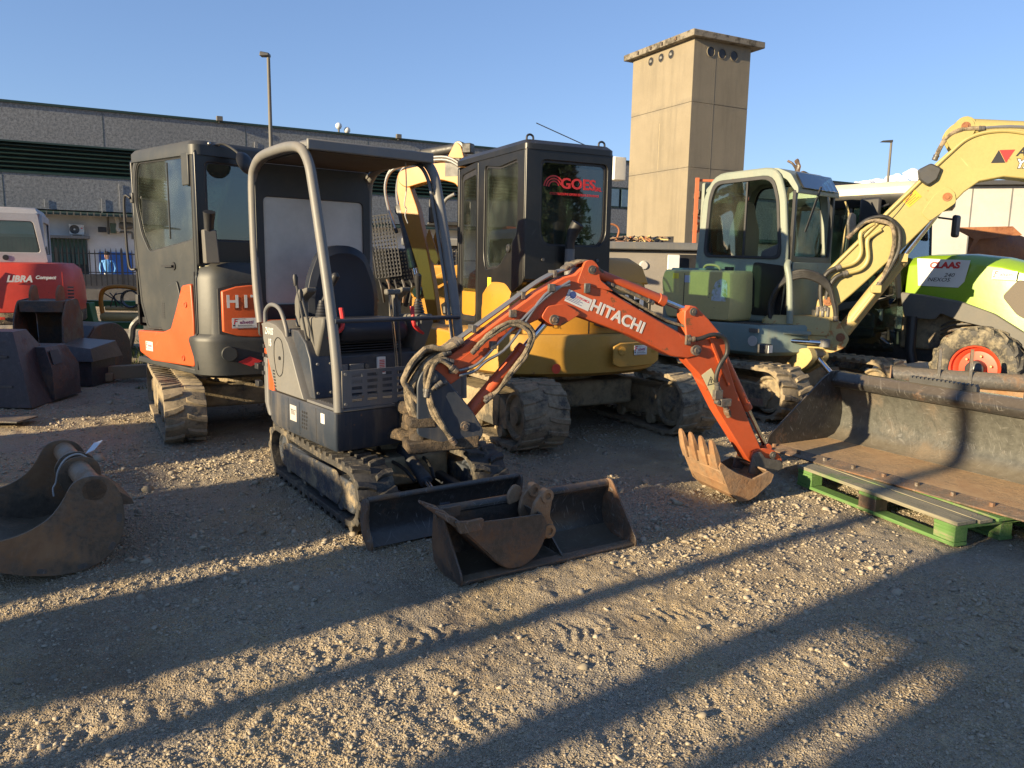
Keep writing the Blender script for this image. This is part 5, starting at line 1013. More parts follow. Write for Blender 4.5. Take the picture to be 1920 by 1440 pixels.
    for s in (-1, 1):
        post((s*.40, -.98, 1.20), (s*.50, -1.10, 2.30)); post((s*.58, -1.62, 1.05), (s*.56, -1.58, 2.32), .05); post((s*.60, -2.35, 1.15), (s*.56, -2.28, 2.32))
        q = B(); q.panel([(s*.41, -1.0, 1.25), (s*.57, -1.60, 1.05), (s*.555, -1.57, 2.29), (s*.50, -1.12, 2.29)], .006); part('door_glass', q, M['glassd'], r)
        q = B(); q.panel([(s*.585, -1.65, 1.05), (s*.60, -2.32, 1.2), (s*.56, -2.26, 2.29), (s*.555, -1.62, 2.29)], .006); part('side_glass', q, M['glassd'], r)
        q = B(); q.prism(rnd([(-1.0, 1.22), (-1.6, 1.02), (-2.4, 1.18), (-2.6, 1.05), (-2.35, 1.28), (-1.6, 1.12)], .01), 'x', s*.40, s*.68); q.bb(s*.52-.12, s*.52+.12, -2.7, -1.7, 1.12, 1.2); part('rear_mudguard', q, M['greyp'], r, bev=.01)
        q = B(); q.panel([(s*.40, -.99, .55), (s*.58, -1.60, .55), (s*.58, -1.60, 1.04), (s*.40, -.99, 1.22)], .008); part('lower_door_glass', q, M['glassd'], r)
    q = B(); q.panel([(-.39, -.96, 1.22), (.39, -.96, 1.22), (.49, -1.08, 2.30), (-.49, -1.08, 2.30)], .006); part('windscreen', q, M['glass'], r)
    q = B(); q.panel([(-.56, -2.36, 1.2), (.56, -2.36, 1.2), (.54, -2.29, 2.30), (-.54, -2.29, 2.30)], .006); part('rear_glass', q, M['glass'], r)
    rp = rnd([(-.62, -.80, .15), (.62, -.80, .15), (.66, -2.45, .2), (-.66, -2.45, .2)], .1, 6)
    q = B(); q.loft([[(x*.96, -1.6+(y+1.6)*.97, 2.28) for x, y in rp], [(x, y, 2.33) for x, y in rp], [(x, y, 2.42) for x, y in rp]]); part('roof_band', q, bk, r)
    q = B(); q.loft([[(x, y, 2.422) for x, y in rp], [(x*.99, y, 2.50) for x, y in rp], [(x*.90, -1.6+(y+1.6)*.92, 2.56) for x, y in rp], [(x*.6, -1.6+(y+1.6)*.6, 2.585) for x, y in rp]]); part('roof', q, paint('cream_roof', (.62, .57, .42), .5, .15, .1), r)
    for s in (-1, 1):
        q = B(); q.tube([(s*.5, -.98, 2.2), (s*.72, -.86, 2.18)], .012, 8); m_ = part('mirror_arm', q, M['blackp'], r)
        q = B(); q.box((s*.74, -.86, 2.10), (.17, .06, .28)); part('mirror', q, M['blackp'], m_, bev=.03)
        q = B(); q.lathe([(.001, 0), (.05, 0), (.06, .03), (.05, .06), (.001, .065)], (s*.45, -.86, 2.37), (0, 1, 0), 16); part('roof_lamp', q, M['dmetal'], r)
    q = B(); q.tube([(.62, -1.1, 2.30), (.70, -1.2, 2.25)], .014, 8); m_ = part('mirror_arm', q, M['blackp'], r); q = B(); q.box((.72, -1.27, 2.22), (.06, .25, .32)); part('mirror', q, M['blackp'], m_, bev=.03)
    cab_seat(r, I, 0, -1.9, 1.15)
    q = B(); q.tube([(.19*math.cos(t), -1.35+.10*math.sin(t), 1.62+.16*math.sin(t)) for t in np.linspace(0, 6.28, 22)[:-1]], .014, 8, closed=True); sw = part('steering_wheel', q, M['blackp'], r)
    q = B(); q.tube([(0, -1.35, 1.62), (0, -1.15, 1.3)], .03, 8); part('steering_column', q, M['blackp'], sw)
    q = B(); q.bb(-.35, .35, -1.2, -1.0, 1.1, 1.35); part('dashboard', q, M['blackp'], r, bev=.03)
    return r
tractor()
# ---------------------------------------------------------------- pallet, loose buckets, box
def pallet():
    r = thing('pallet', 'green painted wooden pallet under the big black bucket', 'pallet', (2.055, 5.35, 0), -160.5)
    g = wood('green_painted_wood', (.08, .17, .045), (.13, .23, .08), (.24, .20, .13)); gw = wood('grey_worn_wood', (.16, .15, .11), (.30, .27, .19), (.12, .20, .07))
    L, W = 1.30, .80; I = Matrix()
    for k, x in enumerate((0, -.35, -.70)):
        q = B(); q.bb(x-.10, x, 0, L, 0, .022); q.jitter(.003, 4, k); part('bottom_board', q, g, r, bev=.003)
        for j, y in enumerate((0, L/2-.07, L-.145)):
            q = B(); q.bb(x-.098, x-.002, y+.002, y+.143, .022, .10); q.jitter(.004, 5, k*3+j); part('block', q, g if (k, j) != (0, 1) else M['dbucket'], r, bev=.004)
    for j, y in enumerate((0, L/2-.07, L-.145)):
        q = B(); q.bb(-W, 0, y, y+.145, .10, .122); part('cross_board', q, g, r, bev=.003)
    for k, (x, w) in enumerate(((0, .145), (-.165, .10), (-.30, .145), (-.47, .10), (-.655, .145))):
        q = B(); q.bb(x-w, x, -.005-.004*(k % 2), L+.005+.006*(k % 3), .122, .144); q.jitter(.005, 3, k); tb = part('top_board', q, gw if k < 2 else g, r, bev=.003)
        for y in (.07, L/2, L-.07):
            for dx in (.03, w-.03): q = B(); q.cyl((x-dx, y, .142), (x-dx, y, .147), .0045, n=8); part('nail_head', q, M['steel'], tb)
    return r
pallet()
def big_bucket():
    r = thing('grading_bucket', 'long black scratched grading bucket with rusty floor, lying on the green pallet', 'bucket', (2.016, 5.388, 0), -151)
    # edge: starts at local (-.13,-.35) ; local x away from camera is negative
    x0, y0, y1, zb = -.14, -.40, 1.95, .150
    q = B(); q.bb(x0-.80, x0-.10, y0+.02, y1-.02, zb+.012, zb+.024); part('bucket_floor', q, M['floor'], r)
    q = B(); q.loft([[(x0-.13, y0+.005, zb), (x0-.13, y1, zb), (x0-.13, y1, zb+.03), (x0-.13, y0+.005, zb+.03)], [(x0, y0+.005, zb), (x0, y1, zb), (x0, y1, zb+.010), (x0, y0+.005, zb+.010)]]); ed = part('cutting_edge', q, M['edge'], r, bev=.002, seg=1)
    for y in np.arange(y0+.05, y1, .235):
        q = B(); q.cyl((x0-.07, y, zb+.018), (x0-.07, y, zb+.042), .016, n=6); part('bolt', q, M['edge'], ed)
    # curved back: profile in x,z
    prof = [(x0-.72, zb+.026), (x0-.80, zb+.05), (x0-.86, zb+.12), (x0-.875, zb+.22), (x0-.86, zb+.34), (x0-.82, zb+.43), (x0-.78, zb+.475)]
    pr = [V((a, 0, b)) for a, b in prof]; q = B()
    out = []
    for i, p in enumerate(pr):
        t = (pr[min(i+1, len(pr)-1)]-pr[max(i-1, 0)]).normalized(); n = V((-t.z, 0, t.x)); out.append((p, p+V((n.x, 0, n.z))*.018))
    sec = [o_[0] for o_ in out]+[o_[1] for o_ in reversed(out)]
    q.loft([[(p.x, y, p.z) for p in sec] for y in (y0+.015, y1-.015)]); part('back_plate', q, M['bback'], r)
    tp = rnd([(x0-.74, zb+.44), (x0-.70, zb+.50), (x0-.78, zb+.565), (x0-.90, zb+.56), (x0-.94, zb+.49), (x0-.86, zb+.45)], .03, 4)
    q = B(); q.prism(tp, 'y', y0+.01, y1-.01); part('top_beam', q, M['bbucket'], r)
    for y in (y0, y1-.014):
        q = B(); q.prism(rnd([(x0-.02, zb+.012), (x0-.05, zb+.10), (x0-.62, zb+.52), (x0-.72, zb+.575), (x0-.92, zb+.56), (x0-.95, zb+.45), (x0-.90, zb+.15), (x0-.82, zb+.012)], .03, 3), 'y', y, y+.014); ck = part('side_plate', q, M['bbucket'], r, bev=.002)
    text('180', .07, M['dmetal'], ck, (x0-.66, y0+.016, zb+.40), (-1, 0, -.1), (0, 0, 1), bold=.002)
    # toothed wear strips on the top
    for a, b_ in ((.22, .72), (1.02, 1.45)):
        st = B(); n = int((b_-a)/.03); pts = [(a, zb+.555)]
        for i in range(n): y = a+(b_-a)*i/n; pts += [(y+.002, zb+.61), (y+.017, zb+.612), (y+.022, zb+.597), (y+.028, zb+.597)]
        pts += [(b_, zb+.555)]; st.prism(pts, 'x', x0-.84, x0-.80); part('toothed_strip', st, M['dmetal'], r)
    return r
big_bucket()
def front_bucket():
    r = thing('ditching_bucket', 'wide dark bucket with rusty lip lying open beside the dozer blade', 'bucket', (-.232, 3.475, 0), math.degrees(math.atan2(.5247, .8513)))
    W = 1.09
    sh = [(0, .006), (.10, .004), (.20, .012), (.27, .05), (.295, .12), (.285, .20), (.255, .262), (.235, .285)]
    P = [V((0, a, b)) for a, b in sh]; out = []
    for i, p in enumerate(P):
        t = (P[min(i+1, len(P)-1)]-P[max(i-1, 0)]).normalized(); out.append((p, p+V((0, t.z, -t.y))*.010))
    sec = [o_[0] for o_ in out]+[o_[1] for o_ in reversed(out)]
    q = B(); q.loft([[(x, p.y, p.z+.008) for p in sec] for x in (.012, W-.012)]); part('bucket_shell', q, M['bbucket'], r)
    q = B(); q.loft([[(x, 0, .014), (x, .055, .018), (x, .055, .026), (x, 0, .019)] for x in (.012, W-.012)]); part('cutting_lip', q, M['edge'], r)
    q = B(); q.cyl((.01, .262, .297), (W-.01, .262, .297), .026, n=16); part('top_tube', q, M['bbucket'], r)
    for x in (0, W-.011):
        q = B(); q.prism(rnd([(-.01, .0), (-.012, .05), (.20, .305), (.225, .33), (.275, .325), (.292, .29), (.31, .12), (.285, .03), (.20, .0)], .02, 3), 'x', x, x+.011); part('side_plate', q, M['edge'] if x > .5 else M['dbucket'], r, bev=.002)
    q = B(); q.prism([(.04, .025), (.06, .025), (.15, .20), (.13, .20)], 'x', .615, .622) if False else q.prism([(.03, .027), (.20, .027), (.27, .09), (.28, .2)], 'x', .615, .625); part('stiffener', q, M['bbucket'], r)
    return r
front_bucket()
def narrow_bucket():
    a = math.degrees(math.atan2(.5247, .8513))
    r = thing('digging_bucket', 'narrow rusty digging bucket with teeth and coupling lugs, set inside the wide dark one', 'bucket', (-.232, 3.475, 0), a)
    w0, w1 = .005, .255   # local y
    side = rnd([(-.005, .300), (.10, .300), (.25, .292), (.47, .285), (.50, .24), (.49, .15), (.44, .07), (.36, .028), (.28, .03), (.22, .07), (.06, .235)], .03, 3)
    q = B()
    for y in (w0, w1-.012): q.prism(side, 'y', y, y+.012)
    sh = [(-.015, .300), (.03, .255), (.10, .185), (.18, .10), (.23, .055), (.28, .028), (.36, .026), (.44, .068), (.49, .148), (.502, .235), (.475, .285)]
    P = [V((a_, 0, b)) for a_, b in sh]; sec = []
    out = []
    for i, p in enumerate(P):
        t = (P[min(i+1, len(P)-1)]-P[max(i-1, 0)]).normalized(); out.append((p, p+V((-t.z, 0, t.x))*.009))
    sec = [o_[0] for o_ in out]+[o_[1] for o_ in reversed(out)]
    q.loft([[(p.x, y, p.z) for p in sec] for y in (w0+.013, w1-.013)])
    sh_ = part('bucket_shell', q, M['dbucket'], r, bev=.002)
    for y in (w0, w1-.016):
        q = B(); q.prism(rnd([(-.03, .325), (.0, .26), (.12, .262), (.13, .318), (.05, .315)], .01, 2), 'y', y-.006, y+.016); part('side_cutter', q, M['edge'], sh_, bev=.002)
    for y in (.035, .13, .225):
        q = B(); q.loft([[(.05, y-.022, .245), (.06, y+.022, .245), (.06, y+.022, .275), (.05, y-.022, .275)], [(-.03, y-.024, .30), (-.02, y+.024, .30), (-.01, y+.024, .335), (-.02, y-.024, .335)], [(-.115, y-.010, .372), (-.11, y+.010, .372), (-.108, y+.01, .382), (-.112, y-.01, .382)]]); part('tooth', q, M['edge'], sh_, bev=.003)
    for y in (.07, .19):
        q = B(); q.prism(rnd([(.44, .25), (.46, .33), (.52, .39), (.56, .38), (.565, .33), (.55, .24), (.58, .20), (.575, .15), (.53, .12), (.49, .14)], .03, 3), 'y', y-.012, y+.012)
        lg = part('coupling_lug', q, M['rbucket'], sh_, bev=.003)
        for c_ in ((.53, .355), (.548, .165)):
            q = B(); q.lathe([(.018, -.022), (.036, -.022), (.038, -.016), (.038, .016), (.036, .022), (.018, .022), (.018, -.022)], (c_[0], y, c_[1]), (0, 1, 0), 20); part('pin_boss', q, M['rbucket'], lg)
    q = B(); q.prism(rnd([(.40, .275), (.40, .34), (.44, .385), (.48, .37), (.49, .30)], .02, 3), 'y', .225, .245); part('coupling_lug', q, M['rbucket'], sh_, bev=.003)
    return r
narrow_bucket()
def left_bucket():
    # pipe runs from near right end to far left end
    r = thing('ditching_bucket', 'brown curved bucket with a thick pipe across its top, at the left edge', 'bucket', (-1.985, 3.66, 0), 128)
    # local +x: towards the far end (roughly up-left), +y: open side (left, towards camera-left)
    W = .95
    sh = [(.62, .155), (.50, .095), (.36, .045), (.24, .018), (.12, .022), (.03, .07), (-.035, .16), (-.04, .27), (-.01, .37)]
    P = [V((0, a, b)) for a, b in sh]; out = []
    for i, p in enumerate(P):
        t = (P[min(i+1, len(P)-1)]-P[max(i-1, 0)]).normalized(); out.append((p, p+V((0, t.z, -t.y))*.012))
    sec = [o_[0] for o_ in out]+[o_[1] for o_ in reversed(out)]
    q = B(); q.loft([[(x, p.y, p.z) for p in sec] for x in (.014, W-.014)]); part('bucket_shell', q, M['lbucket'], r)
    for x in (0, W-.014):
        q = B(); q.prism(rnd([(.64, .15), (.64, .19), (.50, .215), (.36, .235), (.25, .29), (.19, .37), (.15, .45), (.08, .475), (-.01, .455), (-.06, .37), (-.075, .24), (-.05, .12), (.02, .04), (.12, .0), (.24, .0), (.38, .035)], .05, 4), 'x', x, x+.014); ck = part('side_plate', q, M['lbucket'], r, bev=.002)
        if x == 0:
            for (y, z, ry) in ((-.045, .24, 85), (-.005, .10, 60), (.30, .04, -15), (.13, .028, 10)):
                q = B(); q.M = Matrix.Translation((-.002, y, z)) @ Matrix.Rotation(R(-ry), 4, 'X'); q.prism(rnd([(-.022, -.012), (.022, -.012), (.022, .012), (-.022, .012)], .01), 'x', 0, .003); part('weld_plate', q, M['steel'], ck)
    q = B(); q.cyl((-.0, .055, .40), (W*.45, .055, .40), .055, n=28); q.cyl((W*.58, .055, .40), (W, .055, .40), .055, n=28); q.cyl((W*.45, .055, .40), (W*.58, .055, .40), .040, n=24)
    tb = part('top_tube', q, M['rbucket'], r)
    for x in (W*.445, W*.58):
        q = B(); q.prism(rnd([(.0, .27), (-.05, .35), (-.04, .44), (.03, .48), (.11, .47), (.16, .40), (.14, .31), (.08, .22)], .04, 4), 'x', x, x+.014); part('pipe_flange', q, M['lbucket'], r, bev=.002)
    q = B(); q.prism([(-.15, .25), (-.14, .28), (-.02, .38), (-.03, .26)], 'x', .16, .52); part('rear_bracket', q, M['lbucket'], r, bev=.003)
    return r
left_bucket()
def tag_strip():
    r = thing('tag', 'white plastic tag tied with string round the brown bucket pipe', 'tag', (-1.985, 3.66, 0), 128)
    q = B(); q.tube(spline([(.43, .0, .45), (.43, .05, .49), (.43, .11, .475), (.43, .15, .42), (.44, .165, .35), (.44, .18, .32), (.43, .18, .28)]), .005, 6); part('string', q, M['offwhite'], r)
    q = B(); q.panel([(.44, .02, .485), (.48, -.03, .53), (.46, -.07, .545), (.42, -.02, .505)], .004); part('label', q, plain('clear_tag', (.6, .62, .64), .15), r, bev=.001)
    return r
tag_strip()
def steel_box():
    r = thing('steel_hopper', 'brown sloping steel box with a square hole, standing on the gravel at the left edge', 'steel box', (-5.0, 7.7, 0), 0)
    m = rusty('brown_sheet_steel', (.05, .04, .042), (.08, .048, .034), .35, 1.6, .6, (.16, .09, .05), .1)
    # hexahedral hopper: big sloping front, lower wing to the right
    q = B()
    q.loft([[(-1.5, -.05, 0), (.14, -.05, 0), (.10, .95, 0), (-1.5, .95, 0)], [(-1.5, .08, .76), (-.09, .10, .76), (-.15, .42, .76), (-1.5, .42, .76)]])
    b0 = part('hopper_body', q, m, r, bev=.004)
    q = B(); q.loft([[(-.6, .36, .02), (.145, .34, .02), (.10, .92, .02), (-.6, .92, .02)], [(-.6, .37, .34), (.135, .35, .34), (.11, .90, .34), (-.6, .90, .34)], [(-.6, .44, .57), (.03, .42, .57), (.02, .82, .57), (-.6, .82, .57)]])
    part('hopper_wing', q, m, r, bev=.004)
    q = B(); q.panel([(.118, .40, .385), (.112, .58, .385), (.055, .60, .53), (.062, .44, .53)], .006); part('square_hole', q, M['blackp'], r)
    q = B(); q.loft([[(-.45, 1.3, .3), (.05, 1.3, .3), (.05, 2.0, .3), (-.5, 2.0, .3)], [(-.40, 1.35, .50), (.0, 1.35, .45), (.02, 1.9, .50), (-.45, 1.9, .53)]]); q.bb(-.40, .0, 1.35, 1.9, 0, .3); part('hopper_tray', q, m, r, bev=.004)
    for z in (.2, .5):
        q = B(); q.bb(-1.4, -.02-.2*z, -.052+.17*z, -.040+.17*z, z, z+.02); part('weld_seam', q, M['steel'], b0)
    r2 = B(); r2.bb(-4.95, -4.45, 6.78, 7.10, .03, .045); r2.jitter(.01, 3); o = part('steel_plate', r2, M['steel'], bev=.002); tag(o, 'loose flat grey steel plate lying on the gravel at the left edge', 'steel plate')
steel_box()
def far_buckets():
    r = thing('digging_bucket', 'tall dark rusty bucket standing open toward us before the red machine', 'bucket', (-5.66, 9.35, 0), 8)
    q = B()
    for s in (-1, 1): q.prism(rnd([(-.32, .10), (-.25, .80), (-.12, 1.0), (.2, 1.02), (.30, .8), (.32, .3), (.1, .0), (-.2, .0)], .06, 3), 'x', s*.27-.01, s*.27+.01)
    for a, b_ in (((.30, .10), (.33, .35)), ((.33, .35), (.31, .8)), ((.31, .8), (.15, 1.0)), ((-.1, .0), (.30, .1))):
        q.loft([[(-.258, a[0], a[1]), (.258, a[0], a[1]), (.258, a[0]+.015, a[1]+.012), (-.258, a[0]+.015, a[1]+.012)], [(-.258, b_[0], b_[1]), (.258, b_[0], b_[1]), (.258, b_[0]+.015, b_[1]+.012), (-.258, b_[0]+.015, b_[1]+.012)]])
    sh = part('bucket_shell', q, M['dbucket'], r)
    q = B(); q.bb(-.25, .25, -.15, .2, .86, 1.0); part('top_box', q, M['dbucket'], sh, bev=.01)
    for x in (-.16, .14):
        q = B(); q.prism(rnd([(-.1, .95), (-.08, 1.1), (.0, 1.19), (.08, 1.17), (.12, .98)], .04), 'x', x, x+.035); part('coupling_lug', q, M['plough'], sh, bev=.004)
    r = thing('digging_bucket', 'dark rounded bucket lying on its mouth beside the standing one, grass around it', 'bucket', (-5.85, 10.25, 0), -12)
    q = B(); pr = rnd([(-.42, .02), (-.46, .25), (-.40, .46), (-.20, .66), (.15, .68), (.38, .5), (.42, .2), (.40, .02)], .12, 4); q.prism(pr, 'x', -.52, .52); sh = part('bucket_shell', q, M['dbucket'], r, bev=.01)
    q = B(); q.bb(-.12, .16, -.36, -.10, .58, .70); part('top_box', q, M['plough'], sh, bev=.01)
    for x in (-.45, .25):
        q = B(); q.M = Matrix.Translation((0, -.31, .57)) @ Matrix.Rotation(R(45), 4, 'X'); q.bb(x, x+.26, -.12, .10, -.004, .012); part('wear_plate', q, M['navy'], sh, bev=.003)
    for (a, b_, w, h) in (((-5.35, 9.35, .10), (-4.62, 9.62, .12), .12, .16), ((-5.5, 9.2, .05), (-4.95, 9.42, .07), .10, .10)):
        q = B(); q.bar(a, b_, w, h); q.jitter(.012, 3); o = part('timber_beam', q, paint('old_timber', (.28, .2, .12), .85, .3, .5, rust=(.1, .08, .06)), bev=.006); tag(o, 'old sawn timber beam lying in front of the dark rounded bucket' if h > .12 else 'thin broken timber offcut lying left of the longer beam', 'timber')
far_buckets()
def rusty_implement():
    r = thing('levelling_bucket', 'rusty brown bucket with round back tube, lying behind the black grading bucket', 'bucket', (4.0, 8.05, 0), -26)
    q = B(); q.bb(.0, 1.22, .02, .05, .08, .42); q.bb(0, 1.22, -.30, .02, .08, .11); part('back_plate', q, M['rbucket'], r, bev=.004)
    q = B(); q.cyl((0, .0, .45), (1.22, .0, .45), .085, n=26); part('top_tube', q, M['steel'], r)
    for x in (-.014, 1.22):
        q = B(); q.prism(rnd([(-.32, .05), (-.30, .14), (-.10, .5), (-.02, .55), (.09, .52), (.09, .10), (.04, .05)], .03), 'x', x, x+.014); part('side_plate', q, M['rbucket'], r, bev=.003)
    for x in (.42, .70):
        q = B(); q.prism(rnd([(-.10, .34), (-.08, .60), (-.03, .76), (.03, .76), (.07, .6), (.09, .40)], .03), 'x', x, x+.03); part('coupling_lug', q, M['steel'], r, bev=.004)
rusty_implement()
# ---------------------------------------------------------------- background
def warehouse():
    r = thing('warehouse', 'long grey pebble-faced factory hall with dark louvre band and white ground floor', 'building', (-19, 36, 0), 28.5)
    k = NT('pebble_concrete'); a = k.noise(9, 3, .8); b = k.noise(26, 2, .8); big = k.noise(.35, 4, .6)
    c = k.mix(k.ramp(a, .38, .62), (.07, .08, .093), (.21, .227, .245)); c = k.mix(k.ramp(b, .45, .62, 0, .6), c, (.27, .28, .29)); c = k.mix(k.ramp(big, .4, .7, 0, .3), c, (.10, .11, .12)); agg = k.done(c, .9)
    gr = plain('dark_green_metal', (.012, .035, .03), .5); wh = paint('white_render', (.60, .61, .63), .8, .08, .1); dkw = plain('dark_glass', (.02, .03, .035), .1, 0, .1)
    def A(q): return part('x', q, None)
    x0, x1 = -34, 60
    q = B(); q.bb(x0, x1, 0, 14, 6.48, 8.05); part('upper_wall', q, agg, r)
    q = B(); q.bb(x0, x1, 0, 14, 3.62, 5.12); part('lower_wall', q, agg, r)
    q = B(); q.bb(x0, x1, .25, 14, 5.12, 6.48); part('louvre_recess', q, plain('dark_recess', (.006, .012, .012), .8), r)
    for i in range(7):
        q = B(); q.loft([[(x0, .02, 5.20+i*.185), (x0, .20, 5.30+i*.185), (x0, .21, 5.28+i*.185), (x0, .03, 5.17+i*.185)], [(19.0, .02, 5.20+i*.185), (19.0, .20, 5.30+i*.185), (19.0, .21, 5.28+i*.185), (19.0, .03, 5.17+i*.185)]]); part('louvre_blade', q, gr, r)
    for z in (5.12, 6.42):
        q = B(); q.bb(x0, 19.05, -.04, .1, z, z+.07); part('louvre_frame', q, gr, r)
    for x, z0, z1 in ((-2.2, 3.7, 4.05), (.05, 3.5, 4.2), (.8, 3.7, 4.9), (6.9, 6.6, 7.3)):
        q = B(); q.bb(x, x+.025, -.05, -.02, z0, z1); part('conductor_rod', q, M['offwhite'], r)
    q = B(); q.bb(x0, x1, -.09, .3, 8.05, 8.15); part('roof_edge', q, gr, r)
    q = B(); q.bb(19.06, x1, .1, 14, 5.12, 6.48); part('panel_strip', q, agg, r)
    for x in np.arange(x0+5.5, x1, 6.2):
        q = B(); q.bb(x, x+.018, -.006, 0, 3.64, 5.10); part('panel_joint', q, gr, r)
        q = B(); q.bb(x-2.2, x-2.182, -.006, 0, 6.52, 8.03); part('panel_joint', q, gr, r)
    q = B(); q.bb(x0, x1, .4, 14, -.2, 3.60); part('ground_floor_wall', q, wh, r)
    q = B(); q.loft([[(x0, -.95, 3.36), (x1, -.95, 3.36), (x1, .38, 3.50), (x0, .38, 3.50)], [(x0, -.95, 3.44), (x1, -.95, 3.44), (x1, .38, 3.61), (x0, .38, 3.61)]]); cn = part('canopy', q, gr, r)
    for i in range(150):
        if i*.26-12 > 19: break
        q = B(); q.bb(i*.26-12, i*.26-11.95, -1.0, -.96, 3.34, 3.50)
        if i < 96: part('canopy_rib', q, M['greyp'], cn)
    # shop front with blind, blue door
    q = B(); q.bb(-6.5, -.62, .30, .42, 0, 2.36); part('shop_window', q, dkw, r)
    q = B(); q.bb(-6.6, -.50, -.5, .4, 2.36, 2.48); part('window_awning', q, M['ltgrey'], r)
    for x in np.arange(-6.4, -.7, .16):
        q = B(); q.bb(x, x+.11, .24, .26, 1.2, 2.32); part('blind_slat', q, plain('green_blind', (.02, .06, .055), .6), r) if x > -4 else None
    q = B(); q.bb(-.18, 1.22, .30, .44, 0, 1.78); part('blue_door', q, plain('blue_door', (.02, .11, .42), .5), r)
    for (x, w) in ((21.0, 1.6), (23.3, 1.6), (25.6, 1.6), (28.0, 1.1), (29.2, 1.1), (31, 1.4)):
        q = B(); q.bb(x, x+w, -.03, .06, 5.22, 6.42); f = part('window', q, gr, r); q = B(); q.bb(x+.06, x+w-.06, -.05, -.032, 5.30, 6.35); part('pane', q, plain('sky_glass', (.10, .16, .22), .08), f)
    q = B(); q.bb(19.2, x1, -.2, .4, 3.30, 3.62); part('cornice', q, gr, r)
    return r
warehouse()
def W(x, y, z): a = R(28.5); return (-19+x*math.cos(a)-y*math.sin(a), 36+x*math.sin(a)+y*math.cos(a), z)
def facade_things():
    r = thing('air_conditioner', 'white air conditioner box with round fan on the white wall', 'air conditioner', W(-1.0, .1, 2.48), 28.5)
    q = B(); q.bb(-.30, .30, -.16, .12, .06, .52); part('casing', q, M['white'], r, bev=.02)
    q = B(); q.lathe([(.001, 0), (.18, 0), (.20, .012), (.20, -.01), (.001, -.01)], (-.09, -.165, .29), (0, -1, 0), 24); f = part('fan_grille', q, M['dmetal'], r); q = B(); q.cyl((-.09, -.178, .29), (-.09, -.19, .29), .04); part('fan_hub', q, M['white'], f)
    q = B(); q.bb(.16, .24, -.165, -.16, .33, .37); part('badge', q, M['redink'], r)
    for x in (-.24, .2):
        q = B(); q.bb(x, x+.05, -.16, .3, -.02, .05); part('bracket', q, M['white'], r)
    r = thing('extractor_fan', 'grey dust extractor with two upright pipes fixed to the white wall', 'extractor', W(.4, .1, 2.3), 28.5)
    q = B(); q.tube(spline([(-.12, -.1, .3), (-.12, -.1, .9), (-.12, -.13, 1.06)]), .05, 12); part('pipe', q, M['greyp'], r)
    q = B(); q.tube(spline([(.22, -.15, 1.08), (.26, -.15, .95), (.28, -.15, .7), (.24, -.15, .55), (.36, -.15, .48)]), .12, 14); part('duct', q, M['offwhite'], r)
    q = B(); q.lathe([(.001, -.3), (.14, -.3), (.16, -.2), (.16, .2), (.1, .3), (.001, .32)], (.62, -.15, .72), (1, 0, 0), 18); part('motor', q, M['greyp'], r)
    q = B(); q.bb(-.05, .2, -.25, .0, .35, .8); part('housing', q, plain('olive_metal', (.06, .09, .06), .6), r, bev=.02)
    q = B(); q.bb(-.55, -.2, -.2, .0, .38, .62); part('control_box', q, M['blackp'], r, bev=.02)
    q = B(); q.tube(spline([(.3, -.1, .42), (.7, -.1, .42), (.85, -.1, .38), (.86, -.1, .1)]), .05, 10); part('lower_pipe', q, M['greyp'], r)
    for i, (x, lab) in enumerate(((5.3, 'floodlight on the roof edge above the dark grey cab'), (14.35, 'floodlight on the roof edge above the small canopy'))):
        r = thing('floodlight', lab, 'floodlight', W(x, -.2, 8.1), 28.5, 'floodlights on the hall roof'); q = B(); q.bb(-.14, .14, -.1, .1, .0, .22); part('lamp_body', q, M['greyp'], r, bev=.02); q = B(); q.bb(-.03, .03, -.03, .25, -.08, .0); part('bracket', q, M['dmetal'], r)
    for i, (x, z, lab) in enumerate(((11.3, 8.55, 'white ball-shaped roof vent, left and higher of the two'), (11.75, 8.38, 'white ball-shaped roof vent, right and lower of the two'))):
        r = thing('roof_vent', lab, 'roof vent', W(x, .5, 8.0), 28.5, 'ball vents on the hall roof'); q = B(); q.ball((0, 0, z-8.0), .17, 8); part('vent_ball', q, M['white'], r); q = B(); q.cyl((0, 0, 0), (0, 0, z-8.1), .05); part('stem', q, M['greyp'], r)
facade_things()
def fence():
    a = R(28.5)
    r = thing('fence', 'dark spear-topped iron railing on a low concrete wall before the white hall', 'fence', W(0, -10, 0), 28.5)
    cm = plain('stained_concrete', (.17, .155, .13), .9, 0, .3, 3)
    q = B(); q.bb(-14, 30, 0, .25, -.1, .95); part('base_wall', q, cm, r, bev=.01)
    dk = plain('fence_iron', (.018, .018, .02), .6); q = B(); q.bb(-14, 30, -.035, -.01, 1.64, 1.68); part('rail', q, dk, r); q = B(); q.bb(-14, 30, -.035, -.01, 1.0, 1.03); part('rail', q, dk, r)
    n = 0
    for x in np.arange(-4.5, 9.5, .165):
        if n >= 98: break
        big = n % 12 == 6; w = .04 if big else .017; h = 1.88 if big else 1.84+.03*math.sin(n*7.)
        q = B(); q.loft([[(x-w, -.055, .55), (x+w, -.055, .55), (x+w, -.04, .55), (x-w, -.04, .55)], [(x-w, -.055, h-.1), (x+w, -.055, h-.1), (x+w, -.04, h-.1), (x-w, -.04, h-.1)], [(x-w*.15, -.05, h), (x+w*.15, -.05, h), (x+w*.15, -.045, h), (x-w*.15, -.045, h)]]); part('fence_post' if big else 'paling', q, dk, r); n += 1
fence()
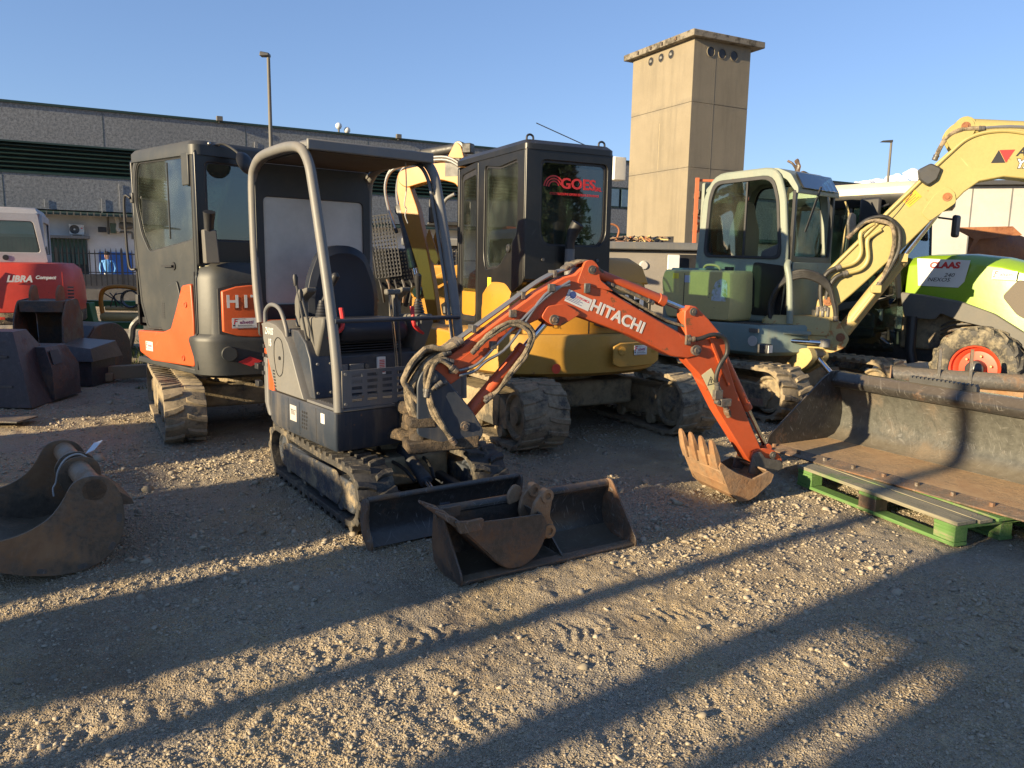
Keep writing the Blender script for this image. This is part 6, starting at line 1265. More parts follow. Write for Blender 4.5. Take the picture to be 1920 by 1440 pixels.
def person():
    x, y, z = W(.03, -8.2, 0)
    r = thing('person', 'person in a light blue shirt and pale trousers standing behind the iron railing', 'person', (x, y, 0), 200)
    bm = bmesh.new()
    J = {'pel': (0, 0, .95), 'che': (0, .02, 1.30), 'nk': (0, .02, 1.47), 'hd': (0, .03, 1.56), 'tp': (0, .02, 1.70), 'ls': (.19, .02, 1.40), 'le': (.25, .06, 1.13), 'lh': (.20, .20, .95), 'rs': (-.19, .02, 1.40), 're': (-.27, .05, 1.12), 'rh': (-.22, .18, .96), 'lk': (.11, .03, .52), 'la': (.12, 0, .09), 'lt': (.13, .15, .04), 'rk': (-.11, .05, .52), 'ra': (-.12, 0, .09), 'rt': (-.13, .15, .04)}
    E = [('pel', 'che'), ('che', 'nk'), ('nk', 'hd'), ('hd', 'tp'), ('che', 'ls'), ('ls', 'le'), ('le', 'lh'), ('che', 'rs'), ('rs', 're'), ('re', 'rh'), ('pel', 'lk'), ('lk', 'la'), ('la', 'lt'), ('pel', 'rk'), ('rk', 'ra'), ('ra', 'rt')]
    rad = {'pel': .15, 'che': .16, 'nk': .06, 'hd': .095, 'tp': .085, 'ls': .075, 'le': .05, 'lh': .035, 'rs': .075, 're': .05, 'rh': .035, 'lk': .075, 'la': .05, 'lt': .045, 'rk': .075, 'ra': .05, 'rt': .045}
    me = bpy.data.meshes.new('body'); ks = list(J); me.from_pydata([J[k] for k in ks], [(ks.index(a), ks.index(b)) for a, b in E], []); me.update()
    o = bpy.data.objects.new('body', me); S.collection.objects.link(o); o.parent = r
    m = o.modifiers.new('skin', 'SKIN'); m.use_smooth_shade = True
    for i, kk in enumerate(ks): me.skin_vertices[0].data[i].radius = (rad[kk], rad[kk]*.8); me.skin_vertices[0].data[i].use_root = kk == 'pel'
    s_ = o.modifiers.new('sub', 'SUBSURF'); s_.levels = 2; s_.render_levels = 2
    k = NT('skin_and_clothes'); z = k.sep(k.co)[2]; c = k.mix(k.ramp(z, .95, .96), (.55, .52, .45), (.10, .30, .62)); c = k.mix(k.ramp(z, 1.46, 1.47), c, (.45, .25, .17)); k.done(c, .8); me.materials.append(k.m)
    q = B(); q.ball((0, .005, 1.68), .105, 8, (1, 1.1, .8)); part('hair', q, plain('dark_hair', (.02, .015, .01), .7), r)
person()
def tower():
    r = thing('transformer_tower', 'tall square beige concrete tower with flat cap and round vent holes', 'tower', (5.536, 25.5, 0), 27.5)
    k = NT('tower_concrete'); big = k.noise(.5, 6, .65); st = k.noise(2.2, 5, .7, co=k.map((1, 1, .12))); f = k.noise(24, 5, .75)
    c = k.mix(k.ramp(big, .3, .7), (.195, .165, .116), (.25, .212, .152)); c = k.mix(k.ramp(st, .48, .75, 0, .45), c, (.10, .09, .07)); wst = k.noise(4.5, 6, .75, co=k.map((1, 1, .05))); c = k.mix(k.ramp(wst, .58, .72, 0, .35), c, (.12, .11, .09)); c = k.mix(k.ramp(f, .5, .75, 0, .4), c, (.15, .13, .095)); 
    zz = k.sep(k.co)[2]
    for z0 in (6.75, 4.73): c = k.mix(k.math('MULTIPLY', k.ramp(k.math('ABSOLUTE', k.math('SUBTRACT', zz, z0)), .0, .16, .8, 0), k.ramp(k.noise(3, 5, .7), .42, .6)), c, (.16, .14, .11))
    k.bump(f, .35, .02); conc = k.done(c, .92)
    Wx, Wy = 2.37, 3.22
    for a, b_ in ((0, 4.72), (4.735, 6.74), (6.755, 8.66)):
        q = B(); q.bb(0, Wx, 0, Wy, a, b_); part('wall_section', q, conc, r, bev=.008)
    q = B(); q.bb(.01, Wx-.01, .01, Wy-.01, .1, 8.6); part('core', q, plain('joint_shadow', (.08, .07, .055), .9), r)
    q = B(); q.bb(-.22, Wx+.40, -.22, Wy+.28, 8.66, 8.86); part('cap', q, mudmix('lichen_concrete', (.20, .175, .135), .45, (.07, .06, .045), .9, 3), r, bev=.02)
    for y in (2.19, 1.64, 1.12):
        q = B(); q.cyl((-.004, y, 8.41), (.02, y, 8.41), .135, n=26); h = part('vent_hole', q, M['blackp'], r)
        q = B(); q.lathe([(.135, 0), (.142, -.01), (.142, .006), (.135, .008), (.135, 0)], (-.006, y, 8.41), (-1, 0, 0), 26); part('rim', q, conc, h)
        q = B(); q.lathe([(.001, .03), (.05, .03), (.06, -.01), (.03, -.02), (.001, -.02)], (-.03, y, 8.41), (1, .5, 0), 12); part('insulator', q, M['dmetal'], h)
    for x in (.68, 1.15, 1.65):
        q = B(); q.cyl((x, -.004, 8.33), (x, .02, 8.33), .15, n=26); h = part('vent_hole', q, M['blackp'], r)
        q = B(); q.lathe([(.15, 0), (.165, -.01), (.165, .012), (.15, .015), (.15, 0)], (x, -.006, 8.33), (0, -1, 0), 26); part('rim', q, conc, h)
    for y in (.6, 1.3, 1.9, 2.6):
        q = B(); q.bb(-.26, -.222, y, y+.06, 8.70, 8.80); part('hook', q, M['dbucket'], r)
    q = B(); q.bb(.9, .918, -.004, .002, 3.5, 8.2); part('crack', q, plain('crack_line', (.12, .11, .09), .9), r)
    q = B(); q.bb(-.006, .004, 1.55, 1.575, 4.8, 6.3); part('crack', q, plain('crack_line2', (.30, .25, .17), .9), r)
    q = B(); q.bb(-.5, .0, 3.4, 3.9, 4.6, 5.4); o = part('wall_box', q, M['white'], r, bev=.02)
    q = B(); q.bb(-.01, .02, .55, 2.0, 1.7, 2.55); part('dark_opening', q, M['blackp'], r)
tower()
def lamps():
    r = thing('street_lamp', 'tall slim street lamp standing left behind the dark cab', 'street lamp', (-6.777, 22, 0), 0, 'street lamps')
    q = B(); q.tube([(0, 0, 0), (0, 0, 7.0)], [.07, .045], 12); part('pole', q, M['greyp'], r); q = B(); q.loft([[(-.22, -.12, 7.0), (.04, -.12, 7.0), (.04, .12, 7.0), (-.22, .12, 7.0)], [(-.20, -.1, 7.12), (.04, -.1, 7.08), (.04, .1, 7.08), (-.20, .1, 7.12)]]); part('lamp_head', q, M['dmetal'], r, bev=.02)
    r = thing('street_lamp', 'distant street lamp standing at right above the tractor roof', 'street lamp', (21.15, 45, 0), 0, 'street lamps')
    q = B(); q.tube([(0, 0, 0), (0, 0, 8.75)], [.11, .06], 12); part('pole', q, M['greyp'], r); q = B(); q.loft([[(-.62, -.12, 8.72), (.05, -.12, 8.72), (.05, .12, 8.72), (-.62, .12, 8.72)], [(-.5, -.1, 8.80), (.05, -.1, 8.85), (.05, .1, 8.85), (-.5, .1, 8.80)]]); part('lamp_head', q, M['dmetal'], r, bev=.02)
lamps()
def yard_container():
    # open steel bin with scrap on it, white door, orange rack behind
    r = thing('site_container', 'low grey workshop container with an open white door, behind the yellow excavator', 'container', (1.45, 13.0, 0), 2)
    q = B(); q.bb(-3.2, 2.2, 0, 2.2, 0, 1.80); part('body', q, paint('grey_container', (.24, .22, .20), .6, .25, .5), r, bev=.02)
    q = B(); q.bb(-3.3, 2.3, -.12, 2.3, 1.80, 1.93); q.jitter(.02, 2); part('roof_edge', q, M['grey'], r, bev=.02)
    q = B(); q.bb(1.30, 1.62, -.012, .01, .3, 1.74); part('door_opening', q, M['blackp'], r)
    q = B(); q.box((1.19, -.12, 1.0), (.20, .04, 1.46)); part('door', q, M['white'], r, bev=.01)
    q = B(); q.lathe([(.001, .03), (.06, .03), (.08, .0), (.001, 0)], (.72, 0, 1.55), (0, -1, 0), 16); part('round_lamp', q, M['offwhite'], r)
    for b_ in ((1.72, 1.82, 1.5, 1.66), (1.66, 1.95, 1.28, 1.40)):
        q = B(); q.bb(b_[0], b_[1], -.014, .0, b_[2], b_[3]); part('notice', q, M['offwhite'], r)
    rs = random.Random(3)
    s = thing('scrap_heap', 'tangled heap of bent rusty pipes and hoses on the container roof', 'scrap', (1.45, 13.3, 1.93), 0)
    for i in range(26):
        x = rs.uniform(-.5, 1.3); pts = [(x, rs.uniform(-.2, .5), .0)]
        for j in range(4): pts.append((pts[-1][0]+rs.uniform(-.18, .22), rs.uniform(-.2, .5), rs.uniform(.0, .12)))
        q = B(); q.tube(spline(pts), rs.uniform(.008, .02), 6); part('pipe', q, [M['plough'], M['steel'], M['ybase'], M['hose']][i % 4], s)
    for x, h in ((-.55, .26), (.05, .30)):
        q = B(); q.tube(spline([(x-.15, 0, 0), (x-.05, 0, h*.8), (x+.15, 0, h), (x+.27, 0, h*.7), (x+.22, 0, 0)]), .018, 8); part('bent_hose', q, M['plough'] if x > 0 else M['steel'], s)
    rk = thing('rack', 'orange steel pallet rack with cross braces beside the tower', 'rack', (3.26, 14.2, 0), 0)
    om = paint('orange_rack', (.50, .13, .05), .6, .2, .5)
    for x in (0, .9):
        q = B(); q.bb(x-.03, x+.03, -.03, .03, 0, 3.12); part('upright', q, om, rk)
    for a, b_ in (((0, 2.15), (.9, 2.55)), ((0, 2.45), (.9, 2.05)), ((0, 3.08), (.9, 3.08)), ((0, 2.32), (.9, 2.32))):
        q = B(); q.bar((a[0], 0.035, a[1]), (b_[0], 0.035, b_[1]), .03, .04); part('brace', q, om, rk)
    for z in (1.9, 2.2, 2.5, 2.8):
        q = B(); q.bb(.08, .82, .1, .6, z, z+.1+.05*math.sin(z*9)); part('shelf_load', q, M['dbucket'], rk, bev=.01)
yard_container()
def loader():
    r = thing('track_loader', 'yellow tracked loader half hidden behind the small canopy, black vent window on its flank', 'loader', (-1.15, 11.0, 0), -8)
    y = M['cat']
    q = B(); q.prism(rnd([(.35, .55), (.75, .5), (.95, .8), (1.0, 1.55), (.8, 1.62), (.05, 1.15), (-.3, 1.05), (-.32, .75)], .04, 3), 'y', 0, .25); part('flank', q, y, r, bev=.01)
    q = B(); q.prism(rnd([(.12, .95), (.55, 1.22), (.55, .85), (.15, .80)], .02), 'y', -.01, .0); w = part('vent_window', q, M['black'], r)
    q = B(); q.bb(.16, .5, -.02, -.011, .83, .92); part('window_bar', q, M['ltgrey'], w)
    q = B(); q.bar((-.3, -.05, 1.10), (.75, -.05, 1.62), .08, .14); part('lift_arm', q, y, r, bev=.01)
    text('10', .09, M['white'], r, (.72, -.014, .72), (1, 0, 0), (0, 0, 1), bold=.002)
    q = B(); q.lathe([(.001, -.008), (.13, -.008), (.13, 0), (.001, 0)], (.72, 0, .72), (0, -1, 0), 20); part('black_badge', q, M['black'], r)
    q = B(); q.bb(-.2, .9, .26, 1.3, .5, 1.5); part('body', q, y, r, bev=.03)
    q = B(); q.ring(rnd([(-.35, .0), (1.2, 0), (1.35, .3), (1.1, .58), (-.3, .58), (-.45, .3)], .1, 3), rnd([(-.25, .08), (1.1, .08), (1.22, .3), (1.0, .5), (-.2, .5), (-.33, .3)], .1, 3), 'y', -.05, .30); part('rubber_track', q, M['rubberm'], r)
    c = M['black']
    for p in ((-.1, .3), (.8, .3), (-.1, 1.2), (.8, 1.2)): q = B(); q.bar((p[0], p[1], 1.5), (p[0], p[1], 2.05), .06, .06); part('cab_post', q, c, r)
    q = B(); q.bb(-.15, .85, .25, 1.25, 2.05, 2.12); part('cab_roof', q, c, r, bev=.02)
    # dark engine unit with perforated guard
    r = thing('machine_with_grille', 'dark machine with a raised perforated grey radiator guard, seen beside the yellow arm', 'machine', (-1.95, 12.3, 0), 0)
    q = B(); q.bb(-.5, .9, .1, 1.2, .4, 1.75); part('body', q, M['black'], r, bev=.05)
    q = B(); xs = np.linspace(0, .40, 9); zs = np.linspace(0, .95, 17); q.M = Matrix.Translation((-.22, -.05, 1.28)) @ Matrix.Rotation(R(-8), 4, 'Y')
    for i in range(9): q.bb(xs[i]-.008, xs[i]+.008, 0, .01, 0, .95)
    for j in range(17): q.bb(0, .40, .011, .021, zs[j]-.012, zs[j]+.012)
    part('perforated_guard', q, M['dmetal'], r)
    for i in range(10):
        q = B(); q.tube(spline([(-.3+.12*i, 0, 1.25), (-.25+.12*i, -.1, 1.1+.03*(i % 3)), (-.2+.1*i, -.05, .9)]), .02, 6); part('hose', q, M['hose'] if i % 2 else M['steel'], r)
    q = B(); q.bb(.45, 1.25, -.05, .0, .95, 1.75) if False else [q.bb(.55+.06*i, .565+.06*i, -.05, -.035, 1.0, 1.75) for i in range(13)] and None
    [q.bb(.53, 1.32, -.034, -.02, 1.0+.08*j, 1.012+.08*j) for j in range(10)]; part('mesh_crate', q, M['dmetal'], r)
loader()
def libra():
    r = thing('compact_excavator', 'red compact excavator with pale grey cab cut off by the left edge', 'excavator', (-7.86, 11.9, 0), 27)
    for s in (-1, 1): track(r, s*.75, .35, -1.0, 1.2, .55, s, M['rubberm'], M['frame'], pitch=.12, lug=.03)
    pl = rnd([(-1.05, .9), (-1.05, -.35, .3), (-.75, -.75, .3), (.55, -.80, .3), (.98, -.55, .25), (1.10, .1, .2), (1.10, .9, .05)], .1, 5)
    q = B(); q.loft([[(x, y, .52) for x, y in pl], [(x, y, .70) for x, y in pl]]); part('house_base', q, mudmix('dirty_beige_base', (.30, .24, .14), .5, (.08, .06, .045), .8, 3), r, bev=.02)
    q = B(); q.loft([[(x, y, .705) for x, y in pl], [(x*.985, y*.98, 1.1) for x, y in pl], [(x*.95, y*.94, 1.33) for x, y in pl], [(x*.86, y*.85, 1.42) for x, y in pl], [(x*.7, y*.7, 1.43) for x, y in pl]]); hd = part('engine_cover', q, M['redcover'], r)
    text('LIBRA', .13, M['white'], hd, (.30, -.803, 1.19), (1, -.035, 0), (0, -.12, 1), bold=.006, shear=.3, sx=.95); text('Compact', .07, M['white'], hd, (.63, -.775, 1.215), (1, -.035, 0), (0, -.12, 1), bold=.003, shear=.3)
    q = B(); q.bb(.42, .56, -.815, -.80, .76, .86); part('sticker', q, M['white'], hd)
    for x, z0, z1 in ((.84, .8, 1.30), (-.1, .8, 1.34)):
        q = B(); q.bb(x, x+.012, -.80+.02*(x > .5), -.775, z0, z1); part('cover_fold', q, M['redcover'], hd)
    for x in (.55, .02):
        q = B(); q.bb(x, x+.07, -.812, -.79, .60, .64); part('tail_lamp', q, M['red'], r, bev=.005)
    for i in range(5):
        q = B(); q.bb(.90, .98, -.70, -.60, .86+.05*i, .88+.05*i); part('vent_slot', q, M['blackp'], hd)
    ow = [(-.6, 1.43), (.66, 1.43), (.56, 2.16), (-.6, 2.16)]; iw = [(-.5, 1.58), (.57, 1.58), (.50, 2.04), (-.5, 2.04)]
    g = paint('pale_grey_paint', (.42, .41, .42), .5, .25, .3)
    wall(r, Matrix(), 'cab_rear', ow, iw, 'y', -.45, -.40, g, M['glassdirty'])
    wall(r, Matrix(), 'cab_side', [(-.42, 1.43), (.9, 1.43), (.9, 2.14), (-.42, 2.14)], [(-.3, 1.55), (.8, 1.55), (.8, 2.04), (-.3, 2.04)], 'x', .57, .62, g, M['glass'])
    q = B(); q.loft([[(-.6, -.45, 2.14), (.60, -.45, 2.14), (.60, .9, 2.14), (-.6, .9, 2.14)], [(-.6, -.42, 2.24), (.55, -.42, 2.24), (.55, .85, 2.24), (-.6, .85, 2.24)]]); part('cab_roof', q, g, r, bev=.02)
    q = B(); q.cyl((.12, -.452, 1.5), (.12, -.46, 1.5), .04); part('round_hole', q, M['blackp'], r)
    q = B(); q.prism(rnd([(.7, 1.2), (1.1, 1.9), (1.9, 2.4), (2.5, 2.2), (2.4, 2.0), (1.9, 2.1), (1.4, 1.7), (1.0, 1.2)], .05), 'x', -.55, -.30); part('boom', q, M['orange'], r, bev=.01)
libra()
def green_implement():
    r = thing('farm_implement', 'green farm implement with a yellow hoop guard standing in front of the railing', 'implement', (-6.85, 12.8, 0), 5)
    g = paint('green_machine', (.04, .17, .06), .5, .25, .5); yl = M['ybase']
    q = B(); q.bb(-.55, .9, .0, .25, .35, .46); q.prism([(-.5, .40), (-.40, .78), (-.18, .78), (-.12, .40)], 'y', .0, .2); part('frame', q, g, r, bev=.01)
    q = B(); q.bb(-.8, .75, .3, .5, .70, .80); part('crossbeam', q, g, r, bev=.01)
    q = B(); q.cyl((.05, -.1, .56), (.75, -.1, .56), .075, n=16); q.cyl((.12, -.1, .70), (.72, -.1, .70), .04, n=12); part('cylinder', q, yl, r)
    q = B(); q.tube(spline([(.08, -.12, .55), (.06, -.12, .85), (.14, -.12, 1.02), (.4, -.12, 1.06), (.68, -.12, 1.0), (.78, -.12, .84), (.76, -.12, .62)], 6), .035, 10); part('hoop_guard', q, M['catarm'], r)
    q = B(); q.lathe([(.12, 0), (.13, .06), (.15, .06), (.15, 0), (.12, 0)], (.55, -.15, .86), (0, -1, 0), 18); part('hub', q, M['blackp'], r)
    for i in range(4):
        q = B(); q.tube(spline([(.1+.1*i, -.1, .95), (.3, -.18, .85+.02*i), (.5-.1*i, -.12, .72)]), .01, 5); part('hose', q, M['hose'], r)
    r = thing('plough_tine', 'curved black plough tine standing in the grass beside the dark cab', 'tine', (-5.5, 11.3, 0), 0)
    q = B(); q.tube(spline([(.35, 0, .78), (.10, 0, .70), (-.08, 0, .55), (-.12, 0, .38), (-.16, 0, .22)]), [.05]*25, 8); part('tine', q, M['dmetal'], r)
    r = thing('red_gas_bottle', 'narrow red bottle leaning against the dark cab door rail', 'bottle', (-4.6, 9.6, 0), 0) if False else None
green_implement()
def right_side():
    r = thing('storage_box', 'large white panelled container box standing at right behind the tractor', 'container', (7.9, 16.2, 0), -16)
    q = B(); q.bb(0, 6, 0, 3, 0, 3.25); part('wall', q, M['offwhite'], r, bev=.02)
    for x in np.arange(.6, 6, .7): q = B(); q.bb(x, x+.02, -.01, .0, .1, 3.2); part('panel_joint', q, M['ltgrey'], r)
    q = B(); q.bb(-.15, 6.2, -.2, 3.1, 3.25, 3.33); part('roof', q, M['dmetal'], r)
    # rusty plough
    r = thing('plough', 'rusty brown plough with broad curved boards standing behind the lime bonnet', 'plough', (6.9, 11.2, 0), -15)
    def board(dx, dy, s, nm='plough_board'):
        g = []
        for i in range(9):
            t = i/8; row = []
            for j in range(7):
                u = j/6; x = dx+(-.55+1.1*t)*s; z = 1.58+(.58*u*(1-.35*t)+.10*math.sin(t*3))*s; y = dy+(.28*t*t+.25*u*u*(.3+t)-.1*u)*s; row.append((x, y, z))
            g.append(row)
        q = B(); th = .012
        vs = [p for row in g for p in row]+[(p[0], p[1]+th, p[2]) for row in g for p in row]; n = 63; fs = []
        for i in range(8):
            for j in range(6): a = i*7+j; fs += [(a, a+7, a+8, a+1), (n+a, n+a+1, n+a+8, n+a+7)]
        for i in range(8): a = i*7; fs += [(a, n+a, n+a+7, a+7), (a+6, a+13, n+a+13, n+a+6)]
        for j in range(6): fs += [(j, j+1, n+j+1, n+j), (56+j, n+56+j, n+57+j, 57+j)]
        q.add(vs, fs); return part(nm, q, M['plough'], r)
    board(.15, 0, .95); board(1.35, .4, .9)
    q = B(); q.prism([(-.62, 2.16), (.15, 2.18), (.28, 2.06), (-.25, 2.0), (-.4, 1.72), (-.32, 2.0)], 'y', -.09, -.07); part('share', q, M['plough'], r)
    for x in (-.1, .8, 1.5):
        q = B(); q.bar((x, .35, 0.02), (x, .35, 1.75), .10, .12); part('leg', q, M['plough'], r, bev=.01)
    q = B(); q.bar((-.2, .40, 1.68), (1.8, .40, 1.55), .14, .14); part('beam', q, M['plough'], r, bev=.01)
    # second vehicle behind: vine / scrap on the tractor roof line
    r = thing('old_tree_stump', 'bare twisted stump showing above the tractor roof', 'stump', (5.3, 15.0, 0), 0)
    rs = random.Random(8)
    q = B(); q.tube(spline([(0, 0, 0), (.03, 0, 1.5), (.0, .0, 3.0), (.03, 0, 3.4), (-.02, 0, 3.58)]), [.14]*13+[.10, .085, .07, .06, .055, .05, .05, .045, .04, .05, .05, .04], 8); q.jitter(.04, 6); part('trunk', q, M['dbucket'], r)
    for i in range(7):
        q = B(); z = 3.2+.05*i; a = rs.uniform(-1, 1); q.tube(spline([(0, 0, z-.1), (.12*a, 0, z), (.25*a, .05, z-.06+rs.uniform(0, .14))]), .022, 6); part('branch', q, M['dbucket'], r)
right_side()
def cloud():
    q = B(); rs = random.Random(4)
    for i in range(420):
        x = rs.uniform(540, 900); tp = 150+40*math.exp(-((x-745)/60)**2)+8*math.sin(x*.05); z = 60+(tp-60)*rs.random()**.6; q.ball((x, 1500+rs.uniform(-30, 30), z), rs.uniform(5, 13), 6, (1.4, 1, .8))
    q.jitter(7, .06); o = part('cloud', q, None); k = NT('cloud_white'); k.done((.85, .86, .88), 1, 0, 0); o.data.materials.append(k.m); structure(o)
cloud()
def grass():
    rg = np.random.default_rng(3); n = 26000
    x = rg.uniform(-8.5, -4.1, n); y = rg.uniform(8.6, 14.5, n)
    cl = np.sin(x*2.3+1)*np.sin(y*1.9)+np.sin(x*5+y*3)*.5+np.sin(y*3.1)*.4; edge = (y-(8.9-(x+4.1)*.35)) > 0; keep = (cl > -.25) & edge; x, y = x[keep], y[keep]; n = len(x)
    h = rg.uniform(.02, .085, n)*(1+.5*np.sin(x*3)); a = rg.uniform(0, 6.28, n); w = rg.uniform(.003, .007, n); lx = rg.normal(0, .025, n); ly = rg.normal(0, .025, n)
    z = np.zeros(n)-.015; co = np.stack([np.stack([x-w*np.cos(a), y-w*np.sin(a), z], -1), np.stack([x+w*np.cos(a), y+w*np.sin(a), z], -1), np.stack([x+lx, y+ly, z+h], -1)], 1).reshape(-1, 3)
    F = np.arange(3*n); me = bpy.data.meshes.new('grass'); me.vertices.add(3*n); me.vertices.foreach_set('co', co.ravel()); me.loops.add(3*n); me.loops.foreach_set('vertex_index', F.astype(np.int32)); me.polygons.add(n); me.polygons.foreach_set('loop_start', (np.arange(n)*3).astype(np.int32)); me.update(calc_edges=True)
    k = NT('grass_blade'); c = k.mix(k.ramp(k.noise(2.5, 4, .6), .35, .65), (.06, .09, .02), (.14, .15, .045)); me.materials.append(k.done(c, .7, 0, .2)); o = bpy.data.objects.new('grass', me); S.collection.objects.link(o); tag(o, 'patchy short grass between the parked machines at left', 'grass'); o['kind'] = 'stuff'
grass()
# ---------------------------------------------------------------- lamp post and unseen casters added behind the camera to shade the yard
def off():
    e = V((-math.sin(SUNH), -math.cos(SUNH), 0)); n = V((e.y, -e.x, 0))
    def place(c, a=-8.): p = n*c+e*a; return (p.x, p.y, 0)
    yaw = math.degrees(math.atan2(n.y, n.x))   # local x runs across the shadows, local y along them
    wp = paint('van_white_paint', (.55, .55, .54), .35, .15, .1); gb = paint('container_blue_paint', (.05, .10, .2), .5, .2, .4); tyr = M['tyre']
    def van(c0, c1, h, lab, name='shade_van'):  # van shape added out of view, sized for its shadow on the yard
        r = thing(name, lab, 'van', place((c0+c1)/2), yaw); L = c1-c0
        pr = rnd([(-L/2, .35), (-L/2, h-.1), (-L/2+.1, h), (L/2-.15, h), (L/2, h-.3), (L/2, .35)], .08, 3)
        q = B(); q.prism(pr, 'y', -.9, .9); part('body', q, wp, r, bev=.03)
        q = B(); q.bb(-L/2+.15, L/2-.2, -.915, -.9, 1.3, 1.8); part('side_window', q, M['black'], r)
        for x in (-L/2+.45, L/2-.45):
            for y in (-.8, .8): q = B(); q.cyl((x, y-.1, .33), (x, y+.1, .33), .33, n=24); part('wheel', q, tyr, r)
    van(-5.35, -3.95, 2.46, 'small van shape added unseen behind the photographer to cast shade, nearer the shaded brown bucket')
    van(-7.85, -6.1, 2.36, 'white van shape added unseen to cast shade, left of the crate stack')
    r = thing('shade_lorry', 'tall box lorry added unseen at far left to cast shade', 'shade_lorry', place(-10.3), yaw)  # unseen tall box added to shade the far left of the yard
    q = B(); q.bb(-1.9, 1.9, -1.2, 1.2, .9, 3.35); part('box_body', q, wp, r, bev=.03); q = B(); q.bb(-1.8, 1.8, -.9, .9, .5, .9); part('chassis', q, M['dmetal'], r)
    for x in (-1.3, 0, 1.3):
        for y in (-1, 1): q = B(); q.cyl((x, y-.15, .48), (x, y+.15, .48), .48, n=24); part('wheel', q, tyr, r)
    r = thing('shade_crate_stack', 'stack of crate shapes added unseen between the two vans to cast shade', 'crates', place(-5.72), yaw)  # added out of view; kept low so a lit patch stays behind it
    for i in range(4):
        q = B(); q.bb(-.36, .36, -.4, .4, i*.54, i*.54+.52); part('crate', q, M['rbucket'], r, bev=.01)
    r = thing('shade_container', 'small blue container shape added unseen behind the photographer to cast shade', 'container', place(-3.36), yaw)  # unseen block added to end the broad shadow in a straight edge
    q = B(); q.bb(-.44, .44, -1.5, 1.5, .05, 2.62); part('body', q, gb, r, bev=.02); q = B(); q.bb(-.40, .40, -1.52, -1.5, .15, 2.3); part('door', q, gb, r)
    r = thing('lamp_post', 'steel lamp post behind the photographer casting the long thin shadow', 'lamp post', place(-2.55, -7.0), yaw)
    q = B(); q.tube([(0, 0, 0), (0, 0, 6.5)], [.075, .055], 14); part('pole', q, M['greyp'], r)
    q = B(); q.bb(-.1, .1, -.5, .05, 6.5, 6.6); part('lamp_head', q, M['greyp'], r)
    # unseen trailer shape added, its posts and gaps set for the shadow bands
    r = thing('shade_trailer', 'open-sided trailer shape with roof and posts, added unseen to cast shade at right', 'trailer', place(-1.0), yaw)
    def X(c): return c+1.0
    q = B(); q.bb(X(-1.97), X(1.6), -.7, .7, 2.88, 3.1); part('roof', q, gb, r, bev=.02)
    for c0, c1 in ((-1.95, -1.74), (-1.50, -1.36)):
        q = B(); q.bb(X(c0), X(c1), -.06, .06, .4, 2.88); part('post', q, M['greyp'], r)
    q = B(); q.bb(X(-1.27), X(1.6), -.7, .7, .4, 2.88); part('cabin', q, gb, r); q = B(); q.bb(X(-1.95), X(1.6), -.7, .7, .3, .4); part('floor', q, M['dmetal'], r)
    for x in (X(-1.2), X(1.0)):
        for y in (-.6, .6): q = B(); q.cyl((x, y-.1, .3), (x, y+.1, .3), .3, n=22); part('wheel', q, tyr, r)
off()
def back_trees():
    rs = np.random.default_rng(12); k = NT('conifer_leaf'); c = k.mix(k.ramp(k.noise(1.5, 4, .6), .35, .65), (.02, .035, .012), (.06, .085, .03)); leaf = k.done(c, .7)
    for (x, y, H_, w, lab) in ((13.5, -2.0, 7.0, 1.5, 'dark conifer standing behind the photographer at right, the taller one'), (17.5, .8, 5.5, 1.3, 'dark conifer standing behind the photographer at right, the shorter one')):
        r = thing('conifer_tree', lab, 'tree', (x, y, 0)); q = B(); q.tube([(0, 0, 0), (0, 0, H_*.9)], [.14, .03], 10); part('trunk', q, M['dbucket'], r)
        n = 7000; t = rs.random(n)**.8; z = .5+t*(H_-.6); a = rs.random(n)*6.283; rad = w*(1-t)**.7*(.75+.25*np.sin(a*3+z*2))*rs.random(n)**.4; P = np.stack([rad*np.cos(a), rad*np.sin(a), z], -1)
        o = rs.normal(0, .09, (n, 3, 3)); co = (P[:, None]+o).reshape(-1, 3); me = bpy.data.meshes.new('crown'); me.from_pydata(co.tolist(), [], np.arange(3*n).reshape(-1, 3).tolist()); me.materials.append(leaf); ob = bpy.data.objects.new('crown', me); S.collection.objects.link(ob); ob.parent = r
back_trees()
# ---------------------------------------------------------------- ground
def ground_mat():
    k = NT('gravel_ground'); co = k.geo.outputs['Position']
    big = k.noise(.55, 4, .6, co=co); mid = k.noise(3.2, 5, .65, co=co); fine = k.noise(60, 4, .75, co=co)
    v1 = k.voro(95, co=co); vc = k.voro(95, out='Color', co=co); v2 = k.voro(210, co=co); vc2 = k.voro(210, out='Color', co=co)
    sand = k.mix(k.ramp(mid, .35, .7), (.43, .32, .18), (.56, .43, .25)); grav = k.mix(k.ramp(fine, .3, .7), (.26, .215, .155), (.42, .355, .26))
    m = k.ramp(k.math('ADD', big, k.math('MULTIPLY', mid, .35)), .55, .78); c = k.mix(m, sand, grav)
    cs = k.sep(vc)[0]; c = k.mix(k.math('MULTIPLY', k.ramp(cs, .2, 1, 0, 1), .45), c, (.44, .40, .34)); c = k.mix(k.math('MULTIPLY', k.ramp(k.sep(vc2)[1], .55, 1, 0, 1), .4), c, (.24, .20, .15))
    pt = k.noise(.9, 5, .62, co=k.map((1, 1, 1), (0, 0, .4), co)); c = k.mix(k.ramp(pt, .50, .66, 0, .6), c, (.17, .125, .085)); yl = k.noise(1.7, 4, .6, co=k.map((1, .5, 1), (0, 0, .9), co)); c = k.mix(k.ramp(yl, .52, .68, 0, .5), c, (.50, .37, .19))
    h = k.math('ADD', k.ramp(v1, 0, .55, 1, 0), k.math('ADD', k.ramp(v2, 0, .6, .45, 0), k.math('MULTIPLY', fine, .7)))
    k.bump(h, 1., .011)
    return k.done(c, .93, 0, .25)
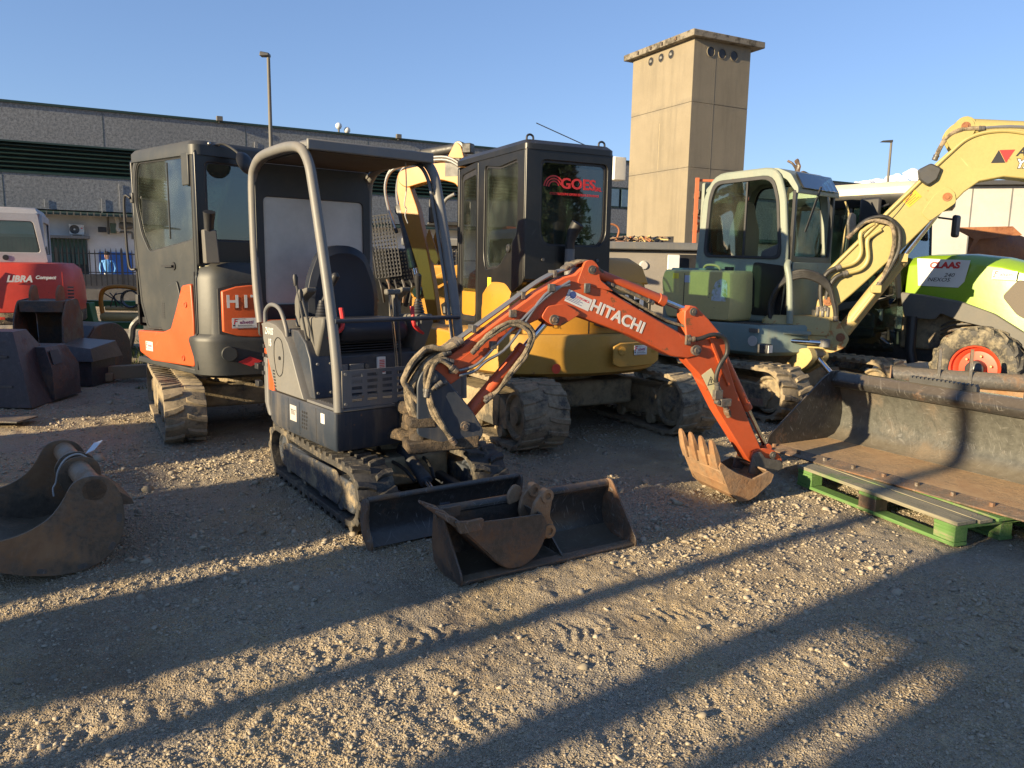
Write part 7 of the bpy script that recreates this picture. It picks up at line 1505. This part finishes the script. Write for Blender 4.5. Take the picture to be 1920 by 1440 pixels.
def hgt(x, y):
    """terrain height (numpy)"""
    def nz(x, y, s, seed):
        r_ = np.random.default_rng(seed); t = r_.random((64, 64)); u = x*s+seed*3.1; v = y*s+seed*7.7; i = np.floor(u).astype(int); j = np.floor(v).astype(int); a = u-i; b = v-j; a = a*a*(3-2*a); b = b*b*(3-2*b)
        g = lambda p, q: t[p % 64, q % 64]
        return g(i, j)*(1-a)*(1-b)+g(i+1, j)*a*(1-b)+g(i, j+1)*(1-a)*b+g(i+1, j+1)*a*b
    near = np.clip((7.5-y)/3, 0, 1)*np.clip((y-.6)/.6, 0, 1)
    h = (nz(x, y, 1.1, 1)-.5)*.03+(nz(x, y, 3.7, 2)-.5)*.012+(nz(x, y, 11, 3)-.5)*.014+np.maximum(nz(x, y, 19, 12)-.62, 0)*.013+((nz(x, y, 33, 4)-.5)*.007+(nz(x, y, 70, 5)-.5)*.004)*near
    # old wheel and track prints running with the ground shadows
    for (ox, oy, ang, w, p) in ((-.42, 2.97, 22, .11, .062), (.50, 3.12, 16, .08, .055), (.35, 2.45, 20, .16, .075), (-1.2, 2.35, 16, .18, .075)):
        ca, sa = math.cos(R(ang)), math.sin(R(ang)); s = (x-ox)*ca+(y-oy)*sa; t = -(x-ox)*sa+(y-oy)*ca
        env = np.exp(-(t/w)**4)*np.clip(1.2-np.abs(s)/(.55 if w < .12 else 1.3), 0, 1)*near; h = h+env*(np.sin(2*math.pi*(s+.35*np.abs(t)+.018*nz(x, y, 9, 14))/p)*(.0065 if w < .12 else .004)*np.clip((nz(x, y, 6, 9)*.6+nz(x, y, 21, 15)*.4)*3.6-(1.1 if w < .12 else 1.3), 0, 1)-.003)
    return h-.012
def build_ground():
    gm = ground_mat()
    ys = [1.2]; 
    while ys[-1] < 9.5: ys.append(ys[-1]+max(.0085, .0042*ys[-1]))
    while ys[-1] < 60: ys.append(ys[-1]*1.04)
    ys = np.array([-8, -4, -2, -1, -.3, .2, .5, .7, .85, 1.0, 1.1]+ys+[90, 200, 600, 3000]); ny = len(ys)
    nx = 800; u = np.linspace(-1, 1, nx); sp = .82*np.maximum(ys, 1.2)+.3
    au = np.abs(u)[None, :]; X = np.sign(u)[None, :]*(np.minimum(au, .9)/.9*sp[:, None]+np.clip((au-.9)/.1, 0, 1)**2*12); Y = np.repeat(ys[:, None], nx, 1); Z = hgt(X, Y); Z[ys > 40] = -.02
    co = np.stack([X, Y, Z], -1).reshape(-1, 3); i = np.arange(ny-1)[:, None]*nx+np.arange(nx-1)[None, :]
    F = np.stack([i, i+1, i+1+nx, i+nx], -1).reshape(-1, 4)
    me = bpy.data.meshes.new('ground'); me.vertices.add(len(co)); me.vertices.foreach_set('co', co.ravel()); me.loops.add(F.size); me.loops.foreach_set('vertex_index', F.ravel().astype(np.int32)); me.polygons.add(len(F)); me.polygons.foreach_set('loop_start', (np.arange(len(F))*4).astype(np.int32)); me.update(calc_edges=True)
    me.polygons.foreach_set('use_smooth', [True]*len(F)); me.materials.append(gm)
    o = bpy.data.objects.new('ground', me); S.collection.objects.link(o); structure(o)
    # the surrounding ground as one wide sheet a little below
    q = B(); q.add([(-3000, -3000, -.07), (3000, -3000, -.07), (3000, 3000, -.07), (-3000, 3000, -.07)], [(0, 1, 2, 3)]); o = part('ground', q, gm); structure(o)
def stones():
    # base shapes
    bases = []
    for s in range(10):
        bm = bmesh.new(); bmesh.ops.create_icosphere(bm, subdivisions=1, radius=1); rs = np.random.default_rng(100+s); sc = np.array([1, .8+.2*rs.random(), .38+.3*rs.random()])
        vv = np.array([v.co[:] for v in bm.verts])*(1+(rs.random((len(bm.verts), 1))-.5)*.85)*sc; ff = np.array([[v.index for v in f.verts] for f in bm.faces]); bm.free(); bases.append((vv, ff))
    N = 190000; rg = np.random.default_rng(5)
    # even over the ground, thinning out with distance
    y = 1.45+10*rg.random(N*4)**1.9; x = (rg.random(N*4)*2-1)*(.78*y+.3)*np.where(rg.random(N*4) < .12, 2.2, 1)
    cl = (np.sin(x*2.1+y*1.3)+np.sin(x*.9-y*2.7+1)+np.sin(x*5.1+y*4.3)*.6)*.22+.5; keep = rg.random(N*4) < np.clip(cl*1.3-.15, .05, 1); x, y = x[keep][:N], y[keep][:N]; n = len(x)
    sz = np.exp(rg.normal(-5.72, .5, n)); big = rg.random(n) < .010; sz[big] *= 2.6; sz = np.clip(sz, .002, .026); sz *= np.clip(y/3.0, .8, 1.7)
    z = hgt(x, y)+sz*.12; a = rg.random(n)*2*math.pi; tilt = (rg.random((n, 2))-.5)*.9; bi = rg.integers(0, 10, n); tint = rg.random(n)
    CO = []; FA = []; TI = []; off = 0
    for b in range(10):
        idx = np.where(bi == b)[0]; vv, ff = bases[b]; ca, sa = np.cos(a[idx]), np.sin(a[idx])
        P = vv[None]*sz[idx, None, None]; Q = P.copy(); Q[..., 0] = P[..., 0]*ca[:, None]-P[..., 1]*sa[:, None]; Q[..., 1] = P[..., 0]*sa[:, None]+P[..., 1]*ca[:, None]
        Q[..., 2] += Q[..., 0]*tilt[idx, 0, None]+Q[..., 1]*tilt[idx, 1, None]
        Q += np.stack([x[idx], y[idx], z[idx]], -1)[:, None]; CO.append(Q.reshape(-1, 3)); nv = len(vv)
        FA.append((ff[None]+(off+np.arange(len(idx))*nv)[:, None, None]).reshape(-1, 3)); TI.append(np.repeat(tint[idx], len(ff))); off += len(idx)*nv
    co = np.concatenate(CO); F = np.concatenate(FA); T = np.concatenate(TI)
    me = bpy.data.meshes.new('gravel'); me.vertices.add(len(co)); me.vertices.foreach_set('co', co.ravel()); me.loops.add(F.size); me.loops.foreach_set('vertex_index', F.ravel().astype(np.int32)); me.polygons.add(len(F)); me.polygons.foreach_set('loop_start', (np.arange(len(F))*3).astype(np.int32)); me.update(calc_edges=True)
    at = me.attributes.new('stone_tone', 'FLOAT', 'FACE'); at.data.foreach_set('value', T)
    k = NT('gravel_stone'); av = k.n('ShaderNodeAttribute', attribute_name='stone_tone').outputs['Fac']
    c = k.mix(k.ramp(av, 0, .55), (.20, .175, .13), (.38, .32, .235)); c = k.mix(k.ramp(av, .88, 1.), c, (.40, .35, .265)); c = k.mix(k.ramp(k.noise(45, 3, .7), .4, .7, 0, .5), c, (.35, .285, .20)); k.bump(k.noise(160, 3, .7), .4, .002)
    me.materials.append(k.done(c, .9, 0, .3)); o = bpy.data.objects.new('gravel', me); S.collection.objects.link(o); tag(o, 'loose grey and sandy gravel stones scattered over the yard', 'gravel'); o['kind'] = 'stuff'
build_ground(); stones()
